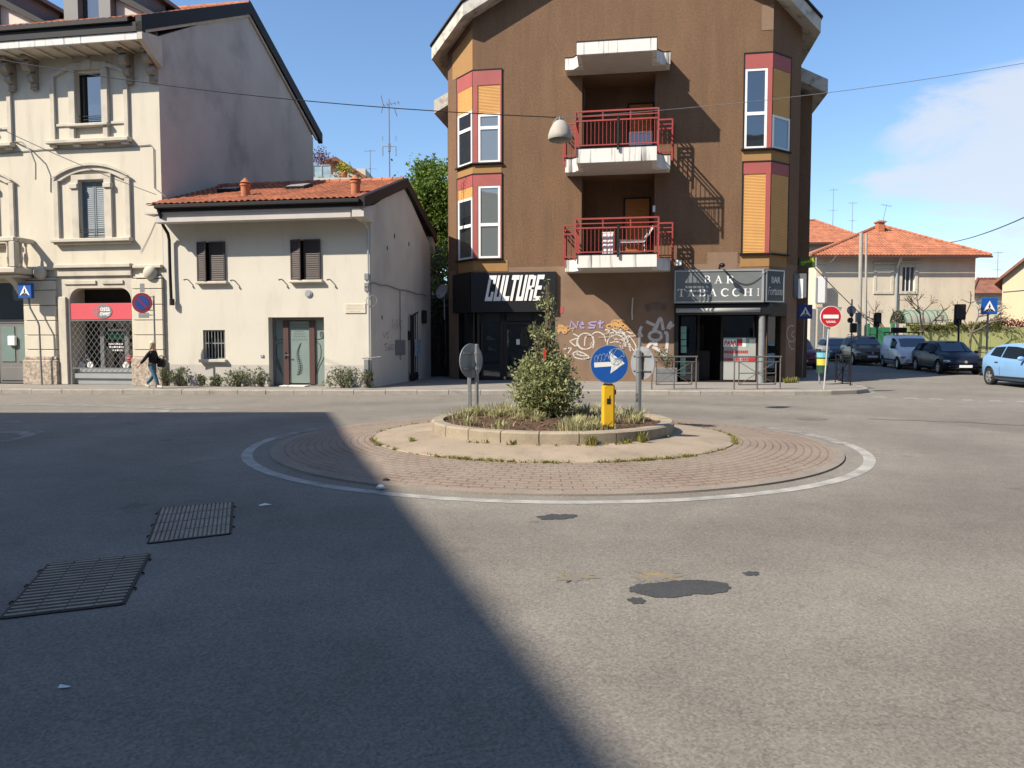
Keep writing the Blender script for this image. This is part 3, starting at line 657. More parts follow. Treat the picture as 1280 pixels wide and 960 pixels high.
def blades(b, x, y, z, n, h, spread, q, wd=0.008):
    for _ in range(n):
        a=q.uniform(0,6.28); r=abs(q.gauss(0,spread*0.35)); bx,by=x+r*math.cos(a),y+r*math.sin(a); hh=h*q.uniform(0.45,1.15); lean=q.uniform(0.15,0.9)*hh; la=a+q.uniform(-0.8,0.8)
        dx,dy=math.cos(la),math.sin(la); px,py=-dy*wd,dx*wd
        p1=(bx+dx*lean*0.3,by+dy*lean*0.3,z+hh*0.6); p2=(bx+dx*lean,by+dy*lean,z+hh)
        b.add([(bx-px,by-py,z),(bx+px,by+py,z),(p1[0]+px*0.8,p1[1]+py*0.8,p1[2]),(p1[0]-px*0.8,p1[1]-py*0.8,p1[2]),p2],[(0,1,2,3),(3,2,4)])
q=random.Random(21); b=MB(); cnt=0
while cnt<54:
    r=1.72*math.sqrt(q.random()); a=q.uniform(0,6.28); x,y=r*math.cos(a),r*math.sin(a)
    if math.hypot(x,y+0.0)<0.45: continue
    if -0.95<x-0.55*0<0.0 and y<-1.2 and q.random()<0.4: continue
    blades(b,x,y,0.44-0.09*(r/1.84)**2-0.01,q.randint(45,110),q.uniform(0.09,0.24),q.uniform(0.18,0.38),q); cnt+=1
o=b.build('grass',M['grass_dry'],loc=isl_loc,fix=False); tag(o,'tufts of dry yellow green grass growing in the roundabout planter','grass',kind='stuff')
b=MB()
q=random.Random(4)
for k in range(520):
    a=math.pi+q.random()*math.pi if q.random()<0.8 else q.uniform(0,math.pi)
    f_=math.sin(a*3.1)+math.sin(a*7.3+1)+0.6*math.sin(a*13)
    if f_<-0.25 and q.random()<0.8: continue
    r=2.995+q.uniform(-0.03,0.03); blades(b,r*math.cos(a),r*math.sin(a),0.115,10,q.uniform(0.02,0.06),0.09,q,0.006)
for a,n,h in ((-1.35,60,0.16),(-1.05,30,0.10),(-1.9,25,0.09),(-0.93,50,0.15),(-2.1,18,0.06)):
    blades(b,2.06*math.cos(a),2.06*math.sin(a),0.215,n,h,0.14,q,0.012)
for _ in range(14):
    a=q.uniform(-2.9,-0.2); r=2.08+abs(q.gauss(0,0.03)); blades(b,r*math.cos(a),r*math.sin(a),0.21,9,0.05,0.06,q,0.008)
blades(b,2.55*math.cos(-2.62),2.55*math.sin(-2.62),0.17,30,0.08,0.1,q,0.01)
o=b.build('weeds',M['weed'],loc=isl_loc,fix=False); tag(o,'thin line of weeds in the joint round the concrete apron of the island','weeds',kind='stuff')

# ------------------------------------------------------------------ tall cream corner house on the left
FL = Frame(-12.25, 26.9)
def root_of(name, label, cat, fr, group=None): return thing(name, label, cat, tuple(fr.o), fr.rot, group)
def arch_pts(xc, wd, z0, rise, n=16):
    """points of a segmental arch from left to right"""
    a=wd/2; rad=(a*a+rise*rise)/(2*rise); cz=z0+rise-rad; t=math.asin(min(1,a/rad))
    return [(xc+rad*math.sin(-t+2*t*i/n), cz+rad*math.cos(-t+2*t*i/n)) for i in range(n+1)]
def arch_band(b, xc, wd, z0, rise, th, y0, y1, n=16):
    i_=arch_pts(xc,wd,z0,rise,n); o_=arch_pts(xc,wd+2*th,z0,rise+th*0.9,n)
    for k in range(n):
        b.prism([i_[k],o_[k],o_[k+1],i_[k+1]],'y',y0,y1)

town = root_of('town_house','tall cream corner house with arched window surrounds, stone brackets and a grille shop below','house',FL)
PX=FL.X; PZ=FL.Z
M['trim_dark']=pmat('sooty_stone_bracket',(0.33,0.285,0.225),0.2,3,0.9,0.3,30,dirt=(0.14,0.12,0.10),dirt_amt=0.8,dirt_scale=3)
xr=0.0; xl=-17.0; DEP=12.7
zE=PZ(60,205); 
bay0=PX(116.5,0,260); S=PX(116.5)-PX(-24.5); bays=[bay0,bay0-S,bay0-2*S]
tw=(PX(132,0,120)-PX(100,0,120))/2; tz0=PZ(154.5,116); tz1=PZ(91,116)
mw=(PX(134.5,0,260)-PX(103.5,0,260))/2; mz0=PZ(297.5,119); mz1=PZ(226,119)
sx0=PX(89,0,420); sx1=PX(165.5,0,420); sz1=PZ(360,125); sz0=PZ(461,127)
px1=PX(31,0,420); pz1=PZ(352,25)
holes=[]
for xc in bays: holes += [(xc-tw,xc+tw,tz0,tz1,0.28),(xc-mw,xc+mw,mz0,mz1,0.16)]
holes += [(sx0,sx1,0.15,sz1,0.75),(px1-2.9,px1,0.15,pz1,0.45)]
b=MB(); b.wall(xl,xr,0.0,zE+0.55,holes)
b.build('front_wall',M['cream'],town,fix=False)
zR=15.98
b=MB(); zb=zE+0.25
b.prism([(0.001,0),(DEP,0),(DEP,zb),(6.25,zR-0.25),(0.001,zb+0.15)],'x',-0.25,-0.002)
b.build('side_wall',M['side_grey'],town)
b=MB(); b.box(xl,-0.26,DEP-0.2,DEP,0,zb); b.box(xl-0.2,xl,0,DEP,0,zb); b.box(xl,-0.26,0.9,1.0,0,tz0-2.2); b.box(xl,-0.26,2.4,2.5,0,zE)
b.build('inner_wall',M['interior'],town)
# eaves: soffit, pale strip, dark gutter
ov=1.10
zg1=PZ(26,100,-ov); zg0=PZ(44,100,-ov); zs0=PZ(54,100,-ov+0.08)
b=MB(); b.box(xl-0.4,-0.02,-ov+0.06,0.02,zs0-0.02,zs0+0.03)
for k in range(28): b.box(xl+k*0.62,xl+k*0.62+0.09,-ov+0.1,0.0,zs0-0.09,zs0-0.022)
b.build('soffit',M['trim'],town)
b=MB(); b.bbox(xl-0.4,-0.03,-ov+0.04,-ov+0.14,zs0-0.03,zg0-0.002,0.015); b.build('fascia_strip',M['concrete'],town)
b=MB(); b.box(xl-0.4,0.16,-ov,-ov+0.20,zg0,zg1-0.16); b.bbox(xl-0.4,-0.25,-ov-0.10,-ov-0.003,zg1-0.19,zg1,0.03); b.build('gutter',M['dark_metal'],town)
b=MB(); b.prism([(-ov+0.02,zs0-0.02),(0.0,zs0-0.62),(0.0,zg0+0.2),(-ov+0.02,zg0)],'x',-0.02,0.16); b.build('eaves_end_panel',M['trim'],town)
# roof
zt=zg1-0.02
b=MB(); tiles(b,xl-0.4,0.10,(-ov+0.05,zt),(6.25,zR),0.24,0.40,0.05,0.03,4); b.quad((xl-0.4,-ov+0.05,zt-0.03),(0.1,-ov+0.05,zt-0.03),(0.1,6.25,zR-0.03),(xl-0.4,6.25,zR-0.03))
b.quad((xl-0.4,6.25,zR),(0.1,6.25,zR),(0.1,DEP+0.75,zt),(xl-0.4,DEP+0.75,zt))
b.tube([(xl-0.4,6.25,zR+0.02),(0.12,6.25,zR+0.02)],0.13,8)
roof=b.build('roof',M['tile'],town,fix=False)
b=MB(); 
def verge(p,q,x0,x1,th): b.prism([p,q,(q[0],q[1]-th),(p[0],p[1]-th)],'x',x0,x1)
verge((-ov-0.0,zt+0.06),(6.25,zR+0.08),-0.05,0.17,0.50); verge((6.2501,zR+0.08),(DEP+0.8,zt+0.05),-0.05,0.17,0.50)
b.build('verge_board',M['dark_metal'],town)
b=MB(); 
for s0,p,q in ((0,(-ov+0.3,zt-0.30),(6.25,zR-0.42)),(1,(6.2501,zR-0.42),(DEP+0.3,zt-0.30))):
    b.prism([p,q,(q[0],q[1]-0.10),(p[0],p[1]-0.10)],'x',-0.002,0.09)
b.build('verge_moulding',M['trim'],town)
# scrolled brackets in pairs
def bracket(x,zt_):
    b=MB(); b.bbox(x-0.15,x+0.15,-0.55,-0.002,zt_-0.14,zt_,0.02); b.bbox(x-0.13,x+0.13,-0.12,-0.001,zt_-1.02,zt_-0.145,0.02)
    b.tube([(x-0.125,-0.32,zt_-0.33),(x+0.125,-0.32,zt_-0.33)],0.185,14); b.tube([(x-0.115,-0.17,zt_-0.70),(x+0.115,-0.17,zt_-0.70)],0.14,12)
    b.tube([(x-0.14,-0.32,zt_-0.33),(x+0.14,-0.32,zt_-0.33)],0.08,10); b.tube([(x-0.13,-0.17,zt_-0.70),(x+0.13,-0.17,zt_-0.70)],0.06,10)
    b.bbox(x-0.12,x+0.12,-0.16,-0.001,zt_-1.08,zt_-1.021,0.015)
    b.build('bracket',M['trim_dark'],town,smooth=True,angle=40)
dxs=[PX(163,0,70)-bay0, PX(192,0,70)-bay0]
zbk=zs0-0.03
for xc in bays:
    for d in dxs: bracket(xc+d, zbk)
for xc in bays[:2]:
    for d in (PX(23,0,80)-bays[1], ): pass
bracket(bays[2]-dxs[0],zbk)

def shutter_leaf(b, x0,x1,z0,z1,y,slats=True,th=0.04):
    b.box(x0,x0+0.05,y-th,y,z0,z1); b.box(x1-0.05,x1,y-th,y,z0,z1); b.box(x0+0.05,x1-0.05,y-th,y,z1-0.06,z1); b.box(x0+0.05,x1-0.05,y-th,y,z0,z0+0.06)
    n=max(4,int((z1-z0-0.12)/0.07))
    for i in range(n):
        z=z0+0.06+(z1-z0-0.12)*i/n; h=(z1-z0-0.12)/n
        b.quad((x0+0.05,y-th*0.85,z),(x1-0.05,y-th*0.85,z),(x1-0.05,y-0.004,z+h*1.05),(x0+0.05,y-0.004,z+h*1.05))
K=(PX(140,0,160)-PX(90,0,160))/50.0     # metres for one pixel on this bay
for i,xc in enumerate(bays):
    # ---- top floor window
    so=48.5*K
    fr=MB(); t=0.07
    fr.box(xc-tw+0.0,xc-tw+t,0.14,0.22,tz0,tz1); fr.box(xc+tw-t,xc+tw,0.14,0.22,tz0,tz1); fr.box(xc-tw+t,xc+tw-t,0.14,0.22,tz1-t,tz1); fr.box(xc-tw+t,xc+tw-t,0.14,0.22,tz0,tz0+t); fr.box(xc-tw+0.19,xc-tw+0.26,0.13,0.21,tz0+t,tz1-t)
    wn=fr.build('window',M['dark_metal'],town)
    p=MB(); p.box(xc-tw+0.02,xc+tw-0.02,0.17,0.185,tz0+0.02,tz1-0.02); p.build('pane',M['glass'],wn)
    b=MB(); 
    for z in (tz0+0.16,tz0+0.28): b.tube([(xc-tw,0.06,z),(xc+tw,0.06,z)],0.014,6)
    b.build('guard_rail',M['dark_metal'],wn)
    b=MB(); zl=PZ(174.5,116)
    spring=PZ(97,70); crown=PZ(79,116)
    arch_band(b,xc,2*(so-0.17),spring,crown-spring-0.1,0.17,-0.10,-0.002)
    for s in (-1,1):
        b.bbox(xc+s*so-0.0,xc+s*(so-0.17),-0.09,-0.002,zl,spring+0.02,0.01)
        b.bbox(xc+s*(tw+0.01),xc+s*(tw+0.27),-0.12,-0.002,tz0-0.02,tz1+0.10,0.015)
        b.bbox(xc+s*(tw+0.06),xc+s*(tw+0.26),-0.13,-0.002,zl,tz0-0.13,0.015)
        b.bbox(xc+s*(tw+0.28),xc+s*(so-0.18),-0.05,-0.002,tz0-0.06,tz0+0.04,0.01)
    b.bbox(xc-tw-0.24,xc+tw+0.24,-0.11,-0.002,tz1+0.101,tz1+0.35,0.015)
    b.bbox(xc-0.16,xc+0.16,-0.14,-0.11,tz1+0.10,tz1+0.42,0.01)
    b.bbox(xc-tw-0.30,xc+tw+0.30,-0.20,-0.002,tz0-0.125,tz0-0.021,0.02)
    b.bbox(xc-so-0.10,xc+so+0.10,-0.26,-0.002,zl-0.15,zl-0.001,0.025)
    for s in (-1,-0.33,0.33,1): b.bbox(xc+s*so*0.92-0.12,xc+s*so*0.92+0.12,-0.18,-0.002,zl-0.24,zl-0.151,0.015)
    b.build('window_surround',M['trim'],town)
    # ---- middle floor window
    wn=MB(); shutter_leaf(wn,xc-mw,xc-0.01,mz0,mz1,0.12); shutter_leaf(wn,xc+0.01,xc+mw,mz0,mz1,0.12)
    wn=wn.build('shutter',M['bluegrey_shutter'],town)
    b=MB(); spr=PZ(222,72); cr=PZ(206,116); so2=48*K; zl2=PZ(298.5,116)
    arch_band(b,xc,2*(so2-0.30),spr-0.14,cr-spr-0.06,0.30,-0.10,-0.002); arch_band(b,xc,2*(so2-0.08),spr-0.05,cr-spr,0.10,-0.17,-0.101)
    for s in (-1,1):
        b.bbox(xc+s*so2,xc+s*(so2-0.20),-0.10,-0.002,zl2,spr-0.10,0.01)
        b.bbox(xc+s*(mw+0.01),xc+s*(mw+0.30),-0.10,-0.002,zl2,mz1-0.28,0.01); b.bbox(xc+s*(mw+0.01),xc+s*(mw+0.34),-0.16,-0.002,mz1-0.279,mz1-0.10,0.02)
        b.bbox(xc+s*(mw+0.01),xc+s*(mw+0.30),-0.10,-0.002,mz1-0.099,mz1+0.03,0.01)
    b.bbox(xc-mw-0.30,xc+mw+0.30,-0.09,-0.002,mz1+0.031,mz1+0.22,0.01)
    b.bbox(xc-so2-0.06,xc+so2+0.06,-0.24,-0.002,zl2-0.13,zl2-0.001,0.02); b.bbox(xc-so2,xc+so2,-0.16,-0.002,zl2-0.20,zl2-0.131,0.015)
    b.build('window_surround',M['trim'],town)
    b=MB(); b.tube([(xc-mw-0.02,-0.05,mz0+0.28),(xc+mw+0.02,-0.05,mz0+0.28)],0.012,6); b.tube([(xc-mw-0.02,-0.05,mz0+0.20),(xc+mw+0.02,-0.05,mz0+0.20)],0.012,6); b.build('guard_rail',M['dark_metal'],town)
# ground floor string course, rusticated piers, bosses
zb1=PZ(333,125); zb0=PZ(350,55)
b=MB()
b.bbox(xl,PX(73,0,340),-0.14,-0.002,zb1-0.10,zb1+0.02,0.02); b.bbox(PX(71.5,0,335),PX(167,0,335),-0.20,-0.002,zb1-0.06,zb1+0.08,0.02); b.bbox(PX(168,0,335),-0.01,-0.14,-0.002,zb1-0.10,zb1+0.02,0.02)
b.bbox(PX(33,0,345),PX(72,0,345),-0.13,-0.002,zb0,zb0+0.06,0.015); b.bbox(PX(169,0,345),-0.01,-0.13,-0.002,zb0,zb0+0.06,0.015)
build_cut(b,'string_course',M['trim'],town,[PX(72,0,400)+0.01,PX(168,0,400)])
b=MB()
for x,y in ((PX(54,0,341),341),(PX(190.5,0,341),341)):
    zc=PZ(341.5,54 if x<-4 else 190); b.ellipsoid((x,-0.12,zc),0.25,0.20,0.25,18,10)
build_cut(b,'round_boss',M['trim'],town,[PX(120,0,400)],smooth=True)
courses=[zb0-0.02]+[PZ(y,50) for y in (363,382,401,419,437)]+[PZ(446,50)]
b=MB()
for x0,x1 in ((PX(33,0,400),PX(72.5,0,400)),(PX(168.5,0,400),-0.005)):
    for z1,z0 in zip(courses[:-1],courses[1:]): b.bbox(x0,x1,-0.12,-0.002,z0+0.012,z1-0.012,0.012)
build_cut(b,'rusticated_pier',M['cream'],town,[PX(120,0,400)])
b=MB()
zp=PZ(446,55)
b.bbox(PX(33,0,460),PX(77,0,460),-0.20,-0.002,0.12,zp-0.10,0.04); b.bbox(PX(35,0,460),PX(76,0,460),-0.17,-0.002,zp-0.10,zp+0.02,0.03); b.bbox(PX(168,0,460),-0.005,-0.18,-0.002,0.12,zp,0.04)
build_cut(b,'stone_base',M['rough_stone'],town,[PX(120,0,400)])
# shop surround and shop
b=MB(); xa=PX(72.8,0,420); xb=PX(168.2,0,420)
ztop=zb1-0.07
b.wall(xa,xb,0.15,ztop,[(sx0-0.02,sx1+0.02,0.1,sz1)],-0.02,0.02)
b.bbox(xa+0.10,sx0-0.10,-0.10,-0.021,0.15,sz1-0.3,0.02)
b.bbox(xa,xb,-0.10,-0.021,ztop-0.28,ztop,0.02)
for x0,x1 in ((xa+0.35,(sx0+sx1)/2-0.12),((sx0+sx1)/2+0.12,xb-0.35)): b.bbox(x0,x1,-0.07,-0.021,sz1+0.13,ztop-0.42,0.015)
for sx,sg in ((sx0,1),(sx1,-1)):
    n=8; r=0.42; pts=[(sx-sg*0.02,sz1+0.01)]+[(sx+sg*(r-r*math.cos(a)),sz1-r+r*math.sin(a)) for a in [math.pi/2*i/n for i in range(n+1)][::-1]]
    b.prism(pts,'y',-0.018,0.30)
b.build('shop_surround',M['trim'],town)
shop=MB(); shop.box(sx0-0.01,sx1+0.01,0.74,0.76,0.15,sz1); shop=shop.build('shop_front',M['interior'],town)
cz1=PZ(379,125,-0.02); cz0=PZ(399.5,125,-0.02)
b=MB(); b.bbox(sx0+0.01,sx1-0.01,-0.0,0.06,cz0,cz1,0.01); sgn=b.build('shop_sign',M['coral'],shop)
b=MB(); lx=PX(129,0,389); lz=(cz0+cz1)/2; n=32; 
b.prism([(lx+0.355*math.cos(2*math.pi*i/n),lz+0.255*math.sin(2*math.pi*i/n)) for i in range(n)],'y',-0.014,-0.001); b.build('sign_oval',M['dull_grey'],sgn)
b=MB(); text_into(b,'osta',lx-0.10,lx+0.28,lz+0.01,lz+0.17,-0.016,0.02); text_into(b,'ower',lx-0.12,lx+0.30,lz-0.155,lz-0.03,-0.016,0.02); b.build('sign_letters',M['white_paint'],sgn)
b=MB(); text_into(b,'P',lx-0.25,lx-0.10,lz-0.17,lz+0.17,-0.016,0.03); b.build('sign_initial',M['coral'],sgn)
# shop glazing, posters, grille
b=MB(); zsill=PZ(461,127)
b.box(sx0,sx1,0.12,0.45,0.15,PZ(473,127)); b.box(sx0,sx1,0.05,0.5,PZ(473,127)+0.002,PZ(467,127)); b.box(sx0,sx1,0.16,0.5,PZ(467,127)+0.002,zsill); b.build('step',M['alu'],shop)
b=MB()
for x in (PX(117.5,0,430),PX(148.5,0,430)): b.bbox(x-0.085,x+0.085,0.42,0.50,zsill,cz0+0.25,0.01)
b.bbox(sx0,sx1,0.41,0.5,cz0-0.02,cz0+0.08,0.01); b.build('shop_frame',M['dull_grey'],shop)
def tinywords(b, xs, y, rows, q):
    for (x0,x1,z,h) in rows:
        x=x0
        while x<x1:
            w_=q.uniform(0.03,0.09); b.box(x,min(x+w_,x1),y-0.004,y,z,z+h*q.uniform(0.7,1.0)); x+=w_+0.02
q=random.Random(2)
b=MB(); tinywords(b,0,0.50,[(PX(123,0,410),PX(143,0,410),PZ(413.5,130),0.09),(PX(124,0,430),PX(142,0,430),PZ(431,130),0.07),(PX(125,0,435),PX(143,0,435),PZ(435,130),0.07),(PX(129,0,435),PX(142,0,435),PZ(439,130),0.06)],q); b.build('window_lettering',M['white_paint'],shop)
b=MB(); tinywords(b,0,0.50,[(PX(123,0,420),PX(144,0,420),PZ(424,130),0.14),(PX(123,0,420),PX(144,0,420),PZ(419,130),0.10)],q); b.build('window_lettering',M['shop_green'],shop)
b=MB(); y=0.02; d=0.21; W=sx1-sx0; H=cz0-zsill
def clipseg(x0,z0,x1,z1):
    t0,t1=0.0,1.0; dx,dz=x1-x0,z1-z0
    for p,q_ in ((-dx,x0-sx0),(dx,sx1-x0),(-dz,z0-zsill),(dz,cz0-z0)):
        if p==0:
            if q_<0: return None
        else:
            r=q_/p
            if p<0: t0=max(t0,r)
            else: t1=min(t1,r)
    return None if t0>=t1 else ((x0+dx*t0,z0+dz*t0),(x0+dx*t1,z0+dz*t1))
k=-40
while k<60:
    for sg in (1,-1):
        s_=clipseg(sx0+k*d,zsill if sg==1 else cz0, sx0+k*d+H*0.78*1.0, cz0 if sg==1 else zsill)
        if s_: b.bar((s_[0][0],y,s_[0][1]),(s_[1][0],y+0.004*sg,s_[1][1]),0.012,0.010,(0,1,0))
    k+=1
for z in (zsill+0.02,cz0-0.03): b.box(sx0,sx1,y-0.02,y+0.02,z-0.02,z+0.02)
b.build('roller_grille',M['door_grey'],shop)
def toy_scooter(px,label,mat):
    X0=PX(px,0.33,457); t=thing('balance_bike',label,'toy bike',tuple(FL.w(X0,0.33,zsill)),-ANG,'toy bikes in the shop window')
    for s in (-1,1):
        b=MB(); b.tube([(s*0.17,-0.03,0.125),(s*0.17,0.03,0.125)],0.12,16); b.build('wheel',M['white_paint'],t)
    b=MB(); b.tube([(-0.17,0,0.13),(-0.05,0,0.30),(0.12,0,0.32),(0.17,0,0.13)],0.035,8); b.tube([(0.12,0,0.30),(0.08,0,0.46)],0.03,8); b.tube([(0.08,-0.12,0.46),(0.08,0.12,0.46)],0.03,8); b.ellipsoid((-0.06,0,0.36),0.12,0.06,0.05); b.build('frame',mat,t,smooth=True)
toy_scooter(108,'grey toy balance bike behind the shop grille, left side',M['dull_grey'])
toy_scooter(163,'pink toy balance bike with white wheels behind the shop grille',M['coral'])
# portal on the far left
b=MB(); x0=px1-2.9; yd=0.44
zl_=PZ(404,20,0.4)
for a,c in ((x0,x0+1.42),(x0+1.45,px1-0.02)):
    b.bbox(a,c,yd-0.06,yd,0.15,zl_,0.01)
b.box(x0,px1,yd-0.08,yd+0.02,zl_+0.002,zl_+0.14)
for z0,z1 in ((0.15,0.75),): b.bbox(x0+1.5,px1-0.08,yd-0.09,yd-0.061,z0+0.1,z1,0.01)
port=b.build('portal_door',M['door_grey'],town)
b=MB(); b.bbox(x0+0.12,x0+1.30,yd-0.085,yd-0.061,0.95,zl_-0.12,0.01); b.bbox(px1-1.33,px1-0.75,yd-0.085,yd-0.061,0.95,zl_-0.12,0.01); b.bbox(px1-0.62,px1-0.12,yd-0.085,yd-0.061,0.95,zl_-0.12,0.01); b.build('door_panel',M['greygreen'],port)
b=MB(); b.box(x0,px1,yd-0.01,yd,zl_+0.15,pz1); b.build('fanlight',M['glass'],port)
b=MB(); xm=PX(17,0.36,426); zm=PZ(432,17,0.36); b.bbox(xm-0.16,xm+0.16,yd-0.2,yd-0.086,zm,zm+0.36,0.02); b.build('letter_box',M['white_paint'],port)
# stone balcony with balusters (its right end enters the picture)
bal=MB(); xe=PX(21,-0.85,320); xw=bays[1]*2-xe
zt1=PZ(296,12,-0.85); zd1=PZ(334,12,-0.85); zd0=PZ(346,12,-0.85)
bal.bbox(xw,xe,-0.95,-0.003,zd0+0.12,zd1,0.04); bal.bbox(xw+0.1,xe-0.1,-0.80,-0.003,zd0,zd0+0.119,0.04); bal=bal.build('balcony',M['trim'],town)
b=MB(); b.bbox(xw,xe,-0.95,-0.75,zt1-0.17,zt1,0.03); b.bbox(xe-0.22,xe,-0.749,-0.003,zt1-0.17,zt1,0.03); b.bbox(xw,xw+0.22,-0.749,-0.003,zt1-0.17,zt1,0.03)
for x in (xe-0.24,xw): b.bbox(x,x+0.24,-0.95,-0.72,zd1+0.001,zt1-0.171,0.02)
n=10
for i in range(n):
    x=xw+0.35+(xe-xw-0.7)*i/(n-1); h=zt1-0.172-zd1-0.002; b.lathe((x,-0.85,zd1+0.001),[(0.05,0),(0.055,0.06),(0.04,0.1),(0.075,h*0.38),(0.05,h*0.62),(0.035,h*0.85),(0.055,h*0.9),(0.055,h)],10)
for yb in (-0.55,-0.32): h=zt1-0.172-zd1-0.002; b.lathe((xe-0.11,yb,zd1+0.001),[(0.05,0),(0.055,0.06),(0.04,0.1),(0.075,h*0.38),(0.05,h*0.62),(0.035,h*0.85),(0.055,h*0.9),(0.055,h)],10)
b.build('balustrade',M['trim'],bal)
b=MB()
for x in (xw+0.5,xe-0.5): b.prism([(-0.75,zd0),(-0.003,zd0),(-0.003,zd0-0.6),(-0.18,zd0-0.55),(-0.4,zd0-0.25)],'x',x-0.14,x+0.14)
build_cut(b,'balcony_bracket',M['trim'],bal,[(xw+xe)/2])
# roof dormers: dark window box with a half gable beside it
for xc in bays:
    dx0=xc-0.92; dx1=xc+0.90; zf=zt+0.35
    b=MB(); b.box(dx0,dx0+0.55,0.0,3.2,zt+0.2,zt+2.3); b.box(dx1-0.45,dx1,0.0,3.2,zt+0.2,zt+2.3); b.box(dx0-0.25,dx1+0.25,-0.3,4.6,zt+2.3,zt+2.45); dm=b.build('dormer',M['door_grey'],town)
    b=MB(); b.box(dx0+0.56,dx1-0.46,0.25,0.3,zt+0.2,zt+2.29); b.build('pane',M['glass'],dm)
    b=MB(); gx1=min(xc+(PX(216,0.6,14)-bay0),-0.05); b.prism([(dx1+0.01,zt+0.3),(gx1,zt+0.45),(dx1+0.01,zt+0.45+0.52*(gx1-dx1))],'y',0.3,0.5); b.build('gable_panel',M['side_pale'],dm)
    b=MB(); b.prism([(min(gx1+0.1,-0.08),zt+0.42),(min(gx1+0.1,-0.08),zt+0.60),(dx1,zt+0.66+0.53*(gx1-dx1)),(dx1,zt+0.40+0.53*(gx1-dx1))],'y',0.1,1.0); b.build('gable_verge',M['dark_metal'],dm)
# wall cable and pole bracket on the facade
b=MB(); zc=PZ(188,100,-0.03)
pl=[(0,192),(30,189),(52,187),(100,186),(150,184),(188,181),(192,186),(193,235),(200,240),(207,246)]
b.tube([(FL.P(x,y,-0.03)[0],-0.03,FL.P(x,y,-0.03)[1]) for x,y in pl],0.016,5)
b.tube([(FL.P(x,y,-0.25)[0],yy,FL.P(x,y,-0.25)[1]) for (x,y),yy in zip([(12,175),(26,177),(40,190),(46,205),(46,225)],[-0.02,-0.2,-0.3,-0.3,-0.3])],0.025,6)
b.build('wall_cable',M['dull_grey'],town)

# ------------------------------------------------------------------ small two-storey house
FS = Frame(-12.25, 26.9); 
house=thing('small_house','low pale plaster house with brown shutters, terracotta roof and a frosted glass door','house',tuple(FS.o),FS.rot)
SX=7.63; SD=7.35; Y0=-0.003
zgt=PZ(252,330,-0.95); zgb=PZ(262,330,-0.95); zsf=PZ(275,330,-0.85)
ax0,ax1=PX(250,0,320),PX(280,0,320); bx0,bx1=PX(367,0,320),PX(399,0,320); uz1=PZ(301,320); uz0=PZ(351,320)
cx0,cx1=PX(254,0,430),PX(281.5,0,430); cz1_=PZ(412.5,268); cz0_=PZ(449,268)
dx0,dx1=PX(336,0,440),PX(405.5,0,440); dz1=PZ(396.5,370)
b=MB(); b.wall(0.01,SX,0.62*0+PZ(456,330),zsf+0.35,[(ax0,ax1,uz0,uz1,0.22),(bx0,bx1,uz0,uz1,0.22),(cx0,cx1,cz0_,cz1_,0.25),(dx0,dx1,0.0,dz1,0.42)],Y0,0.2)
b.build('front_wall',M['white_plaster'],house,fix=False)
b=MB(); zq=PZ(456,330); b.quad((0.01,Y0-0.006,0),(dx0,Y0-0.006,0),(dx0,Y0-0.006,zq),(0.01,Y0-0.006,zq)); b.quad((dx1,Y0-0.006,0),(SX,Y0-0.006,0),(SX,Y0-0.006,zq),(dx1,Y0-0.006,zq)); b.quad((0.01,Y0-0.006,PZ(456,330)),(dx0,Y0-0.006,PZ(456,330)),(dx0,Y0,PZ(456,330)),(0.01,Y0,PZ(456,330))); b.quad((dx1,Y0-0.006,PZ(456,330)),(SX,Y0-0.006,PZ(456,330)),(SX,Y0,PZ(456,330)),(dx1,Y0,PZ(456,330)))
build_cut(b,'plinth',M['plinth'],house,[(dx0+dx1)/2],fix=False)
zrd=7.80; ov=0.95; GX0=FS.X(195,-1.0,258)
b=MB(); b.prism([(0.0,0),(SD,0),(SD,zsf+0.1),(SD/2,zrd-0.12),(0.0,zsf+0.45)],'x',SX-0.25,SX+0.001); b.build('side_wall',M['side_pale'],house)
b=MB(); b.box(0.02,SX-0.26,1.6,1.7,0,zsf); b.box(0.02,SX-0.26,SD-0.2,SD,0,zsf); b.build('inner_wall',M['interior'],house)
b=MB(); b.bbox(0.3,SX-0.35,-0.85,-0.55,zsf,zgb-0.002,0.02); b.box(-0.05,SX-0.01,-0.90,0.0,zgb-0.03,zgb+0.02); b.build('soffit_box',M['soffit'],house)
b=MB(); b.box(GX0,SX+0.05,-ov,-ov+0.10,zgb+0.021,zgt-0.10); b.bbox(GX0-0.05,SX+0.02,-ov-0.13,-ov-0.002,zgt-0.14,zgt,0.03); b.build('gutter',M['dark_metal'],house)
b=MB(); b.prism([(-ov+0.05,zsf+0.02),(0.0,zsf-0.05),(0.0,zgb+0.2),(-ov+0.05,zgb)],'x',SX-0.3,SX+0.10); b.prism([(SD,zsf+0.12),(SD+0.4,zsf-0.2),(SD+0.4,zsf+0.28),(SD,zsf+0.5)],'x',SX-0.3,SX+0.10); build_cut(b,'eaves_end_panel',M['side_pale'],house,[SD/2],1)
b=MB(); tiles(b,0.02,SX+0.08,(-ov+0.02,zgt),(SD/2,zrd),0.21,0.33,0.045,0.035,6); b.quad((0.02,-ov,zgt-0.02),(SX+0.08,-ov,zgt-0.02),(SX+0.08,SD/2,zrd-0.02),(0.02,SD/2,zrd-0.02))
b.quad((0.02,SD/2,zrd),(SX+0.08,SD/2,zrd),(SX+0.08,SD+0.5,zgt),(0.02,SD+0.5,zgt))
for i in range(18): x=0.05+i*0.42; b.tube([(x,SD/2,zrd+0.03),(x+0.44,SD/2,zrd+0.045)],[0.105,0.12],8)
b.build('roof',M['tile'],house,fix=False)
b=MB()
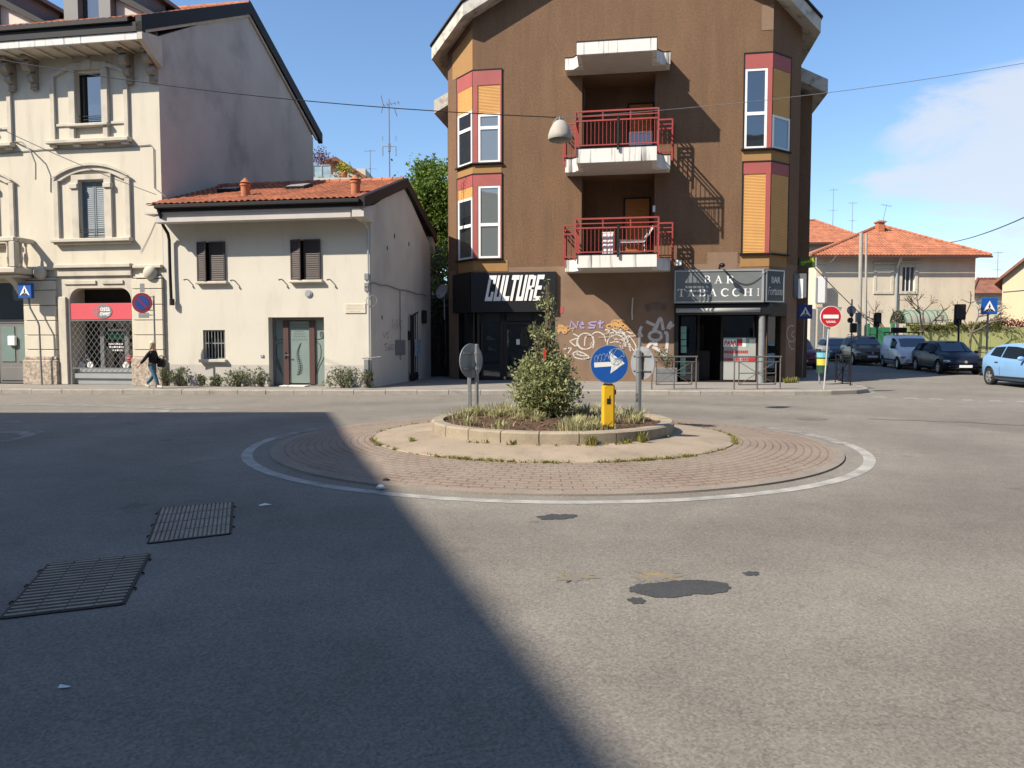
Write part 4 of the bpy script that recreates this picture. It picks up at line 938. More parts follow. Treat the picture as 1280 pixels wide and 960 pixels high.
for p,q in (((-ov-0.02,zgt+0.07),(SD/2,zrd+0.10)),((SD/2+0.0001,zrd+0.10),(SD+0.55,zgt+0.05))): b.prism([p,q,(q[0],q[1]-0.36),(p[0],p[1]-0.36)],'x',SX-0.04,SX+0.16)
b.build('verge_board',M['dark_metal'],house)
def onroof(px,py):      # local point of the front roof slope seen at a pixel
    best=None
    for i in range(0,400):
        c=-ov+i*(SD/2+ov)/400; X,Z=FS.P(px,py,c); zr=zgt+(zrd-zgt)*(c+ov)/(SD/2+ov)
        if best is None or abs(Z-zr)<best[0]: best=(abs(Z-zr),X,c,zr)
    return best[1:]
for px,py,py1,lab in ((307,246,223,''),(444.5,243,219,'')):
    x,y,z=onroof(px,py); h=FS.Z(py1,px,y)-z
    b=MB(); b.lathe((x,y,z-0.15),[(0.15,0),(0.15,0.3),(0.16,h*0.80),(0.185,h*0.82),(0.185,h*0.92),(0.10,h*0.96),(0.19,h*0.99),(0.02,h+0.17)],14); b.build('chimney_pot',M['terracotta'],house,smooth=True,angle=40)
sl=math.atan2(zrd-zgt,SD/2+ov)
for px,py,wd,hh in ((288,240.5,0.78,0.55),(374,236.5,0.78,0.75)):
    x,y,z=onroof(px,py); 
    b=MB(); b.bbox(-wd/2,wd/2,-hh/2,hh/2,0.0,0.13,0.02); o=b.build('skylight',M['dark_metal'],house,loc=(x,y,z+0.03),rot=(sl,0,0))
    b=MB(); b.bbox(-wd/2+0.06,wd/2-0.06,-hh/2+0.06,hh/2-0.06,0.131,0.14,0.003); b.build('pane',M['alu'],o)
# shutters: the left leaf stands ajar, the right one is flat
def ajar(x0,x1):
    b=MB(); shutter_leaf(b,0,(x1-x0)*0.46,uz0,uz1,0.0); o=b.build('shutter',M['brown_shutter'],house,loc=(x0-0.08,-0.03,0),rot=(0,0,R(-16)))
    b=MB(); shutter_leaf(b,x0+(x1-x0)*0.43,x1+0.06,uz0,uz1,-0.03); b.build('shutter',M['brown_shutter'],house)
    b=MB(); b.box(x0,x1,0.2,0.22,uz0,uz1); b.build('pane',M['black_matte'],house)
    b=MB(); b.bbox(x0-0.12,x1+0.16,-0.16,0.03,uz0-0.10,uz0-0.001,0.02); b.build('sill',M['trim'],house)
ajar(ax0,ax1); ajar(bx0,bx1)
# barred window
b=MB(); b.box(cx0,cx1,0.235,0.25,cz0_,cz1_); wn=b.build('barred_window',M['black_matte'],house)
b=MB()
for i in range(7): x=cx0+0.06+(cx1-cx0-0.12)*i/6; b.tube([(x,0.06,cz0_),(x,0.06,cz1_)],0.013,6)
for z in (cz0_+0.03,(cz0_+cz1_)/2+0.05,cz1_-0.03): b.box(cx0,cx1,0.050,0.072,z-0.012,z+0.012)
b.build('window_bars',M['alu'],wn)
b=MB(); b.bbox(cx0-0.12,cx1+0.08,-0.15,0.05,cz0_-0.11,cz0_-0.001,0.02); b.build('sill',M['trim'],wn)
# frosted glass door with side lights
x1_,x2_,x3_,x4_=PX(354.5,0.3,440),PX(361.5,0.3,440),PX(387,0.3,440),PX(394,0.3,440); ya=0.30
b=MB()
b.box(dx0,dx0+0.10,ya,ya+0.09,0.15,dz1); b.box(dx1-0.03,dx1,ya,ya+0.09,0.15,dz1); b.box(dx0+0.10,dx1-0.03,ya,ya+0.09,dz1-0.10,dz1); b.box(dx0+0.1,dx1-0.03,ya,ya+0.09,0.15,0.22)
door=b.build('door',M['door_grey'],house)
b=MB(); b.bbox(x1_,x2_,ya-0.03,ya+0.08,0.22,dz1-0.10,0.01); b.bbox(x3_,x4_,ya-0.03,ya+0.08,0.22,dz1-0.10,0.01); build_cut(b,'door_post',M['reddish_frame'],door,[(x2_+x3_)/2])
b=MB(); b.box(dx0+0.1,x1_,ya+0.04,ya+0.05,0.22,dz1-0.1); b.box(x2_,x3_,ya+0.03,ya+0.04,0.26,dz1-0.13); b.box(x4_,dx1-0.03,ya+0.04,ya+0.05,0.22,dz1-0.1); b.build('pane',M['frost'],door)
b=MB(); b.bbox(x1_+0.02,x3_,-0.12,ya-0.03,0.151,0.19,0.01); b.build('threshold',M['concrete'],door)
b=MB(); zh=PZ(444,360,0.3); b.tube([(x1_+0.1,ya-0.03,zh),(x1_+0.1,ya-0.09,zh),(x1_+0.24,ya-0.09,zh)],0.015,6); b.bbox(x1_+0.07,x1_+0.13,ya-0.045,ya-0.031,zh-0.12,zh+0.10,0.004); b.build('handle',M['black'],door)
DZ=lambda x,y: FS.P(330+x/7.53,380+y/7.53,ya)      # survey marks of the etched figures
b=MB()
spine=[(340,375),(330,400),(320,430),(315,465),(320,505),(330,540),(340,580),(340,615),(333,645),(322,675)]
P_=[DZ(*p) for p in spine]
for i in range(len(P_)-1):
    for t in (0.0,0.5):
        x=P_[i][0]+(P_[i+1][0]-P_[i][0])*t; z=P_[i][1]+(P_[i+1][1]-P_[i][1])*t; w_=0.035+0.055*min(1,(i+t)/6); tl=0.02
        b.add([(x-w_,ya+0.025,z-0.012-tl),(x+w_,ya+0.025,z-0.012+tl),(x+w_,ya+0.025,z+0.012+tl),(x-w_,ya+0.025,z+0.012-tl)],[(0,1,2,3)])
b.ribbon(P_,0.025,ya+0.0235)
for pl in ([(475,320),(500,335),(520,330),(550,320),(565,330)],[(475,350),(510,370),(525,385),(535,440),(530,500),(515,540),(495,600),(480,660)],[(560,500),(545,540),(520,580),(500,640),(478,680)],[(530,260),(552,265),(560,295),(550,325),(530,310),(525,280),(535,260)],[(550,265),(558,300),(548,320)],[(540,270),(545,310)],
           [(100,320),(125,345),(160,330),(175,340)],[(175,365),(135,365),(118,390),(112,440),(118,500),(130,560),(150,620),(172,670)],[(108,520),(115,560),(135,610),(165,655)],[(130,520),(140,560),(160,620)],[(100,300),(112,310),(108,330)]):
    b.ribbon([DZ(*p) for p in pl],0.022,ya+0.032)
b.build('etched_figure',M['ink'],door)
b=MB(); q=random.Random(3)
for yy,x0,x1 in ((190,240,415),(215,255,405),(250,290,370),(275,280,380),(300,275,390),(330,260,400)):
    x=x0
    while x<x1:
        w_=q.uniform(8,24); a=DZ(x,yy); c=DZ(min(x+w_,x1),yy+10); b.box(a[0],c[0],ya+0.026,ya+0.0295,c[1],a[1]); x+=w_+7
M['frost_mark']=pmat('faint_frosted_lettering',(0.13,0.17,0.16),0.0,1,0.5)
b.build('door_lettering',M['frost_mark'],door)
# small fittings
b=MB()
for px,py in ((235,350),(293,351),(353,350),(413,350)):
    x,z=FS.P(px,py,-0.03); b.tube([(x,-0.0,z),(x,-0.16,z+0.02),(x-0.03,-0.20,z-0.02)],0.02,6); b.ellipsoid((x-0.03,-0.2,z),0.04,0.04,0.03)
build_cut(b,'shutter_stay',M['dull_grey'],house,[PX(265,0,350),PX(320,0,350),PX(385,0,350)])
x,z=FS.P(386,367,0); b=MB(); b.disc((x,-0.02,z),0.13,(0,1,0),0.04,20); b.disc((x,-0.05,z),0.09,(0,1,0),0.02,20); b.build('vent_cover',M['alu'],house)
x,z=FS.P(328,445,0); b=MB(); b.bbox(x-0.06,x+0.06,-0.04,-0.004,z-0.05,z+0.05,0.01); b.build('doorbell',M['alu'],house)
x0,z1=FS.P(431.5,379.5,0); x1,z0=FS.P(457.5,391.5,0)
b=MB(); b.bbox(x0,x1,-0.035,-0.004,z0,z1,0.008); pq=b.build('street_plaque',M['cream'],house)
b=MB(); q=random.Random(8)
for k,(a,c) in enumerate(((0.14,0.86),(0.10,0.92),(0.22,0.74))):
    x=x0+(x1-x0)*a; zz=z1-0.095-k*0.095
    while x<x0+(x1-x0)*c:
        w_=q.uniform(0.012,0.03); b.box(x,x+w_,-0.0385,-0.0352,zz,zz+0.045); x+=w_+q.choice((0.012,0.012,0.03))
b.build('plaque_lettering',M['trim'],pq)
# gutter downpipes
b=MB(); pp=[(197,260),(200,268),(204,282),(210,292),(211.5,300),(212.5,340),(214,374),(215,378)]
yy=[-1.0,-0.95,-0.5,-0.22,-0.14,-0.14,-0.14,-0.14]
b.tube([(FS.P(x,y,c)[0],c,FS.P(x,y,c)[1]) for (x,y),c in zip(pp,yy)],0.055,8); x,z=FS.P(215,378,-0.14); b.tube([(x,-0.14,z+0.12),(x,-0.14,z-0.10)],0.085,8); b.build('downpipe',M['dark_metal'],house)
b=MB(); x=SX-0.05; b.tube([(x-0.12,-0.85,zgb),(x-0.06,-0.3,zgb-0.35),(x-0.02,-0.07,zgb-0.6),(x,-0.07,0.2)],0.035,7); b.build('downpipe',M['alu'],house)
b=MB(); 
for py,s in ((346,0.11),(357,0.09),(361,0.09)):
    z=FS.Z(py,462,-0.05); b.bbox(SX-0.20,SX-0.05,-0.12,-0.006,z-s,z+s,0.01)
build_cut(b,'junction_box',M['dull_grey'],house,[FS.Z(351.5,462,-0.05)],2)
b=MB(); z=FS.Z(376,466,-0.05); b.tube([(SX+0.03+0.19*math.cos(a),-0.06+0.02*math.sin(3*a),z+0.19*math.sin(a)) for a in [2*math.pi*i/20 for i in range(21)]],0.012,5)
zq=FS.Z(353,466,0); 
b.tube([(SX-0.02,-0.05,zq-0.05),(SX+0.05,0.1,zq)]+[(SX+0.05,0.1+i*0.72,zq-0.05*i*0.15-0.03*math.sin(i*2.1)) for i in range(1,10)],0.022,5); b.tube([(SX+0.04,3.0,zq-0.1),(SX+0.04,3.0,1.0)],0.016,5)
b.build('wall_cable',M['dull_grey'],house)
b=MB(); b.bbox(SX-0.22,SX-0.04,-0.20,-0.012,0.15,FS.Z(449,460,-0.1),0.02); b.tube([(SX-0.3,-0.1,FS.Z(448,460,-0.1)),(SX+0.35,-0.1,FS.Z(446,462,-0.1))],0.02,6); b.build('meter_pipe',M['dull_grey'],house)
FSide=Frame(*(FS.w(SX+0.001,0)[:2]),rot=FS.rot+math.pi/2)     # gable wall facing right: x runs back along it
b=MB(); xs_=lambda px,py: FSide.P(px,py,0)
for px,py,s in ((493,295,0.10),(484,310,0.09),(511,305,0.09),(477.5,397,0.08)):
    x,z=xs_(px,py); b.ellipsoid((SX+0.002,x,z),0.02,s*0.6,s,8,6)
M['hole']=pmat('dark_wall_hole',(0.06,0.055,0.05),0,1,0.95)
build_cut(b,'patched_hole',M['hole'],house,[0.9,1.75,3.2],1)
b=MB(); x0,z0=xs_(509.5,425); x1,z1=xs_(512.5,414); b.bbox(SX+0.002,SX+0.10,x0,x1,z0,z1,0.01); b.build('intercom_box',M['black'],house)
b=MB(); x0,z0=xs_(494,444); x1,z1=xs_(505,425); b.bbox(SX+0.002,SX+0.06,x0,x1,z0,z1,0.01); b.build('meter_box',M['dull_grey'],house)
# sprayed tags on the side wall
b=MB(); q=random.Random(12)
def side_scrawl(pts): 
    P=[xs_(460+x/4.57,280+y/4.57) for x,y in pts]; r=MB().ribbon(P,0.032,0.0); b.add([(SX+0.006+0.0008*len(b.f)*0.02,p[0],p[2]) for p in r.v],r.f)
for pl in ([(92,690),(108,682),(96,700),(112,706),(98,724)],[(114,722),(122,688),(130,722),(118,708)],[(132,722),(134,688),(146,694),(136,704),(150,722)],[(150,690),(158,722),(160,690)],
           [(82,620),(92,650),(104,618)],[(118,615),(106,628),(118,640),(106,655)],[(140,545),(136,600),(150,570),(158,610),(160,545)],[(168,550),(166,600),(182,560),(190,600)],[(178,545),(196,560),(186,580)]): side_scrawl(pl)
M['tag_black']=pmat('faded_black_spray',(0.10,0.10,0.10),0,1,0.9)
b.build('graffiti',M['tag_black'],house,fix=False)

# ------------------------------------------------------------------ brown apartment block
FB=Frame(-1.54,30.5); BW=11.31; CH=1.35; CHR=1.25
BX=FB.X; BZ=FB.Z; BP=FB.P
blk=thing('apartment_block','brown rendered apartment block with red railed balconies, corner windows and two shops','apartment block',tuple(FB.o),FB.rot)
FCL=Frame(*FB.w(0,0)[:2],rot=FB.rot-math.pi/4)   # left chamfer: x negative along it
FCR=Frame(*FB.w(BW,0)[:2],rot=FB.rot+math.pi/4)  # right chamfer: x positive along it
CW=CH*math.sqrt(2); CWR=CHR*math.sqrt(2)
zw0=14.30; slope=0.53
def roof_z(x): return zw0+slope*min(x,BW-x)
lgx0=BX(727,0,250); lgx1=BX(818,0,250)
lg1=(lgx0,lgx1,BZ(188,770,0)-0.25,BZ(93.5,770,0)); lg2=(lgx0,lgx1,BZ(320,770,0)-0.05,BZ(217,770,0)); LD=1.45
cu0=0.02; cu1=BX(694,0,430); cuz=BZ(389,640); br0=BX(842.5,0,430); br1=BW; brz=BZ(377,900)
ztop_g=BZ(340,700)
# lower wall (faded plaster) and upper wall (scratch render)
zsplit=BZ(333,700)
b=MB(); b.wall(0,BW,zsplit,zw0,[(*lg1,LD),(*lg2,LD)],0.0,LD)
b.poly([(0,0,zw0),(BW,0,zw0),(BW/2,0,roof_z(BW/2))])
# side walls and wider rear block
RX0,RX1,RY0,RY1=-2.2,13.68,4.6,11.0
zc=zw0+slope*(-CH)
for s,x0,c_ in ((-1,-CH,CH),(1,BW+CHR,CHR)): zq=roof_z(-c_); b.quad((x0,c_,zsplit),(x0,RY0+0.2,zsplit),(x0,RY0+0.2,zq+0.1),(x0,c_,zq+0.1))
b.build('upper_wall',M['brown'],blk,fix=False)
b=MB()
for h in (lg1,lg2):
    a,c,z0,z1=h; b.quad((a+0.001,LD,z0),(c-0.001,LD,z0),(c-0.001,LD,z1),(a+0.001,LD,z1)); b.quad((a,0.0,z0+0.001),(c,0.0,z0+0.001),(c,LD,z0+0.001),(a,LD,z0+0.001))
b.build('loggia_wall',M['brown'],blk,fix=False)
b=MB(); b.wall(0,BW,0,zsplit,[(0.0,cu1,-0.1,ztop_g,2.2),(br0,br1,-0.1,BZ(337,900),2.6)],-0.002,1)
for s,x0,c_ in ((-1,-CH,CH),(1,BW+CHR,CHR)): b.quad((x0,c_,0),(x0,RY0+0.2,0),(x0,RY0+0.2,zsplit),(x0,c_,zsplit))
b.build('ground_floor_wall',M['brown_low'],blk,fix=False)
b=MB(); hgt=zc-1.45
b.box(RX0,RX1,RY0,RY1,0,hgt); b.build('rear_wing',M['brown'],blk)
def cham(mb,fr_l,x0,x1,z0,z1,off,zslope=None):
    """upright quad lying on a chamfer face, written back into the block's own axes"""
    pass
def on_left(x,y,z):   # chamfer coordinates -> block coordinates (x <= 0 along the left chamfer, y outward negative)
    c=math.sqrt(0.5); return (x*c+ y*c, -x*c + y*c, z)
def on_right(x,y,z):
    c=math.sqrt(0.5); return (BW+x*c - y*c, x*c + y*c, z)
# chamfer faces: upper render, lower plaster piers
for f,xs in ((on_left,(-CW,0)),(on_right,(0,CWR))):
    za=zc+0.0 if f is on_left else zw0; zb_=zw0 if f is on_left else roof_z(-CHR)
    b=MB(); b.add([f(xs[0],0,zsplit),f(xs[1],0,zsplit),f(xs[1],0,zb_),f(xs[0],0,za)],[(0,1,2,3)]); b.build('corner_wall',M['brown'],blk,fix=False)
# ground floor corners: brown pier at the outer end, shop glazing turns the corner
pl=0.42
def fbox(b,f,x0,x1,y0,y1,z0,z1):
    r=MB().box(x0,x1,y0,y1,z0,z1); b.add([f(*p) for p in r.v],r.f)
b=MB(); fbox(b,on_left,-CW,-CW+0.62,0.0,0.4,0,zsplit); b.build('corner_pier',M['brown_low'],blk)
b=MB(); fbox(b,on_right,CWR-0.62,CWR,0.0,0.4,0,zsplit); b.build('corner_pier',M['brown_low'],blk)
b=MB(); fbox(b,on_right,0.0,CWR-0.625,0.0,0.2,BZ(379,900),zsplit); b.build('corner_pier',M['brown_low'],blk)
# roof slab with stained concrete edges
OV=0.62; yo=-OV
def plan(mir):
    C_=CHR if mir else CH
    pts=[(BW/2,yo),(-0.257,yo),(-C_-OV,C_-OV*0.414),(-C_-OV,RY0+0.5),(BW/2,RY0+0.5)]
    return [(BW-x,y) for x,y in pts] if mir else pts
b=MB()
for mir in (False,True):
    P=plan(mir); n=len(P); TH=0.52
    lo=[(x,y,roof_z(x)+0.02) for x,y in P]; hi=[(x,y,roof_z(x)+TH) for x,y in P]
    b.add(lo+hi,[tuple(range(n)),tuple(reversed(range(n,2*n)))]+[(i,(i+1)%n,n+(i+1)%n,n+i) for i in range(n-1)])
rf=b.build('roof_slab',M['barge'],blk)
b=MB()
for mir in (False,True):
    P=plan(mir); hi=[(x+(0.06 if x>BW/2 else -0.06 if x<BW/2 else 0),y-0.06 if y<2 else y,roof_z(x)+0.545) for x,y in P]
    n=len(P); up=[(x,y,z+0.05) for x,y,z in hi]
    b.add(hi+up,[tuple(range(n)),tuple(reversed(range(n,2*n)))]+[(i,(i+1)%n,n+(i+1)%n,n+i) for i in range(n-1)])
b.build('roof_covering',M['roof_sheet'],rf)
b=MB()
hg=hgt+0.02
for sx,x0 in ((-1,RX0),(1,RX1)):
    xe=x0+sx*0.50; xm=BW/2; zr_=hg+slope*(abs(xm-xe))
    pts=[(xe,hg-0.15),(xe,hg+0.42),(xm,zr_+0.42-0.15),(xm,zr_-0.15)]
    b.prism(pts,'y',RY0-0.5,RY1+0.5)
b.build('rear_roof',M['barge'],blk)

# corner windows -----------------------------------------------------------------------------------
def roller(b,f,x0,x1,z0,z1,y):
    n=max(2,int((z1-z0)/0.055)); h=(z1-z0)/n
    for i in range(n):
        z=z0+i*h; r=MB().add([(x0,y,z),(x1,y,z),(x1,y-0.012,z+h*0.5),(x0,y-0.012,z+h*0.5),(x1,y,z+h*0.96),(x0,y,z+h*0.96)],[(0,1,2,3),(3,2,4,5)]); b.add([f(*p) for p in r.v],r.f)
flat_f=lambda x,y,z:(x,y,z)
def casement(f,x0,x1,z0,z1,y,parent,split=None,pane='glass',name='window'):
    b=MB(); t=0.085
    for a in ((x0,x0+t,z0,z1),(x1-t,x1,z0,z1),(x0+t,x1-t,z1-t,z1),(x0+t,x1-t,z0,z0+t)): fbox(b,f,a[0],a[1],y,y+0.07,a[2],a[3])
    if split: fbox(b,f,x0+t,x1-t,y-0.006,y+0.064,split-0.06,split+0.06)
    wn=b.build(name,M['white_frame'],parent)
    b=MB(); fbox(b,f,x0+0.03,x1-0.03,y+0.03,y+0.04,z0+0.03,z1-0.03); b.build('pane',M[pane],wn); return wn
class cfr: pass
def left_bay(zt,zr,zs_,zb_,front_shut,left_shut,front_split,left_split,pf,pl_):
    """red lintel zt..zr, window zr..zb_, shutters rolled down to the given heights"""
    xa=-CW*0.60; xw=BX(627,0,200)
    b=MB(); fbox(b,on_left,xa,0.0,-0.035,0.0,zr,zt); fbox(b,flat_f,0.0,xw,-0.05,-0.001,zr,zt); b.build('lintel_panel',M['pink_panel'],blk)
    b=MB(); fbox(b,flat_f,0.015,0.20,-0.055,-0.001,zb_,zr-0.001); fbox(b,on_left,xa,xa+0.07,-0.04,-0.001,zb_,zr-0.001); fbox(b,flat_f,xw-0.05,xw,-0.045,-0.001,zb_,zr-0.001); b.build('red_mullion',M['pink_panel'],blk)
    b=MB(); fbox(b,on_left,xa-0.04,xa,-0.045,0.0,zb_-0.05,zt+0.03); fbox(b,on_left,xa,0.02,-0.05,0.0,zt,zt+0.045); fbox(b,flat_f,0.0,xw+0.03,-0.065,-0.001,zt+0.0005,zt+0.045); fbox(b,flat_f,xw,xw+0.03,-0.05,-0.001,zb_-0.05,zt); fbox(b,flat_f,-0.02,xw+0.05,-0.13,-0.001,zb_-0.055,zb_-0.001); fbox(b,on_left,xa-0.06,0.03,-0.12,0.0,zb_-0.0545,zb_-0.002); b.build('frame_trim',M['dark_metal'],blk)
    if front_shut: 
        b=MB(); roller(b,flat_f,0.20,xw-0.05,front_shut,zr,-0.02); b.build('roller_shutter',M['shutter_yellow'],blk)
    if left_shut:
        b=MB(); roller(b,on_left,xa+0.07,-0.01,left_shut,zr,-0.02); b.build('roller_shutter',M['shutter_yellow'],blk)
    casement(flat_f,0.22,xw-0.05,zb_,(front_shut or zr)+0.0,-0.04,blk,front_split,pf); casement(on_left,xa+0.07,-0.01,zb_,(left_shut or zr),-0.04,blk,left_split,pl_)
Zl=lambda y: BZ(y,610,0)
left_bay(Zl(88),Zl(106.5),0,Zl(203.5),Zl(143),Zl(137),Zl(160),Zl(159),'glass_pale','glass')
left_bay(Zl(218),Zl(232.5),0,Zl(323),None,Zl(246),Zl(281),Zl(281),'glass_pale','glass')
xw=BX(627,0,200)
b=MB(); xa=-CW*0.60
fbox(b,flat_f,0.0,xw+0.0,-0.02,-0.001,Zl(217.0),Zl(206)); fbox(b,on_left,xa,0.0,-0.012,0.0,Zl(217.0),Zl(206)); b.build('ochre_spandrel',M['ochre'],blk); b=MB(); fbox(b,flat_f,0.0,xw+0.25,-0.018,-0.001,Zl(339.5),Zl(325.5)); fbox(b,on_left,xa,0.0,-0.012,0.0,Zl(339.5),Zl(325.5)); b.build('ochre_spandrel',M['ochre'],blk); b=MB()
r=[(-CW+0.02,zsplit+8.6),(-0.0,zsplit+8.85)]
b.add([on_left(xa-0.02,-0.010,Zl(88)+0.06),on_left(0,-0.010,Zl(88)+0.06),on_left(0,-0.010,zw0-0.35),on_left(-CW*0.8,-0.010,zc-0.15),on_left(-CW*0.8,-0.010,Zl(88)+0.06)],[(0,1,2,3,4)])
b.build('ochre_spandrel',M['ochre'],blk)
def right_bay(zt,zr,zb_,closed):
    x0=BX(929.5,0,200); xm=BX(957.5,0,200); xe=CWR*0.60
    b=MB(); fbox(b,flat_f,x0,BW,-0.05,-0.001,zr,zt); fbox(b,on_right,0.0,xe,-0.035,0.0,zr,zt); b.build('lintel_panel',M['pink_panel'],blk)
    b=MB(); fbox(b,flat_f,xm,BW-0.01,-0.055,-0.001,zb_,zr-0.001); b.build('red_mullion',M['pink_panel'],blk)
    b=MB(); fbox(b,flat_f,x0-0.05,BW+0.02,-0.065,-0.001,zt,zt+0.05); fbox(b,flat_f,x0-0.05,x0,-0.05,-0.001,zb_,zt); fbox(b,on_right,xe,xe+0.04,-0.04,0.0,zb_,zt); fbox(b,on_right,-0.02,xe+0.04,-0.05,0.0,zt,zt+0.05); fbox(b,flat_f,x0-0.1,BW+0.02,-0.13,-0.001,zb_-0.055,zb_-0.001); fbox(b,on_right,-0.03,xe+0.06,-0.12,0.0,zb_-0.0545,zb_-0.002); b.build('frame_trim',M['dark_metal'],blk)
    b=MB()
    if closed: 
        roller(b,flat_f,x0,xm,zb_,zr,-0.02); roller(b,on_right,0.01,xe,zb_,zr,-0.02); b.build('roller_shutter',M['shutter_yellow'],blk)
    else:
        zs=zb_+(zr-zb_)*0.42; roller(b,on_right,0.01,xe,zs,zr,-0.02); b.build('roller_shutter',M['shutter_yellow'],blk)
        casement(flat_f,x0,xm,zb_,zr,-0.04,blk,zb_+(zr-zb_)*0.44,'glass'); casement(on_right,0.02,xe,zb_,zs,-0.04,blk,None,'glass_pale')
    b=MB(); fbox(b,flat_f,x0-0.06,BW,-0.02,-0.001,zb_-0.45 if not closed else zb_-0.50,zb_-0.06); fbox(b,on_right,0,xe,-0.012,0,zb_-0.45 if not closed else zb_-0.50,zb_-0.06); b.build('ochre_spandrel',M['ochre'],blk)
Zr=lambda y: BZ(y,945,0)
right_bay(Zr(67.5),Zr(86),Zr(186),False); right_bay(Zr(203),Zr(217.5),Zr(316.5),True)
b=MB(); x0=BX(884,0,330); fbox(b,flat_f,x0,BX(922,0,330),-0.016,-0.001,Zr(337),Zr(314.5)); b.build('plaster_repair',M['brown_low'],blk); b=MB(); fbox(b,flat_f,BW-0.42,BW,-0.014,-0.001,zw0-1.15,zw0-0.25); b.build('plaster_repair',M['brown_low'],blk)

# balconies -----------------------------------------------------------------------------------------
PC=2.1; PS=0.65
def balcony(name,top_px,face_px,side_px,first,railing=True):
    xc0=BX(721.0,-PC,top_px); xc1=BX(821,-PC,top_px); xs0=BX(706.5,-PS,top_px+10); xs1=BX(838,-PS,top_px+10)
    z1=BZ(top_px,770,-PC); z0=BZ(face_px,770,-PC)
    zs1=z1; zs0=z0-0.02
    P=[(xs0,-0.002),(xs0,-PS),(xc0-0.25,-PS),(xc0-0.03,-PS-0.30),(xc0,-PC),(xc1,-PC),(xc1+0.03,-PS-0.30),(xc1+0.25,-PS),(xs1,-PS),(xs1,-0.002)]
    b=MB(); b.prism(P,'z',z0,z1); bl=b.build(name,M['concrete'],blk)
    b=MB(); b.prism([(x+(0.015 if x>xc0+2 else -0.015),y-0.015) for x,y in P[1:-1]],'z',z1+0.002,z1+0.035); b.build('drip_edge',M['dark_metal'],bl)
    b=MB(); b.prism([(P[1][0]+0.12,-0.003),(P[1][0]+0.12,-PS+0.12),(xc0+0.14,-PS+0.1),(xc0+0.14,-PC+0.14),(xc1-0.14,-PC+0.14),(xc1-0.14,-PS+0.1),(xs1-0.12,-PS+0.12),(xs1-0.12,-0.003)],'z',z0-0.012,z0-0.002); b.build('soffit',M['soffit'],bl)
    if not railing: return bl,(xc0,xc1,xs0,xs1,z1)
    H=1.28; b=MB(); e=0.04
    path=[(xs0-0.06,-0.03),(xs0-0.06,-PS-0.05),(xc0-0.05,-PS-0.05),(xc0-0.05,-PC-0.05),(xc1+0.05,-PC-0.05),(xc1+0.05,-PS-0.05),(xs1+0.06,-PS-0.05),(xs1+0.06,-0.03)]
    for p,q_ in zip(path[:-1],path[1:]):
        L=math.hypot(q_[0]-p[0],q_[1]-p[1])
        for z,w_ in ((z1+H,0.055),(z1+H-0.17,0.035),(z1+H-0.33,0.05),(z1+0.09,0.04)): b.bar((p[0],p[1],z),(q_[0],q_[1],z),w_,w_)
        n=max(1,int(L/0.135))
        for i in range(1,n): 
            x=p[0]+(q_[0]-p[0])*i/n; y=p[1]+(q_[1]-p[1])*i/n; b.bar((x,y,z1+0.09),(x,y,z1+H-0.33),0.016,0.016)
            if i in (n//3,2*n//3) and L>2: b.bar((x,y,z1+H-0.33),(x,y,z1+H),0.04,0.03)
    for p in path: b.bar((p[0],p[1],z1-0.22),(p[0],p[1],z1+H),0.05,0.05)
    b.build('railing',M['red_metal'],bl)
    xm=(xc0+xc1)/2+0.05
    b=MB(); b.box(xm-0.04,xm+0.28 if not first else xm+0.06,-PC-0.09,-PC-0.03,z1-0.22,z1+H-0.30) if False else b.bar((xm,-PC-0.08,z1-0.10),(xm,-PC-0.08,z1+H-0.25),0.07,0.05); b.build('rail_bracket',M['dark_metal'],bl)
    return bl,(xc0,xc1,xs0,xs1,z1)
balcony('canopy_slab',50,65.5,0,False,railing=False)
_,g1=balcony('balcony',184,202,0,True)
_,g2=balcony('balcony',318,334,0,False)
# loggia doors: orange roller shutter, white framed glass below
for (h,closed,pxa,pxb) in ((lg1,False,786,815),(lg2,True,782,812)):
    xa=BX(pxa,LD,200); xb=BX(pxb,LD,200); zt=h[3]-0.72; z0=h[2]+0.05
    b=MB(); zs=z0+ (0.0 if closed else 1.25)
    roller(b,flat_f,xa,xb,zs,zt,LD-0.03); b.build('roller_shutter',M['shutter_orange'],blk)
    b=MB(); fbox(b,flat_f,xa-0.07,xa,LD-0.06,LD-0.002,z0,zt+0.05); fbox(b,flat_f,xb,xb+0.07,LD-0.06,LD-0.002,z0,zt+0.05); fbox(b,flat_f,xa,xb,LD-0.06,LD-0.002,zt,zt+0.05); b.build('frame_trim',M['dark_metal'],blk)
    if not closed: casement(flat_f,xa,xb,z0,zs,LD-0.07,blk,z0+0.75,'glass_pale')
x,z=BP(817.5,261,0); b=MB(); b.bbox(x-0.05,x+0.05,-0.05,-0.001,z-0.12,z+0.12,0.01); b.build('wall_light',M['white_frame'],blk)
# things standing on the lower balcony
xc0,xc1,xs0,xs1,zb1=g2
x0=BX(753,-1.6,300); x1=BX(767,-1.6,300); hz=BZ(291.5,760,-1.6)-zb1
cab=thing('storage_cabinet','white plastic cabinet standing behind the red railing of the lower balcony','cabinet',tuple(FB.w((x0+x1)/2,-1.45,zb1+0.036)),FB.rot)
b=MB(); wd=(x1-x0)/2; b.bbox(-wd,wd,-0.2,0.2,0,hz-0.04,0.015); b.bbox(-wd-0.01,wd+0.01,-0.21,0.21,hz-0.04,hz,0.01); b.build('body',M['white_frame'],cab)
b=MB(); 
for i in range(2): b.bbox(-wd+0.02+i*wd,-0.02+i*wd,-0.215,-0.201,0.05,hz-0.08,0.005)
b.build('door',M['white_frame'],cab)
x0=BX(774,-1.3,300); lo=thing('lounge_chair','reclining lounge chair with a striped cushion on the lower balcony','lounge chair',tuple(FB.w(x0,-1.35,zb1+0.036)),FB.rot)
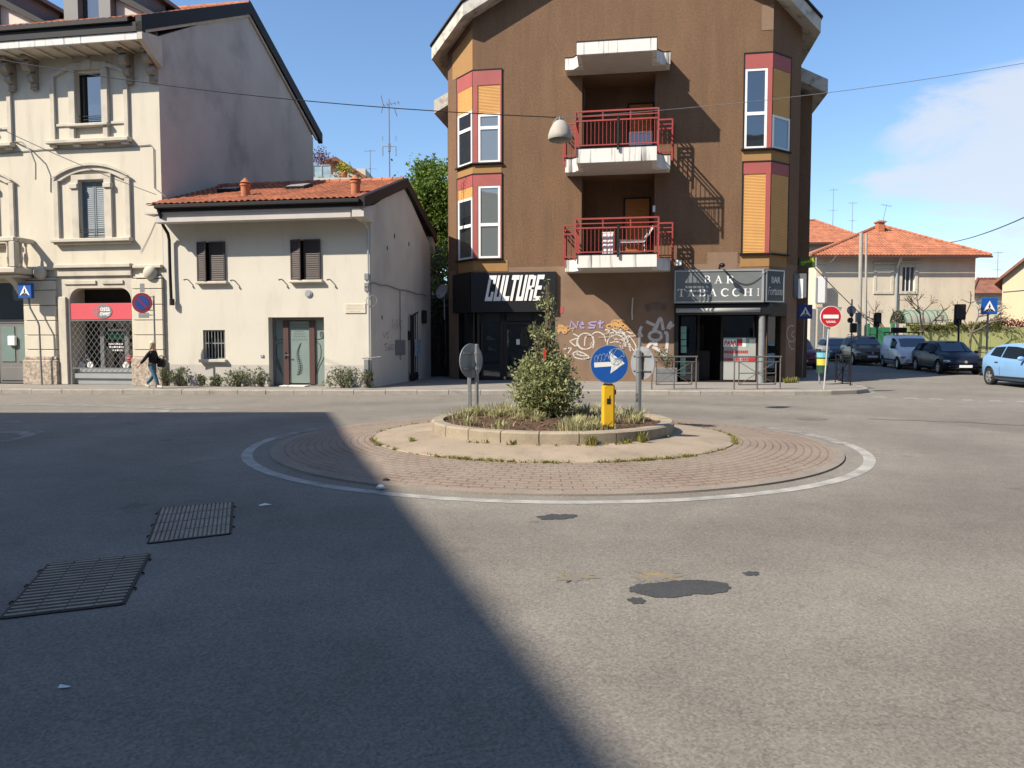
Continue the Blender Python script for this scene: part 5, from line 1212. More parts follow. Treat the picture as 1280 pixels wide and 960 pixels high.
M['cushion']=pmat('striped_cushion',(0.45,0.40,0.34),0.35,14,0.9,stretch=(1,0.1,0.1))
b=MB(); b.bbox(0,0.92,-0.28,0.28,0.46,0.56,0.03); r=MB().bbox(0,0.62,-0.28,0.28,-0.05,0.05,0.03); Mx=Matrix.Translation((0.9,0,0.50))@Matrix.Rotation(R(-58),4,'Y'); r.xf(Mx); b.add(r.v,r.f); b.build('cushion',M['cushion'],lo)
b=MB()
for y in (-0.27,0.27): b.tube([(0.03,y,0.0),(0.03,y,0.44),(0.9,y,0.44),(1.22,y,0.95)],0.018,6); b.tube([(0.9,y,0.44),(0.95,y,0)],0.018,6); b.tube([(0.03,y,0.12),(0.95,y,0.12)],0.015,6)
b.build('frame',M['white_frame'],lo)
x0=BX(806,-1.5,300); pt=thing('folded_chair','black folded garden chair leaning at the end of the lower balcony','folding chair',tuple(FB.w(x0,-1.4,zb1+0.036)),FB.rot)
b=MB(); b.bar((0.0,-0.22,0),(0.16,-0.22,1.0),0.035); b.bar((0.0,0.22,0),(0.16,0.22,1.0),0.035); b.bar((0.12,-0.22,0),(0.1,-0.22,0.9),0.03); b.bar((0.12,0.22,0),(0.1,0.22,0.9),0.03); b.build('frame',M['black_matte'],pt)
b=MB(); b.bar((0.06,0,0.35),(0.15,0,0.92),0.42,0.03); b.build('seat',M['black_matte'],pt)

# clothing shop, left ---------------------------------------------------------------------------------
cs=MB(); sy=-0.16
z1=BZ(340,650,sy); z0=BZ(390,650,sy)
cs.box(-0.07,cu1+0.03,sy,-0.003,z0,z1); fbox(cs,on_left,-CW+0.55,0.0,-0.152,-0.0,z0+0.002,z1-0.002); cs=cs.build('shop_sign',M['black'],blk)
BLOCK={'C':[(0,.34,0,1),(.34,1,.84,1),(.34,1,0,.16),(.66,1,.66,.84),(.66,1,.16,.36)],'U':[(0,.34,0,1),(.66,1,0,1),(.34,.66,0,.16)],'L':[(0,.34,0,1),(.34,.95,0,.18)],'T':[(.31,.65,0,.82),(0,.98,.82,1)],
 'R':[(0,.34,0,1),(.34,.66,.84,1),(.66,1,.52,.97),(.34,.66,.44,.58),(.62,.98,0,.44)],'E':[(0,.34,0,1),(.34,.95,.83,1),(.34,.86,.43,.58),(.34,.95,0,.17)]}
X0,_=BP(606,376,sy); X1,_=BP(676,376,sy); Z0=BZ(376,645,sy); Z1=BZ(344,645,sy); b=MB(); cw=(X1-X0)/6.55; adv=[0,1.0,2.0,2.70,3.62,4.62,5.62]
for k,ch in zip(adv,'CULTURE'):
    for (a,c_,e,f_) in BLOCK[ch]:
        r=MB().box(X0+k*cw+a*cw*0.86,X0+k*cw+c_*cw*0.86,sy-0.03,sy-0.004,Z0+e*(Z1-Z0),Z0+f_*(Z1-Z0)); b.add([(p[0]+(p[2]-Z0)*0.20,p[1],p[2]) for p in r.v],r.f)
b.build('sign_letters',M['white_paint'],cs)
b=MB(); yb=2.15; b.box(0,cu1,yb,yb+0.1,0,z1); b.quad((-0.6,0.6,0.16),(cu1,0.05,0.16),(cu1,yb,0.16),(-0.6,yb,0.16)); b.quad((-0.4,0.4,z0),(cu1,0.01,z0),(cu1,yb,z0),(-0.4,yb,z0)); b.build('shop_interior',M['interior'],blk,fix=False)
fr=MB(); yg=0.25
zt=z0; zf=0.16
for px,w_ in ((602.5,0.10),(627.5,0.16),(632,0.12),(666,0.10)):
    x=BX(px,yg,430); fr.bbox(x-w_/2,x+w_/2,yg-0.05,yg+0.05,zf,zt,0.01)
fr.bbox(0.1,cu1,yg-0.05,yg+0.05,zt-0.35,zt,0.01); fr.bbox(BX(632,yg,430),BX(666,yg,430),yg-0.045,yg+0.045,zt-0.50,zt-0.36,0.01); fr.box(0.1,BX(627,yg,430),yg-0.05,yg+0.05,zf,zf+0.12)
fr.box(BX(668,yg,430),cu1,yg-0.03,yg+0.03,zf,zt-0.35)
fbox(fr,on_left,-CW+0.62,-CW+0.70,0.15,0.25,zf,zt); fbox(fr,on_left,-0.05,0.05,0.15,0.25,zf,zt)
fr.box(cu1-0.06,cu1,0.0,2.1,0.1,z1); fbox(fr,on_left,-CW+0.60,-CW+0.63,0.1,1.8,0.1,zt)
fr=fr.build('shop_front',M['black'],blk)
b=MB(); b.box(0.15,BX(627,yg,430),yg+0.0,yg+0.012,zf+0.12,zt-0.35); b.box(BX(633,yg,430),BX(665,yg,430),yg+0.0,yg+0.012,zf,zt-0.5); fbox(b,on_left,-CW+0.7,-0.05,0.19,0.2,zf,zt); b.build('pane',M['glass_shop'],fr)
b=MB(); 
for py in (424,437.5): x,z=BP(616,py,0.55); b.bbox(x-0.42,x+0.42,0.45,0.75,z-0.06,z-0.04,0.005)
b.box(BX(604,0.8,430),BX(625,0.8,430),0.80,0.84,BZ(455,615,0.8),BZ(395,615,0.8))
b.build('display_shelf',M['poster_grey'] if False else M['interior'],fr)
def shoe(px,py,label):
    x,z=BP(px,py,0.55); t=thing('sneaker',label,'shoe',tuple(FB.w(x,0.58,z-0.04)),FB.rot,'sneakers in the shop window')
    b=MB(); b.bbox(-0.16,0.17,-0.05,0.05,0,0.03,0.01); b.build('sole',M['white_paint'],t)
    b=MB(); b.prism([(-0.15,0.031),(0.165,0.031),(0.16,0.07),(0.05,0.10),(-0.02,0.17),(-0.13,0.18)],'y',-0.045,0.045); b.build('upper',M['white_frame'],t)
shoe(613,424,'white sneaker on the upper shelf of the black shop window'); shoe(614.5,437.5,'white sneaker on the lower shelf of the black shop window')
x,z=BP(647.5,428,yg-0.02); b=MB(); b.box(x-0.07,x+0.07,yg-0.016,yg-0.012,z-0.09,z+0.13); b.build('door_notice',M['white_paint'],fr)
b=MB(); b.bbox(BX(640,1.4,430),BX(676,1.4,430),1.2,1.7,0.16,1.15,0.03); b.bbox(BX(605,1.8,430),BX(626,1.8,430),1.7,2.0,0.16,2.0,0.03); b.build('shop_counter',M['dull_grey'],fr)

# bar, right ----------------------------------------------------------------------------------------
def serif_letter(b,ch,x,z,w_,h,y):
    """roman capitals drawn as thick and thin strokes with serifs"""
    k=[0]
    tk=0.20*w_*0.9; tn=0.075*w_
    def st(pts,wd,taper=None):
        k[0]+=1; b.ribbon([(x+p[0]*w_,z+p[1]*h) for p in pts],wd,y-0.0012*k[0],taper)
    def serif(cx,top,hw=0.20): zz=1-0.03 if top else 0.03; st([(cx-hw,zz),(cx+hw,zz)],0.06*h)
    def arc(cx,cz,rx,rz,a0,a1,n=14): return [(cx+rx*math.cos(math.radians(a0+(a1-a0)*i/n)),cz+rz*math.sin(math.radians(a0+(a1-a0)*i/n))) for i in range(n+1)]
    fat=lambda t:0.38+0.62*math.sin(math.pi*t)
    if ch=='I': st([(0.5,0),(0.5,1)],tk); serif(0.5,0,0.3); serif(0.5,1,0.3)
    if ch=='H':
        for c in (0.2,0.8): st([(c,0),(c,1)],tk); serif(c,0); serif(c,1)
        st([(0.2,0.52),(0.8,0.52)],0.055*h)
    if ch=='T': st([(0.5,0),(0.5,1)],tk); serif(0.5,0,0.24); st([(0.02,0.965),(0.98,0.965)],0.07*h); st([(0.04,1.0),(0.04,0.72)],tn); st([(0.96,1.0),(0.96,0.72)],tn)
    if ch=='A': st([(0.12,0),(0.50,1)],tn*1.1); st([(0.46,1),(0.84,0)],tk); st([(0.24,0.33),(0.70,0.33)],0.055*h); serif(0.12,0,0.16); serif(0.84,0,0.18)
    if ch in 'BR':
        st([(0.22,0),(0.22,1)],tk); st([(0.02,0.965),(0.5,0.965)],0.06*h)
        st([(0.45,0.965)]+arc(0.48,0.75,0.32,0.215,90,-90)+[(0.25,0.535)],tk,fat)
        if ch=='B': st([(0.02,0.035),(0.5,0.035)],0.06*h); st([(0.45,0.535)]+arc(0.50,0.285,0.38,0.25,90,-90)+[(0.25,0.035)],tk*1.05,fat)
        else: st([(0.42,0.53),(0.86,0.02)],tk); serif(0.22,0,0.2); st([(0.80,0.035),(1.0,0.035)],0.06*h)
    if ch=='C': st(arc(0.54,0.5,0.44,0.49,48,312,22),tk*1.05,lambda t:0.32+0.68*math.sin(math.pi*t)); st([(0.86,0.98),(0.86,0.70)],tn); st([(0.86,0.20),(0.86,0.04)],tn)
by=-0.42
z1=BZ(336.5,900,by); z0=BZ(379,900,by); X0=BX(842,by,360); X1=BX(956,by,360)
sg=MB(); sg.bbox(X0,X1,by,-0.004,z0,z1,0.02); sg=sg.build('bar_sign',M['panel_grey'],blk)
# right face of the sign box, turned along the chamfer
xr0=BX(959,by,360); FSg=Frame(*FB.w(X1+0.02,by)[:2],rot=FB.rot+R(38))
t=R(38); W2=FSg.X(981,0,360)
def sgn(x,y,z): return (X1+0.02+x*math.cos(t)-y*math.sin(t), by+x*math.sin(t)+y*math.cos(t), z)
b=MB(); r=MB().bbox(0,W2,0.0,0.25,z0+0.01,z1-0.01,0.015); b.add([sgn(*p) for p in r.v],r.f); sd2=b.build('side_sign',M['panel_slate'],blk)
b=MB(); e=0.05
for a in ((X0+0.03,X1-0.03,z1-0.03-e,z1-0.03),(X0+0.03,X1-0.03,z0+0.03,z0+0.03+e),(X0+0.03,X0+0.03+e,z0+0.03+e,z1-0.03-e),(X1-0.03-e*1.6,X1-0.03,z0+0.03+e,z1-0.03-e)): b.bbox(a[0],a[1],by-0.03,by-0.001,a[2],a[3],0.006)
b.build('sign_border',M['alu'],sg)
b=MB()
for a in ((0.03,W2-0.03,z1-0.03-e,z1-0.035),(0.03,W2-0.03,z0+0.035,z0+0.03+e),(0.03,0.03+e,z0+0.03+e,z1-0.03-e),(W2-0.03-e,W2-0.03,z0+0.03+e,z1-0.03-e)):
    r=MB().bbox(a[0],a[1],-0.02,-0.001,a[2],a[3],0.004); b.add([sgn(*p) for p in r.v],r.f)
b.build('sign_border',M['alu'],sd2)
b=MB(); SP=lambda x,y: BP(835+x/8.258,330+y/8.258,by)
for ch,xa,xb in (('B',372,440),('A',482,562),('R',600,684)):
    p=SP(xa,200); q_=SP(xb,120); serif_letter(b,ch,p[0],p[1],q_[0]-p[0],q_[1]-p[1],by-0.004)
for ch,xa,xb in (('T',98,178),('A',203,275),('B',318,392),('A',425,503),('C',545,632),('C',662,745),('H',780,872),('I',912,950)):
    y0_=336-(xa-98)*0.008; p=SP(xa,y0_); q_=SP(xb,y0_-78); serif_letter(b,ch,p[0],p[1],q_[0]-p[0],q_[1]-p[1],by-0.004)
b.build('sign_letters',M['white_paint'],sg,fix=False)
b=MB(); r=MB(); text_into(r,'BAR',W2*0.30,W2*0.76,z0+0.74,z0+0.98,-0.003,0.02); text_into(r,'Fortuna',W2*0.14,W2*0.88,z0+0.30,z0+0.60,-0.003,0.0,0.2); b.add([sgn(*p) for p in r.v],r.f); b.build('sign_letters',M['alu'],sd2)
b=MB(); b.tube([(X0+1.9+0.12*i,by-0.03,z1-0.08-0.55*math.sin(math.pi*i/12)*0.9) for i in range(13)],0.012,5); b.build('loose_cable',M['black'],sg)
# lamp arm over the sign
x,z=BP(899,334,0); lm=MB(); lm.tube([(x,0,z-0.05),(x-0.02,-0.5,z+0.05),(x,-0.95,z-0.02)],0.035,8); lm=lm.build('sign_lamp',M['black'],blk); b=MB(); b.ellipsoid((x,-1.02,z-0.03),0.11,0.17,0.09,12,8); b.build('lamp_head',M['black'],lm,smooth=True)
x,z=BP(848,332,0); b=MB(); b.bbox(x-0.12,x+0.12,-0.12,-0.001,z-0.02,z+0.2,0.02); b.build('alarm_box',M['white_frame'],blk)
# shop front of the bar
zt=BZ(380,900,0)
b=MB(); b.box(br0,br1,2.55,2.6,0,zt+0.3); b.quad((br0,0.01,0.165),(BW+0.6,0.3,0.165),(BW+0.3,2.5,0.165),(br0,2.5,0.165)); b.quad((br0,0.02,zt-0.05),(BW+0.5,0.3,zt-0.05),(BW+0.3,2.5,zt-0.05),(br0,2.5,zt-0.05)); b.quad((BW-0.1,0.9,0),(BW-0.1,2.6,0),(BW-0.1,2.6,zt),(BW-0.1,0.9,zt)); b.build('shop_interior',M['black_matte'],blk,fix=False)
fr=MB(); fr.bbox(br0,BW+0.1,-0.30,0.0,zt-0.42,zt-0.02,0.02)
fr.box(br0-0.0,br0+0.16,-0.05,0.1,0.15,zt-0.42)
fr=fr.build('bar_front',M['black'],blk)
b=MB(); zz=BZ(388,880,-0.25); b.tube([(br0+0.05,-0.25,zz),(BX(948,0,430),-0.25,zz)],0.10,10); b.build('awning_roll',M['poster_grey'],fr,smooth=True)
b=MB(); x=BX(952,-0.1,430); b.lathe((x,-0.12,0.15),[(0.14,0),(0.13,0.1),(0.12,0.2),(0.12,zt-0.6)],16); b.build('column',M['dull_grey'],fr,smooth=True,angle=40)
yg=0.55; xa=BX(902,yg,430); xb=BX(946,yg,430)
b=MB()
for x in (xa,xb,BX(872,0.9,430)): b.box(x-0.04,x+0.04,yg-0.03,yg+0.03,0.16,zt-0.1)
b.box(xa,xb,yg-0.03,yg+0.03,BZ(475,920,yg)-0.12,BZ(475,920,yg)); b.build('window_frame',M['dark_metal'],fr)
b=MB(); b.box(xa+0.04,xb-0.04,yg-0.01,yg+0.0,0.3,zt-0.1); b.box(br0+0.3,BX(870,yg,430),yg+0.2,yg+0.21,0.16,zt-0.1); b.build('pane',M['glass_shop'],fr)
QP=lambda x,y: BP(880+x/12,400+y/12,yg-0.02)
def qbox(b,x0,y0,x1,y1,y): p=QP(x0,y1); q_=QP(x1,y0); b.box(p[0],q_[0],y-0.003,y,p[1],q_[1])
b=MB(); qbox(b,290,265,800,895,yg-0.012); po=b.build('window_poster',M['poster_grey'],fr)
b=MB(); qbox(b,292,290,490,400,yg-0.016); qbox(b,680,290,770,345,yg-0.016); qbox(b,575,268,630,400,yg-0.016); b.build('poster_white',M['white_paint'],po)
b=MB(); qbox(b,631,268,672,400,yg-0.016); qbox(b,292,267,480,289,yg-0.016); b.build('poster_green',M['poster_green'],po)
b=MB(); qbox(b,492,285,574,385,yg-0.016); qbox(b,660,568,800,625,yg-0.016)
p=QP(302,380); q_=QP(480,305); text_into(b,'PANI',p[0],q_[0],p[1],q_[1],yg-0.021,0.03,0.15,0.003)
q=random.Random(6)
for (x0,x1,ya_,yb_) in ((305,660,455,500),(305,540,570,612),(560,655,570,612)):
    x=x0
    while x<x1: 
        w_=q.uniform(16,30); qbox(b,x,ya_+q.uniform(0,5),min(x+w_,x1),yb_,yg-0.0165); x+=w_+5
b.build('poster_red',M['poster_red'],po)
b=MB()
for i,(y0_,y1_) in enumerate(((408,416),(416.5,424),(425,432),(433,441))): 
    p=BP(851,y1_,0.3); q_=BP(858,y0_,0.3); b.box(p[0],q_[0],0.29-i*0.002,0.30,p[1],q_[1])
for y0_,y1_ in ((446,457),(458,470)): p=BP(850,y1_,0.3); q_=BP(857,y0_,0.3); b.box(p[0],q_[0],0.29,0.30,p[1],q_[1])
b.build('door_sticker',M['poster_green'],fr)
b=MB(); p=BP(874,470,1.2); b.bbox(BX(858,1.3,450),BX(887,1.3,450),1.1,1.7,0.17,1.35,0.03); b.bbox(BX(866,1.8,430),BX(880,1.8,430),1.75,1.85,1.35,2.4,0.02); b.build('bar_counter',M['interior'],fr)
b=MB(); fbox(b,on_right,0.1,CWR-0.62,0.25,0.28,0.16,zt-0.42); b.build('pane',M['glass_shop'],fr)
b=MB(); fbox(b,on_right,0.0,CWR-0.63,-0.02,0.2,zt-0.45,BZ(379,900)-0.002); b.build('fascia',M['black'],fr)

# painted marks on the ground floor wall -----------------------------------------------------------
GP=lambda x,y: BP(690+x/7.53,370+y/7.53,-0.004)
def circ(cx,cy,rx,ry,a0=0,a1=360,n=22): return [(cx+rx*math.cos(math.radians(a0+(a1-a0)*i/n)),cy+ry*math.sin(math.radians(a0+(a1-a0)*i/n))) for i in range(n+1)]
def smooth(pts,n=5):
    out=[]
    for i in range(len(pts)-1):
        p0=pts[max(i-1,0)];p1=pts[i];p2=pts[i+1];p3=pts[min(i+2,len(pts)-1)]
        for k in range(n):
            t=k/n; out.append(tuple(0.5*((2*p1[j])+(-p0[j]+p2[j])*t+(2*p0[j]-5*p1[j]+4*p2[j]-p3[j])*t*t+(-p0[j]+3*p1[j]-3*p2[j]+p3[j])*t**3) for j in (0,1)))
    return out+[pts[-1]]
gk=[0]
def spray(b,pl,wd,sm=True):
    gk[0]+=1; pts=smooth(pl) if sm else pl; b.ribbon([GP(*p) for p in pts],wd,-0.006-0.0004*gk[0])
M['spray_white']=pmat('white_spray',(0.58,0.56,0.53),0.10,6,0.8,dirt=(0.24,0.145,0.092),dirt_amt=0.7,dirt_scale=9,dirt_lo=0.50,dirt_hi=0.72)
M['spray_lilac']=pmat('lilac_spray',(0.36,0.29,0.50),0.1,6,0.8,dirt=(0.24,0.145,0.092),dirt_amt=0.7,dirt_scale=9,dirt_lo=0.5,dirt_hi=0.7)
M['spray_amber']=pmat('amber_spray',(0.56,0.32,0.12),0.1,6,0.8,dirt=(0.24,0.145,0.092),dirt_amt=0.7,dirt_scale=12,dirt_lo=0.46,dirt_hi=0.66)
b=MB()
for pl in ([(165,425),(240,400),(225,470),(165,425)],circ(315,425,75,75),[(305,470),(312,395),(325,385)],[(375,365),(400,345),(440,340),(490,370),(505,430)],circ(605,450,85,85,150,380),[(690,400),(720,375),(765,425),(790,480),(775,515),(740,470),(700,400)],
           [(200,355),(250,385),(232,430),(245,470),(290,505)],[(195,540),(240,520),(300,540),(345,570),(330,590),(270,592),(215,575),(195,540)],[(230,545),(290,562),(340,560)],[(385,380),(395,440),(385,490)],[(660,350),(700,390),(740,520)],[(110,500),(180,490),(150,540)],[(545,440),(600,430),(650,445)]): spray(b,pl,0.042)
for pl in ([(500,320),(545,312),(530,340),(585,345)],[(560,310),(600,335),(620,360)],[(600,320),(650,315),(625,350),(690,345)],[(650,330),(690,365)],[(700,330),(745,350),(770,340)]): spray(b,pl,0.055)
for pl in ([(885,240),(935,262),(985,290),(945,340)],[(985,290),(1020,205),(1048,320)],[(1020,205),(955,320)],circ(972,375,58,42),[(845,285),(825,335),(850,385)],[(812,350),(835,392)],[(1125,240),(1095,285),(1090,310)],[(1165,272),(1120,285),(1098,310)],[(1055,345),(1080,350),(1085,395),(1082,470),(1070,590)],[(880,525),(905,470),(945,440),(990,448)],[(945,480),(1000,505),(1045,560),(1070,600)],[(955,450),(995,460)]): spray(b,pl,0.115)
b.build('graffiti',M['spray_white'],blk,fix=False)
b=MB()
for pl in ([(168,300),(180,235),(235,300),(245,235)],[(262,270),(300,265),(290,245),(262,270),(275,300),(305,298)],[(422,242),(372,246),(345,258),(365,272),(408,280),(400,298),(338,300)],[(455,225),(450,300),(480,298)],[(430,255),(490,248)]): spray(b,pl,0.075,False)
b.build('graffiti',M['spray_lilac'],blk,fix=False)
b=MB(); q=random.Random(14)
for cx,cy in ((95,300),(115,340),(80,330),(140,320)):
    for _ in range(3): spray(b,circ(cx+q.uniform(-14,14),cy+q.uniform(-14,14),q.uniform(12,24),q.uniform(12,24),q.uniform(0,180),q.uniform(240,420),10),0.06)
for cx,cy in ((560,280),(600,250),(640,240),(670,270),(620,285),(700,290)):
    for _ in range(3): spray(b,circ(cx+q.uniform(-18,18),cy+q.uniform(-14,14),q.uniform(14,28),q.uniform(12,24),q.uniform(0,180),q.uniform(240,420),10),0.06)
spray(b,[(680,270),(745,320),(790,380)],0.05)
b.build('graffiti',M['spray_amber'],blk,fix=False)
b=MB(); q=random.Random(77)
for _ in range(26):
    cx,cy=q.uniform(190,790),q.uniform(330,590); spray(b,[(cx+q.gauss(0,26),cy+q.gauss(0,20)) for _k in range(4)],0.016)
b.build('graffiti',M['spray_white'],blk,fix=False)
b=MB(); M['grey_wash']=pmat('grey_overpaint',(0.13,0.105,0.085),0.15,3,0.9,dirt=(0.24,0.145,0.092),dirt_amt=0.8,dirt_scale=1.8,dirt_lo=0.45,dirt_hi=0.7)
b.ribbon([GP(*p) for p in ((880,120),(930,100),(1000,90),(1080,105))],0.30,-0.0045)
b.build('overpaint',M['grey_wash'],blk,fix=False)
b=MB(); M['spray_pale']=pmat('thin_pale_spray',(0.42,0.36,0.27),0.1,6,0.8)
CP=lambda x,y: FCR.P(820+x/6.74,400+y/6.74,-0.004)
for pl in (circ(1142,115,40,68,40,300),[(1165,90),(1140,125),(1165,150)],[(1125,165),(1118,200),(1140,245),(1165,240)]):
    r=MB().ribbon([CP(*p) for p in smooth(pl,3)],0.05,-0.006); b.add([on_right(*p) for p in r.v],r.f)
b.build('graffiti',M['spray_pale'],blk,fix=False)
b=MB(); x,z=BP(794,360,0); pp=[(791,372),(790,390),(790.5,400)]
b.tube([(BP(x,y,-0.05)[0],-0.05,BP(x,y,-0.05)[1]) for x,y in pp],0.035,6); b.build('wall_pipe',M['soffit'],blk)
x,z=BP(702,387,0); b=MB(); b.box(x-0.08,x+0.08,-0.012,-0.003,z-0.14,z+0.12); b.build('number_plate_tile',M['pink_panel'],blk)

# ------------------------------------------------------------------ the building whose roof throws the big shadow, and an unseen row added behind the camera to block sky light
A=gpt(412,515); B_=gpt(784,957); HS=15.0
off=Vector((-SUN_DIR.x,-SUN_DIR.y,0))*(HS/SUN_DIR.z); cor=A-off; d1=(B_-A).normalized(); d2=Vector((-1,-0.02,0)).normalized()
def block_at(name,label,c,d1,L1,d2,L2,H,chim=False):
    t=thing(name,label,'building',(c.x,c.y,0))
    p0=Vector((0,0,0)); p1=d1*L1; p2=d1*L1+d2*L2; p3=d2*L2
    b=MB(); n=[p0,p1,p2,p3]; b.add([(p.x,p.y,0) for p in n]+[(p.x,p.y,H-0.4) for p in n],[(0,1,5,4),(1,2,6,5),(2,3,7,6),(3,0,4,7)]); b.build('wall',M['grey_house'],t)
    b=MB(); b.add([(p.x,p.y,H-0.399) for p in n]+[(p.x,p.y,H) for p in n],[(3,2,1,0),(4,5,6,7),(0,1,5,4),(1,2,6,5),(2,3,7,6),(3,0,4,7)]); rf=b.build('roof',M['tile_old'],t)
    if chim:
        for (u_,v_,w_,h_) in ((0.6,9.5,2.8,0.55),(0.5,17,8,0.8)):
            c_=d1*u_+d2*v_; b=MB(); b.box(c_.x-w_,c_.x,c_.y-0.8,c_.y-0.02,H,H+h_); b.build('roof_parapet',M['trim'],rf)
    for (p,d,L,nrm) in ((p0,d1,L1,-d2),(p0,d2,L2,-d1)):
        for fl in range(4):
            for k in range(int(L/3.2)):
                q_=p+d*(1.6+k*3.2); z=1.2+fl*3.5
                w_=MB(); a=q_-d*0.55+nrm*0.03; c_=q_+d*0.55+nrm*0.03; w_.quad((a.x,a.y,z),(c_.x,c_.y,z),(c_.x,c_.y,z+1.7),(a.x,a.y,z+1.7)); w_.build('window',M['glass'],t)
    return t
block_at('apartment_building','grey apartment building beyond the left edge whose roof shades the road',cor,d1,26,d2,34,HS,True)
block_at('apartment_building','unseen grey apartment row added behind the viewer to block sky light',Vector((-6,-13,0)),Vector((0,-1,0)),12,Vector((1,0,0)),60,20.0)  # added out of view, tall and dark-walled, to lower sky light on the road

block_at('apartment_building','grey apartment building beyond the right edge along the cross street',Vector((36,49,0)),Vector((0,-1,0)),30,Vector((1,0,0)),14,11.0)

# ------------------------------------------------------------------ posts and signs
def ngon(cx,cz,r,n=36,a0=0): return [(cx+r*math.cos(a0+2*math.pi*i/n),cz+r*math.sin(a0+2*math.pi*i/n)) for i in range(n)]
def walkman(b,cx,cz,s,y):
    """walking figure on stripes inside a white triangle"""
    b.ellipsoid((cx+0.02*s,y,cz+0.26*s),0.055*s,0.003,0.055*s,8,6)
    for p,q_,w_ in (((0.0,0.20),(0.0,-0.02),0.11),((0.0,-0.02),(0.14,-0.26),0.07),((0.0,-0.02),(-0.14,-0.26),0.07),((0.0,0.16),(0.13,0.02),0.05),((0.0,0.16),(-0.12,0.03),0.05)):
        b.bar((cx+p[0]*s,y,cz+p[1]*s),(cx+q_[0]*s,y,cz+q_[1]*s),w_*s,0.004,(0,1,0))
def crossing_sign(name,label,base,z_c,size,thick,mat,pole_pts,pole_r=0.03,rz=0.0):
    t=thing(name,label,'road sign',base,rz)
    b=MB(); b.tube(pole_pts,pole_r,10); b.build('pole',M['dull_grey'],t,smooth=True,angle=50)
    x0=pole_pts[-1][0]; h=size/2
    b=MB(); b.bbox(x0-h,x0+h,-0.05-thick,-0.05,z_c-h,z_c+h,0.012); pl=b.build('sign_panel',mat,t)
    y=-0.05-thick-0.002
    b=MB(); b.prism([(x0-h*0.74,z_c-h*0.62),(x0+h*0.74,z_c-h*0.62),(x0,z_c+h*0.68)],'y',y-0.003,y); b.build('sign_triangle',M['white_paint'],pl)
    b=MB(); walkman(b,x0,z_c-h*0.12,size*0.62,y-0.006)
    for k in range(5): xx=x0+(-0.52+0.26*k)*h; b.bar((xx,y-0.0062,z_c-h*0.62),(xx*0.4+x0*0.6,y-0.0062,z_c-h*0.40),0.035*size/0.5,0.003,(0,1,0))
    b.build('walking_figure',M['black_matte'],pl); return t
c=FL.w(FL.X(52,-0.42,470),-0.42,SW_Z); K=c.y/950
pp=[(0,0,0),(0,0,1.95-0.0),(-0.03,0,2.05),(-0.10,0,2.25),(-0.30,0,2.62),(-0.36,0,2.75),(-0.38,0,2.95),(-0.38,0,3.40)]
zt=CAM_H+(427-364)*K-SW_Z
sc=[(p[0]*1.0,0,p[2]) for p in pp[:-1]]
zb=CAM_H+(427-404)*K-SW_Z; zk=CAM_H+(427-383)*K-SW_Z
pole=[(0,0,0),(-0.03,0,zb-0.12),(-0.06,0,zb),(-0.36,0,zk-0.08),(-0.40,0,zk+0.08),(-0.40,0,zt+0.2)]
crossing_sign('crossing_sign','blue pedestrian crossing sign on a bent pole beside the red shop grille',tuple(c),zt,0.54,0.14,M['sign_blue'],pole,0.032,-ANG)
c=gpt(1002,473.7,SW_Z); crossing_sign('crossing_sign','navy pedestrian crossing sign at the corner of the bar, left of the no-entry sign',tuple(c),CAM_H+(427-390)*c.y/950-SW_Z,0.58,0.05,M['sign_navy'],[(0,0,0),(0.06,0,CAM_H+(427-379)*c.y/950-SW_Z)])
cx_=dpt(1233,448,36.0); c=(cx_.x,cx_.y,gz(cx_.x,cx_.y)); crossing_sign('crossing_sign','bright blue pedestrian crossing sign in front of the green fence, above the light blue car',c,CAM_H+(427-383)*36/950-c[2],0.76,0.05,M['sign_blue'],[(0,0,0),(0,0,CAM_H+(427-373)*36/950-c[2])],0.045)

# no-parking sign
c=gpt(195,484.5,SW_Z); t=thing('no_parking_sign','round blue and red no-parking sign on a thin pole beside the shop','road sign',tuple(c)); K=c.y/950
Zc=lambda py: CAM_H+(427-py)*K-SW_Z
b=MB(); b.tube([(0,0,0),(0,0,Zc(370))],0.03,8); b.bar((-0.40,0,Zc(371.5)),(0.03,0,Zc(371.5)),0.03); b.bar((-0.30,0,Zc(388)),(0.03,0,Zc(388)),0.03); b.bar((-0.20,0,Zc(394)),(0.03,0,Zc(394)),0.03); b.build('pole',M['dull_grey'],t)
x=-13.6*K; z=Zc(379); b=MB(); b.disc((x,-0.05,z),0.335,(0,1,0),0.03,36); dsc=b.build('sign_disc',M['sign_darkred'],t)
b=MB(); b.disc((x,-0.068,z),0.245,(0,1,0),0.004,36); b.build('sign_face',M['sign_navy'],dsc)
b=MB(); b.bar((x-0.20,-0.073,z+0.20),(x+0.20,-0.073,z-0.20),0.055,0.004,(0,1,0)); b.build('sign_bar',M['sign_darkred'],dsc)
b=MB(); b.bbox(x-0.13,x+0.22,-0.06,-0.04,Zc(397.5),Zc(391),0.005); b.bbox(x-0.06,x+0.09,-0.06,-0.04,Zc(366),Zc(355),0.005); b.build('side_plate',M['sign_back'],t)

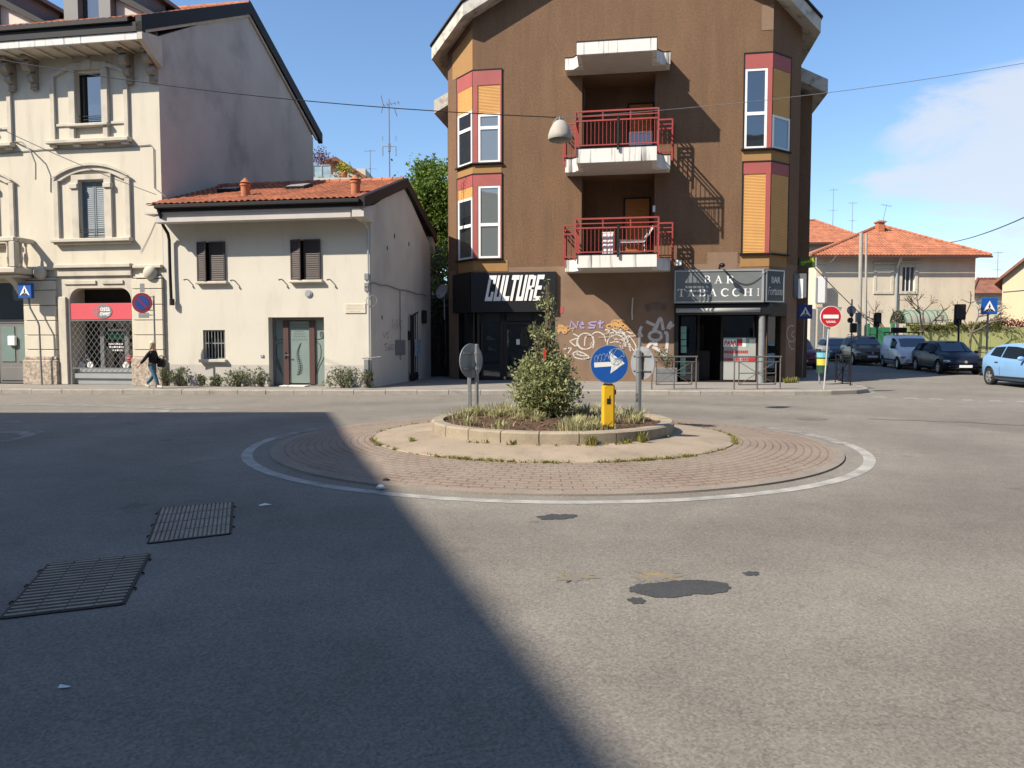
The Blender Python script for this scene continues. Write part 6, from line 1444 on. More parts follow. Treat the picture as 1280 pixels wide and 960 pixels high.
# round signs on the island
IZ=0.385
def arrow_sign():
    c=Vector((0.675+0.765,12.85-1.45,0)); d=11.4; c=dpt(760,530,11.35); t=thing('arrow_sign','round blue keep-right arrow sign scrawled with tags on a yellow post','road sign',(c.x,c.y,IZ-0.05),R(4))
    K=11.35/950; Zc=lambda py: CAM_H+(427-py)*K-(IZ-0.05)
    b=MB(); b.tube([(0,0,0.0),(0,0,0.10)],0.075,14); b.build('post_foot',M['dark_metal'],t)
    b=MB(); b.bbox(-0.098,0.098,-0.05,0.05,0.06,Zc(480),0.03); b.build('post',M['yellow_post'],t)
    b=MB(); b.bbox(-0.03,0.03,-0.054,-0.0505,Zc(505),Zc(498),0.001); b.bar((0.02,-0.052,Zc(494)),(0.0,-0.052,Zc(500)),0.012,0.003,(0,1,0)); b.bbox(0.098,0.115,-0.03,-0.0,Zc(493),Zc(487),0.003); b.build('sticker',M['black_matte'],t)
    z=Zc(455); r=0.29
    b=MB(); b.bbox(-0.06,0.06,0.0,0.03,Zc(480),z+0.15,0.004); b.disc((0,-0.055,z),r,(0,1,0),0.02,48); dsc=b.build('sign_back',M['sign_back'],t)
    b=MB(); b.lathe((0,0,0),[(r-0.004,-0.004),(r-0.014,-0.007),(r-0.022,-0.004)],48); b.xf(Matrix.Translation((0,-0.0655,z))@Matrix.Rotation(R(-90),4,'X').inverted()); 
    b.build('white_rim',M['white_paint'],dsc)
    b=MB(); b.disc((0,-0.0665,z),r-0.015,(0,1,0),0.003,48); fc=b.build('sign_face',M['sign_blue'],dsc)
    AP=lambda x,y: ((690+x/7.53-760.3)*K, Zc(370+y/7.53))
    b=MB(); pts=[(385,625),(545,618),(525,520),(675,632),(540,728),(550,660),(388,670)]; b.prism([AP(*p) for p in pts],'y',-0.0705,-0.0685); b.build('arrow',M['white_paint'],fc)
    b=MB(); k=[0]
    def sc_(pl,wd=0.007):
        k[0]+=1; b.ribbon([AP(*p) for p in smooth(pl,4)],wd,-0.0720-0.0002*k[0])
    for pl in ([(395,620),(390,580),(410,560),(420,600),(405,625)],[(420,600),(430,560),(450,550),(455,590),(440,620)],[(460,560),(475,540),(490,560),(485,600),(465,600)],[(500,570),(510,540),(525,590),(545,500),(560,570)],circ(595,540,55,48,20,330,12),[(560,560),(600,500),(650,520),(670,570),(640,560)],[(530,540),(580,590),(640,600),(610,640),(560,640)],[(520,560),(560,640),(600,590)],[(600,620),(640,590),(660,620)]): sc_(pl)
    M['tag_blue']=pmat('pale_marker_scrawl',(0.30,0.40,0.55),0,1,0.6)
    b.build('graffiti',M['tag_blue'],fc,fix=False)
    b=MB(); k[0]=40; AP0=AP
    for pl in (circ(585,625,22,20,0,350,10),[(550,600),(600,580),(640,630),(600,660)],[(545,700),(570,660),(560,640)]): sc_(pl,0.005)
    M['tag_green']=pmat('green_marker_scrawl',(0.34,0.46,0.40),0,1,0.6); b.build('graffiti',M['tag_green'],fc,fix=False)
arrow_sign()
def back_sign(label,px,py_base,D,py_top,py_c,dx_px,r,yaw,pole_r,extra=None):
    c=dpt(px,py_base,D); z0=IZ-0.03; t=thing('round_sign',label,'road sign',(c.x,c.y,z0)); K=D/950; Zc=lambda py: CAM_H+(427-py)*K-z0
    b=MB(); b.tube([(0,0,0),(0,0,Zc(py_top))],pole_r,12); b.tube([(0,0,Zc(py_top)),(0,0,Zc(py_top)+0.015)],[pole_r,pole_r*0.6],12); b.build('pole',M['grey_metal'],t,smooth=True,angle=50)
    z=Zc(py_c); n=Vector((math.sin(yaw),math.cos(yaw),0)); cc=Vector((dx_px*K,0,z))+n*0.055
    b=MB(); b.disc(cc,r,n,0.012,40); b.lathe((0,0,0),[(r-0.012,0),(r,0.0),(r+0.004,0.02),(r-0.006,0.02)],40) if False else None; dsc=b.build('sign_back',M['sign_back'],t)
    b=MB(); side=Vector((n.y,-n.x,0))
    for zz in (z+r*0.45,z-r*0.45): b.bar(cc-side*r*0.75+Vector((0,0,zz-z))-n*0.02,cc+side*r*0.75+Vector((0,0,zz-z))-n*0.02,0.03,0.02); b.tube([(0,0,zz-0.025),(0,0,zz+0.025)],pole_r+0.012,12)
    b.build('clamp',M['grey_metal'],t)
    b=MB(); cf=cc+n*0.008; b.disc(cf,r-0.01,n,0.003,40); b.build('sign_face',M['sign_blue'],dsc)
    if extra: extra(t,Zc)
    return t
def dark_post(t,Zc):
    b=MB(); b.tube([(0.03,0.10,0),(0.03,0.10,Zc(422))],0.03,10); b.build('second_pole',M['dull_grey'],t)
back_sign('back of a round sign on a thick steel pole right of the yellow post',798,510,13.7,439,454,2.0,0.30,R(55),0.052,dark_post)
def stub(t,Zc):
    b=MB(); b.bbox(-0.17,-0.10,0.06,0.13,0,Zc(470),0.01); b.build('bollard',M['dull_grey'],t)
back_sign('back of a round sign on a slim pole at the left end of the planter',596,515,13.6,431,451,-4,0.31,R(-52),0.034,stub)

# no-entry sign at the corner
c=gpt(1030,486.5,SW_Z); K=c.y/950; Zc=lambda py: CAM_H+(427-py)*K-SW_Z
t=thing('no_entry_sign','red and white no-entry sign on a white pole at the kerb corner','road sign',tuple(c)); 
M['pole_grey']=pmat('pale_grey_pole_paint',(0.42,0.42,0.42),0.1,5,0.6)
b=MB(); b.tube([(0,0,0),(0.14,0,Zc(384))],0.024,10); b.build('pole',M['pole_grey'],t,smooth=True,angle=50)
x=5.5*K; z=Zc(396); b=MB(); b.disc((x,-0.05,z),0.345,(0,1,0),0.02,40); dsc=b.build('sign_disc',M['white_paint'],t); b=MB(); b.disc((x,-0.062,z),0.328,(0,1,0),0.004,40); fc=b.build('sign_face',M['sign_red'],dsc)
b=MB(); b.bbox(x-0.25,x+0.25,-0.068,-0.0645,z-0.06,z+0.06,0.001); 
q=random.Random(5)
for k in range(6): b.ribbon(smooth([(x-0.15+0.05*k,z-0.18-0.02*(k%2)),(x-0.13+0.05*k,z-0.13),(x-0.11+0.05*k,z-0.20),(x-0.08+0.05*k,z-0.17)],3),0.012,-0.0652-0.0002*k)
b.build('white_bar',M['white_paint'],fc)
b=MB(); z2=Zc(389); b.prism([(x-16*K,Zc(384)),(x+16*K,Zc(384)),(x,Zc(384)-0.75)],'y',0.05,0.065); b.build('give_way_back',M['sign_back'],t)

# pedestrian barriers
def barrier(name,label,p,q_,mat):
    p=Vector(p); q_=Vector(q_); d=q_-p; L=d.length; t=thing(name,label,'barrier',(p.x,p.y,SW_Z),math.atan2(d.y,d.x),'steel pedestrian barriers at the bar')
    b=MB(); H=1.06
    for x in (0,L/2,L): MB().tube([(x,0,0),(x,0,H)],0.024,8).build('post',mat,t,smooth=True,angle=50)
    b=MB(); b.tube([(-0.04,0,H),(L+0.04,0,H)],0.026,8); b.build('top_rail',mat,t,smooth=True,angle=50)
    b=MB(); a0,a1=L*0.10,L*0.90; z0,z1=0.16,0.90
    for z in (z0,(z0+z1)/2,z1): b.bar((a0 if z<z1 else 0,0,z),(a1 if z<z1 else L,0,z),0.035,0.03)
    for x in (a0,a1): b.bar((x,0,z0),(x,0,z1),0.03,0.03)
    b.bar((a0,0.004,z0),(a1,0.004,z1),0.032,0.012); b.bar((a0,-0.004,z1),(a1,-0.004,z0),0.032,0.012); b.build('cross_frame',mat,t); return t
M['barrier']=pmat('grey_brown_barrier_paint',(0.13,0.115,0.105),0.15,5,0.55)
barrier('pedestrian_barrier','grey crossed steel barrier in front of the brown graffiti wall and bar door',gpt(814.5,487,SW_Z)[:3],gpt(870,486.5,SW_Z)[:3],M['barrier'])
barrier('pedestrian_barrier','grey crossed steel barrier in front of the bar poster window',gpt(917.5,487.2,SW_Z)[:3],gpt(975,486.5,SW_Z)[:3],M['barrier'])
barrier('pedestrian_barrier','steel barrier at the side street kerb, coloured black for the shade on it',(11.95,26.8,SW_Z),(12.35,29.0,SW_Z),M['black'])  # black here stands in for shade on a barrier like the other two
# litter bin
c=dpt(1025,470,27.6); t=thing('litter_bin','green litter bin with pale blue and yellow notices behind the no-entry pole','litter bin',(c.x,c.y,SW_Z))
b=MB(); b.tube([(0,0.05,0),(0,0.05,1.35)],0.035,8); b.build('post',M['dull_grey'],t)
b=MB(); b.lathe((0,-0.18,0.42),[(0.02,0),(0.19,0.0),(0.225,0.72),(0.235,0.74),(0.235,0.78),(0.20,0.78),(0.19,0.1)],18); M['bin_green']=pmat('dark_green_bin',(0.02,0.06,0.04),0.1,4,0.6)
b.build('bin_body',M['bin_green'],t,smooth=True,angle=40)
b=MB(); b.lathe((0,-0.18,1.22),[(0.24,0.06),(0.22,0.13),(0.10,0.18),(0.01,0.19)],18); b.build('lid',M['dull_grey'],t,smooth=True,angle=40)
M['bin_blue']=pmat('pale_blue_notice',(0.16,0.42,0.52),0.1,6,0.6); M['bin_yellow']=pmat('yellow_notice',(0.55,0.47,0.06),0.08,6,0.6)
def wrap(z0,z1,a0,a1,r0,mat,name):
    b=MB(); n=8; b.add([(r*math.cos(a0+(a1-a0)*i/n),-0.18+r*math.sin(a0+(a1-a0)*i/n),z) for z,r in ((z0,r0),(z1,r0+0.009)) for i in range(n+1)],[(i,i+1,n+2+i,n+1+i) for i in range(n)]); b.build(name,mat,t,fix=False)
wrap(0.98,1.16,R(190),R(350),0.226,M['bin_blue'],'notice'); wrap(0.70,0.93,R(190),R(300),0.214,M['bin_yellow'],'notice')

# signs hung on the side wall of the bar
SWx=BW+CHR
def hung_sign(name,label,cat,y,px0,px1,py0,py1,depth=0.16):
    P0=FB.P(px0,py1,y); P1=FB.P(px1,py0,y); t=thing(name,label,cat,tuple(FB.w((P0[0]+P1[0])/2,y,P0[1])),FB.rot); return t,(P1[0]-P0[0])/2,P1[1]-P0[1]
M['sign_olive']=pmat('dark_green_light_box',(0.05,0.085,0.02),0.1,3,0.5); M['sign_lime']=pmat('lime_yellow_lettering',(0.62,0.66,0.03),0.05,4,0.5)
t,w2,h=hung_sign('projecting_sign','small dark sign with slanted yellow lettering high on the bar side wall','shop sign',CHR+0.35,998.5,1021,334,321.5)
b=MB(); b.bbox(-w2,w2-0.06,0,0.16,0,h,0.015); sp=b.build('sign_box',M['sign_olive'],t); b=MB(); b.bbox(w2-0.058,w2,0.0,0.16,-0.02,h+0.02,0.01); b.bar((-w2,0.08,h*0.9),(-w2-0.35,0.08,h*0.9),0.04); b.build('bracket',M['alu'],t)
b=MB(); r=MB(); text_into(r,'Giovanni',-w2+0.05,w2-0.12,h*0.34,h*0.66,-0.002,0.0,0.3); r.xf(Matrix.Translation((0,0,h*0.08))@Matrix.Rotation(R(-10),4,'Y')@Matrix.Translation((0,0,-h*0.08))); b.add(r.v,r.f); b.build('sign_letters',M['sign_lime'],sp)
b=MB(); b.prism(ngon(w2-0.20,h*0.22,0.07,10),'y',-0.006,-0.001); b.build('sign_dot',M['sign_lime'],sp)
t,w2,h=hung_sign('light_box','framed glass light box with a dark side, under the yellow lettered sign','light box',CHR-0.18,991.5,1008.5,371,343)
b=MB(); b.bbox(-w2,w2,0,0.28,0,h,0.015); b.bar((-w2,0.14,h-0.1),(-w2-0.5,0.14,h-0.1),0.05); bx=b.build('box',M['panel_slate'],t); b=MB(); b.box(-w2+0.03,w2-0.03,-0.006,-0.001,0.03,h-0.03); b.build('pane',M['glass_pale'],bx)
b=MB(); b.box(-w2+0.2,w2-0.15,-0.011,-0.007,h*0.2,h-0.06); b.build('poster',M['white_paint'],bx); b=MB(); b.bbox(-w2*0.8,w2*0.9,0.0,0.25,-0.42,-0.05,0.01); b.build('lower_plate',M['white_frame'],t)
p0=dpt(1021,379,59.3); p1=dpt(1032.5,346,59.3); w2=(p1.x-p0.x)/2; h=p1.z-p0.z; t=thing('light_box','white rounded light box with a grey frame hung on the beige house wall','light box',((p0.x+p1.x)/2,59.3,p0.z))
b=MB(); b.bbox(-w2,w2,0,0.22,0,h,0.05); bx=b.build('box',M['white_frame'],t); b=MB()
for a in ((-w2-0.03,-w2+0.03),(w2-0.03,w2+0.12)): b.bbox(a[0],a[1],-0.02,0.24,0.04,h-0.04,0.01)
b.bbox(-w2,w2,-0.02,0.24,-0.06,0.0,0.01); b.bar((0,0.2,h*0.5),(0,0.70,h*0.5),0.08); b.build('frame',M['dull_grey'],t)

# ------------------------------------------------------------------ hanging street lamp and wires
def wire(label,pts,r,mat=None,name='overhead_wire'):
    out=[Vector(p) for p in pts]; o=MB().tube(out,r,5).build(name,mat or M['black'])
    return tag(o,label,'cable')
def sag(p,q_,s,n=14): p=Vector(p);q_=Vector(q_); return [p+(q_-p)*(i/n)-Vector((0,0,s*4*(i/n)*(1-i/n))) for i in range(n+1)]
LD_=16.0; lp=dpt(700,147,LD_)
pA=dpt(-60,63,21.0); pB=dpt(1420,52,17.0)
wire('dark span wire from the left that carries the hanging street lamp',sag(pA,lp,0.28),0.011)
wire('thin grey span wire running right from the hanging street lamp',sag(lp+Vector((0.02,0,0)),pB,0.22),0.0065,M['dull_grey'])
M['lamp_shell']=pmat('dirty_pale_lamp_shell',(0.40,0.37,0.32),0.1,5,0.7,dirt=(0.16,0.15,0.13),dirt_amt=0.7,dirt_scale=5)
t=thing('street_lamp','pale bell-shaped street lamp hanging from a wire before the brown building','street lamp',(lp.x,lp.y,lp.z-0.45))
b=MB(); b.lathe((0,0,0),[(0.235,0.0),(0.25,0.03),(0.245,0.09),(0.205,0.22),(0.145,0.33),(0.09,0.38),(0.03,0.40),(0.0,0.40)],24); b.build('lamp_shade',M['lamp_shell'],t,smooth=True)
b=MB(); b.lathe((0,0,0),[(0.228,0.005),(0.20,-0.03),(0.10,-0.05),(0.0,-0.055)],24); M['lamp_glass_dull']=pmat('dull_green_lamp_glass',(0.14,0.16,0.12),0.1,4,0.3); b.build('diffuser',M['lamp_glass_dull'],t,smooth=True)
b=MB(); b.tube([(0,0,0.40),(0,0,0.46)],0.03,8); b.bar((-0.07,0,0.445),(0.07,0,0.445),0.03); b.tube([(-0.15,0,0.33),(-0.06,0,0.45),(0.06,0,0.45),(0.15,0,0.33)],0.012,5); b.build('hanger',M['dull_grey'],t)
wire('thin wire slanting across the cream facade of the corner house',sag(dpt(-30,146,24.6),FL.w(-0.1,-0.15,FL.P(206,243,-0.15)[1]),0.10),0.012,M['dull_grey'])
wire('thin sagging wire from the bar corner to the beige house eaves',sag(FB.w(SWx+0.7,CHR+0.4,FB.P(1021,328,CHR+0.4)[1]),dpt(1046,318,58),0.35),0.02,M['dull_grey'])
wire('dark service wire rising to the right above the beige house roof',sag(dpt(1188,303,56),dpt(1330,248,30),0.25),0.03)
wire('thin wire slanting down past the beige house to the traffic light',sag(FB.w(SWx+0.7,CHR+0.35,FB.P(1020,334,CHR+0.35)[1]),dpt(1120,430,48),0.15),0.02,M['dull_grey'])

# ------------------------------------------------------------------ gate, dish, tree and terrace between the houses
GD=34.2
g0=dpt(515,465,29.7); g1=dpt(534.5,465,33.3); g2=dpt(562,465,GD-0.5)
gt=thing('iron_gate','dark iron bar gate with pale posters between the small house and the brown block','gate',(0,0,0))
def gate_leaf(p,q_,h0,h1,arch):
    p=Vector((p.x,p.y,0)); q_=Vector((q_.x,q_.y,0)); n=9; b=MB()
    for i in range(n+1):
        t_=i/n; x=p+(q_-p)*t_; h=h0+(h1-h0)*t_+arch*math.sin(t_*math.pi/2); b.bar((x.x,x.y,0.15),(x.x,x.y,h),0.035,0.035)
        if i: x0=p+(q_-p)*((i-1)/n); hh=h0+(h1-h0)*((i-1)/n)+arch*math.sin((i-1)/n*math.pi/2); b.bar((x0.x,x0.y,hh),(x.x,x.y,h),0.05,0.04)
    for z in (0.3,1.25): b.bar((p.x,p.y,z),(q_.x,q_.y,z),0.05,0.04)
    b.bar((p.x,p.y,0.32),(q_.x,q_.y,0.32),0.02,0.3); 
    return b.build('gate_leaf',M['dark_metal'],gt)
z=lambda py,D: CAM_H+(427-py)*D/950
gate_leaf(g0,g1,z(396,29.7),z(386,33.3)-0.3,0.3); gate_leaf(g1,g2,z(386,GD),z(386,GD),0)
b=MB(); b.tube([(g1.x,g1.y,0.1),(g1.x,g1.y,z(384,33.3))],0.07,8); b.tube([(g0.x,g0.y,0.1),(g0.x,g0.y,z(394,29.7))],0.06,8); b.tube([(g2.x-0.12,g2.y,0.1),(g2.x-0.12,g2.y,z(384,GD))],0.07,8); b.build('gate_post',M['dark_metal'],gt)
M['poster_blue']=pmat('pale_blue_poster',(0.42,0.48,0.55),0.15,9,0.6,dirt=(0.12,0.22,0.38),dirt_amt=0.8,dirt_scale=6,dirt_lo=0.45,dirt_hi=0.6)
for i in range(4):
    t0=0.10+i*0.2; a=g0+(g1-g0)*t0; c=g0+(g1-g0)*(t0+0.17); b=MB(); b.bar((a.x+0.05,a.y-0.02,1.45),(c.x+0.05,c.y-0.02,1.45),0.012,0.68); b.build('poster',M['poster_blue'],gt)
b=MB(); c=dpt(527,397,31.6); b.bbox(c.x-0.22,c.x+0.22,c.y-0.1,c.y+0.05,c.z-0.25,c.z+0.3,0.03); b.build('lamp_box',M['black_matte'],gt)
# passage end wall seen through the bars
M['rusty']=pmat('rusty_sheet_door',(0.14,0.065,0.05),0.3,1.5,0.85,dirt=(0.30,0.26,0.24),dirt_amt=0.7,dirt_scale=3,dirt_lo=0.55,dirt_hi=0.72)
c0=dpt(520,440,38); c1=dpt(566,440,38); ow=MB(); ow.bbox(c0.x-1.5,c1.x+0.3,38.4,38.6,0,2.9,0.02); o=ow.build('yard_door',M['rusty']); tag(o,'rust-stained sheet metal yard door behind the iron gate','yard door')
dc=dpt(554,365,33.4); t=thing('satellite_dish','weathered satellite dish on the gate post by the brown block','satellite dish',(dc.x,dc.y,dc.z))
b=MB(); b.lathe((0,0,0),[(0.001,0.0),(0.12,0.012),(0.24,0.05),(0.335,0.10),(0.34,0.10),(0.24,0.035),(0.001,-0.02)],24); b.xf(Vector((-0.62,-0.70,0.35)).to_track_quat('Z','Y').to_matrix().to_4x4()); b.build('dish',M['soffit'],t,smooth=True)
b=MB(); b.tube([(0.05,0.03,-1.2),(0.05,0.03,0.05)],0.025,6); b.tube([(0,0,-0.22),(-0.40,-0.20,-0.12)],0.018,6); b.bbox(-0.46,-0.38,-0.24,-0.16,-0.16,-0.06,0.01); b.build('bracket',M['grey_metal'],t)

def branch_tree(name,label,loc,H,crown,seeds,leafmat,nleaf,leaf,trunk_r=0.18,seed=1,group=None,gap=0.0):
    """tapered trunk with limbs; leaves gathered round many twig clumps inside the crown ellipsoids (cx,cy,cz,rx,ry,rz)"""
    q=random.Random(seed); t=thing(name,label,'tree',loc,0,group)
    b=MB(); b.tube([(0,0,-0.1),(0.03,0.02,H*0.25),(0.0,0.05,H*0.5),(0.05,0,H*0.75)],[trunk_r,trunk_r*0.8,trunk_r*0.6,trunk_r*0.3],9)
    cl=[]
    for _ in range(seeds):
        c=q.choice(crown)
        while True:
            p=Vector((q.uniform(-1,1),q.uniform(-1,1),q.uniform(-1,1)))
            if 0.35<p.length<1: break
        p=Vector((c[0]+p.x*c[3],c[1]+p.y*c[4],c[2]+p.z*c[5])); cl.append(p)
        if q.random()<0.35:
            z0=min(p.z-0.3,H*q.uniform(0.3,0.7)); b.tube([(0.02,0.02,max(0.3,z0*0.8)),Vector((p.x*0.45,p.y*0.45,z0*0.6+p.z*0.4)),p],[trunk_r*0.3,trunk_r*0.18,trunk_r*0.06],5)
    b.build('trunk',M['bark'],t,smooth=True)
    b=MB(); pts=[]
    for _ in range(nleaf):
        c=q.choice(cl); s_=q.uniform(0.25,0.75); pts.append(c+Vector((q.gauss(0,s_),q.gauss(0,s_),q.gauss(0,s_*0.6)))*0.75)
    leaves(b,pts,leaf,0.4,q,0.6); b.build('crown',leafmat,t,fix=False); return t
tc_=dpt(533,430,46)
branch_tree('broadleaf_tree','tall bright green spring tree behind the small house',(tc_.x,tc_.y,0),13.2,[(0,0,7.6,2.6,2.3,4.0),(-0.4,0,10.2,1.65,1.6,1.9),(0.8,0,5.3,2.3,2.0,3.2),(0.8,0,11.0,1.5,1.4,1.8),(1.9,0,8.8,1.4,1.4,2.6)],330,M['leaf_tree'],26000,0.19,0.24,3)
tc2=dpt(549,430,37.0)
branch_tree('broadleaf_tree','darker leafy tree low behind the iron gate',(tc2.x,tc2.y,0),6.0,[(0,0,4.3,1.3,1.2,2.0),(0.2,0,3.0,1.0,1.0,1.2)],70,M['leaf_dark'],5000,0.16,0.12,8)
# terrace house far behind
TD=48.0; a=dpt(360,300,TD); c=dpt(452,300,TD)
tb=thing('terrace_building','distant pale building with a glass-railed roof terrace above the small house roof','building',(a.x,TD,0))
W_=c.x-a.x; zt=dpt(400,222,TD).z; zr=dpt(400,207,TD).z
b=MB(); b.box(0,W_,0,9,0,zt); b.box(W_*0.55,W_,1.5,8,zt,zt+0.9); b.build('wall',M['white_plaster'],tb)
M['terrace_glass']=pmat('milky_terrace_glass',(0.36,0.50,0.55),0.25,2.5,0.3); b=MB(); b.box(0.0,W_*0.58,0.05,0.10,zt+0.05,zr); rl=b.build('terrace_rail',M['terrace_glass'],tb); b=MB(); b.box(0,W_*0.58,0.02,0.13,zr,zr+0.07)
for i in range(6): x=W_*0.58*i/5; b.box(x,x+0.06,0.02,0.13,zt,zr)
b.build('handrail',M['alu'],rl)
b=MB(); r=[(W_*0.40,zr+0.55),(W_*0.60,zr+0.85),(W_*1.02,zt+0.35),(W_*1.02,zt+0.1),(W_*0.60,zr+0.60),(W_*0.40,zr+0.35)]; b.prism(r,'y',1.2,4.5); b.build('roof',M['tile_old'],tb)
def terrace_plant(px,py,sz,mat,label,name,n=500):
    p=dpt(px,py,TD+0.6); q=random.Random(int(px)); t=thing(name,label,'plant',(p.x,p.y,zt)); b=MB(); b.lathe((0,0,0),[(0.18,0),(0.24,0.45),(0.2,0.45)],12); b.build('pot',M['terracotta'],t)
    b=MB(); b.tube([(0,0,0.4),(0.02,0,p.z-zt)],0.04,5); b.build('stem',M['bark'],t)
    b=MB(); leaves(b,[(q.gauss(0,sz*0.5),q.gauss(0,sz*0.5),p.z-zt+q.gauss(0,sz*0.45)) for _ in range(n)],0.13,0.4,q); b.build('foliage',mat,t,fix=False)
M['leaf_yellow']=pmat('yellow_blossom',(0.62,0.48,0.04),0,1,0.7,hue=(0.20,0.30,0.04))
terrace_plant(401,197,0.62,M['leaf_plum'],'reddish shrub in a pot on the distant roof terrace','potted_shrub'); terrace_plant(430,211,0.42,M['leaf_yellow'],'round yellow flowering plant on the distant roof terrace','potted_flower',400)

def antenna(label,base,H,scale=1.0,tilt=0.0,kind=0):
    t=thing('tv_antenna',label,'tv antenna',base); t.rotation_euler=(0,tilt,0)
    b=MB(); b.tube([(0,0,-0.3),(0,0,H)],[0.028*scale,0.018*scale],6); b.build('mast',M['dull_grey'],t)
    b=MB(); s=scale; rr=0.010*max(1,scale)
    if kind==0:
        z=H*0.93; b.tube([(-0.22*s,0,z-0.02),(0.42*s,0,z+0.10)],rr,5)
        for k in range(5): x=(-0.2+0.14*k)*s; b.tube([(x,-0.22*s,z+0.02*k*s),(x,0.22*s,z+0.02*k*s)],rr*0.8,4)
        for zz in (z+0.35*s,z-0.30*s): b.tube([(-0.22*s,0,z),(-0.30*s,0,zz)],rr*1.5,4); 
        b.tube([(0.2*s,0,z-0.1),(0.3*s,0,z-0.42*s)],rr*1.5,4)
        z=H*0.42; b.tube([(-0.25*s,0,z),(0.25*s,0,z)],rr,5)
        for x in (-0.25*s,0.25*s): b.tube([(x,0,z-0.36*s),(x,0,z+0.0)],rr*1.5,4); b.tube([(x,0,z+0.22*s),(x,0,z+0.40*s)],rr,4)
        b.bbox(-0.04*s,0.04*s,-0.04,0.04,z-0.2*s,z+0.12*s,0.01)
    else:
        z=H*0.94; b.tube([(-0.35*s,0,z),(0.35*s,0,z+0.05)],rr,5)
        for k in range(6): x=(-0.33+0.13*k)*s; b.tube([(x,-0.2*s,z),(x,0.2*s,z+0.03)],rr*0.8,4)
        z=H*0.35; b.tube([(-0.42*s,0,z),(0.42*s,0,z)],rr,5); b.tube([(0,-0.3*s,z),(0,0.3*s,z)],rr,5)
    b.build('aerial',M['dull_grey'],t)
yr=SD/2
X,Z=FS.P(487,221,yr); antenna('tall tv antenna with double dipoles on the small house ridge',tuple(FS.w(X,yr,7.83)),FS.P(487,124,yr)[1]-7.83)
p=dpt(463,224,50); antenna('short pale tv antenna far behind the small house roof',(p.x,p.y,p.z),1.9,1.0,0,1)

# ------------------------------------------------------------------ houses of the side street
def hip_house(name,label,px0,px1,D,py_eave,py_ridge,px_r0,px_r1,depth,wallmat,tilemat,over=0.7,windows=(),rot=0.0,fine=True):
    a=dpt(px0,400,D); c=dpt(px1,400,D); z1=dpt(px1,py_eave,D).z; g=gz(a.x,D)
    t=thing(name,label,'house',(a.x,D,0)); W_=c.x-a.x
    hs=[]
    for w_ in windows:
        if w_[4]=='open': x0=dpt(w_[0],400,D).x-a.x; x1=dpt(w_[1],400,D).x-a.x; hs.append((x0,x1,dpt(640,w_[3],D).z,dpt(640,w_[2],D).z,0.2))
    b=MB(); b.wall(0,W_,0,z1,hs); b.quad((W_,0,0),(W_,depth,0),(W_,depth,z1),(W_,0,z1)); b.quad((0,depth,0),(0,0,0),(0,0,z1),(0,depth,z1)); b.quad((W_,depth,0),(0,depth,0),(0,depth,z1),(W_,depth,z1)); b.build('wall',wallmat,t,fix=False)
    for w_ in windows:
        x0=dpt(w_[0],400,D).x-a.x; x1=dpt(w_[1],400,D).x-a.x; zt_=dpt(640,w_[2],D).z; zb_=dpt(640,w_[3],D).z
        f=MB(); e=0.22
        for q_ in ((x0-e,x0,zb_-e,zt_+e),(x1,x1+e,zb_-e,zt_+e),(x0,x1,zt_,zt_+e),(x0,x1,zb_-e,zb_)): f.bbox(q_[0],q_[1],-0.07,-0.002,q_[2],q_[3],0.01)
        f.bbox(x0-0.3,x1+0.3,-0.16,-0.002,zt_+e+0.15,zt_+e+0.27,0.01)
        wn=f.build('window',M['trim'],t); p=MB()
        if w_[4]=='open':
            p.box(x0,x1,0.19,0.21,zb_,zt_); p.build('pane',M['glass'],wn); p=MB()
            for k in range(4): x=x0+(x1-x0)*k/3; p.box(x-0.03,x+0.03,0.10,0.16,zb_,zt_)
            p.build('window_bars',M['white_frame'],wn)
        else: p.box(x0,x1,-0.03,-0.002,zb_,zt_); p.build('blind',wallmat,wn)
    # hip roof
    r0=dpt(px_r0,py_ridge,D+depth/2); r1=dpt(px_r1,py_ridge,D+depth/2); zr_=r0.z; xr0=r0.x-a.x; xr1=r1.x-a.x; o=over; ze=z1-0.05
    E=[(-o,-o,ze),(W_+o,-o,ze),(W_+o,depth+o,ze),(-o,depth+o,ze)]; R0=(xr0,depth/2,zr_); R1=(xr1,depth/2,zr_)
    b=MB()
    if fine:
        nx=int((W_+2*o)/0.26); ncz=14; vs=[]; sub=4; xs=[-o+(W_+2*o)*i/(nx*sub) for i in range(nx*sub+1)]
        for c_ in range(ncz):
            for tt,h in ((c_/ncz,0.04),((c_+1)/ncz-0.001,0.0)):
                y=-o+(depth/2+o)*tt; z_=ze+(zr_-ze)*tt; xa_=-o+(xr0+o)*tt; xb_=W_+o+(xr1-W_-o)*tt
                for i,x in enumerate(xs):
                    xx=min(max(x,xa_),xb_); vs.append((xx,y-0.02,z_+h+0.05*abs(math.sin(math.pi*((i/sub)%1.0)))))
        Wn=len(xs); b.add(vs,[(r*Wn+i,r*Wn+i+1,(r+1)*Wn+i+1,(r+1)*Wn+i) for r in range(2*ncz-1) for i in range(Wn-1)])
    b.add(E+[R0,R1],[(0,1,5,4),(1,2,5),(2,3,4,5),(3,0,4),(3,2,1,0)])
    for p,q_ in ((E[0],R0),(E[1],R1),(R0,R1)):
        n=max(2,int((Vector(q_)-Vector(p)).length/0.42)); P=Vector(p); Q=Vector(q_)
        for k in range(n): b.tube([P+(Q-P)*(k/n)+Vector((0,-0.02,0.06)),P+(Q-P)*((k+1.05)/n)+Vector((0,-0.02,0.09))],[0.11,0.14],6)
    b.build('roof',tilemat,t,fix=False)
    b=MB(); b.box(-o-0.05,W_+o+0.05,-o-0.14,-o-0.01,ze-0.16,ze-0.02); b.build('gutter',M['reddish_frame'],t)
    return t,W_,z1,(a.x,D),(xr0,zr_)
D1=60.0
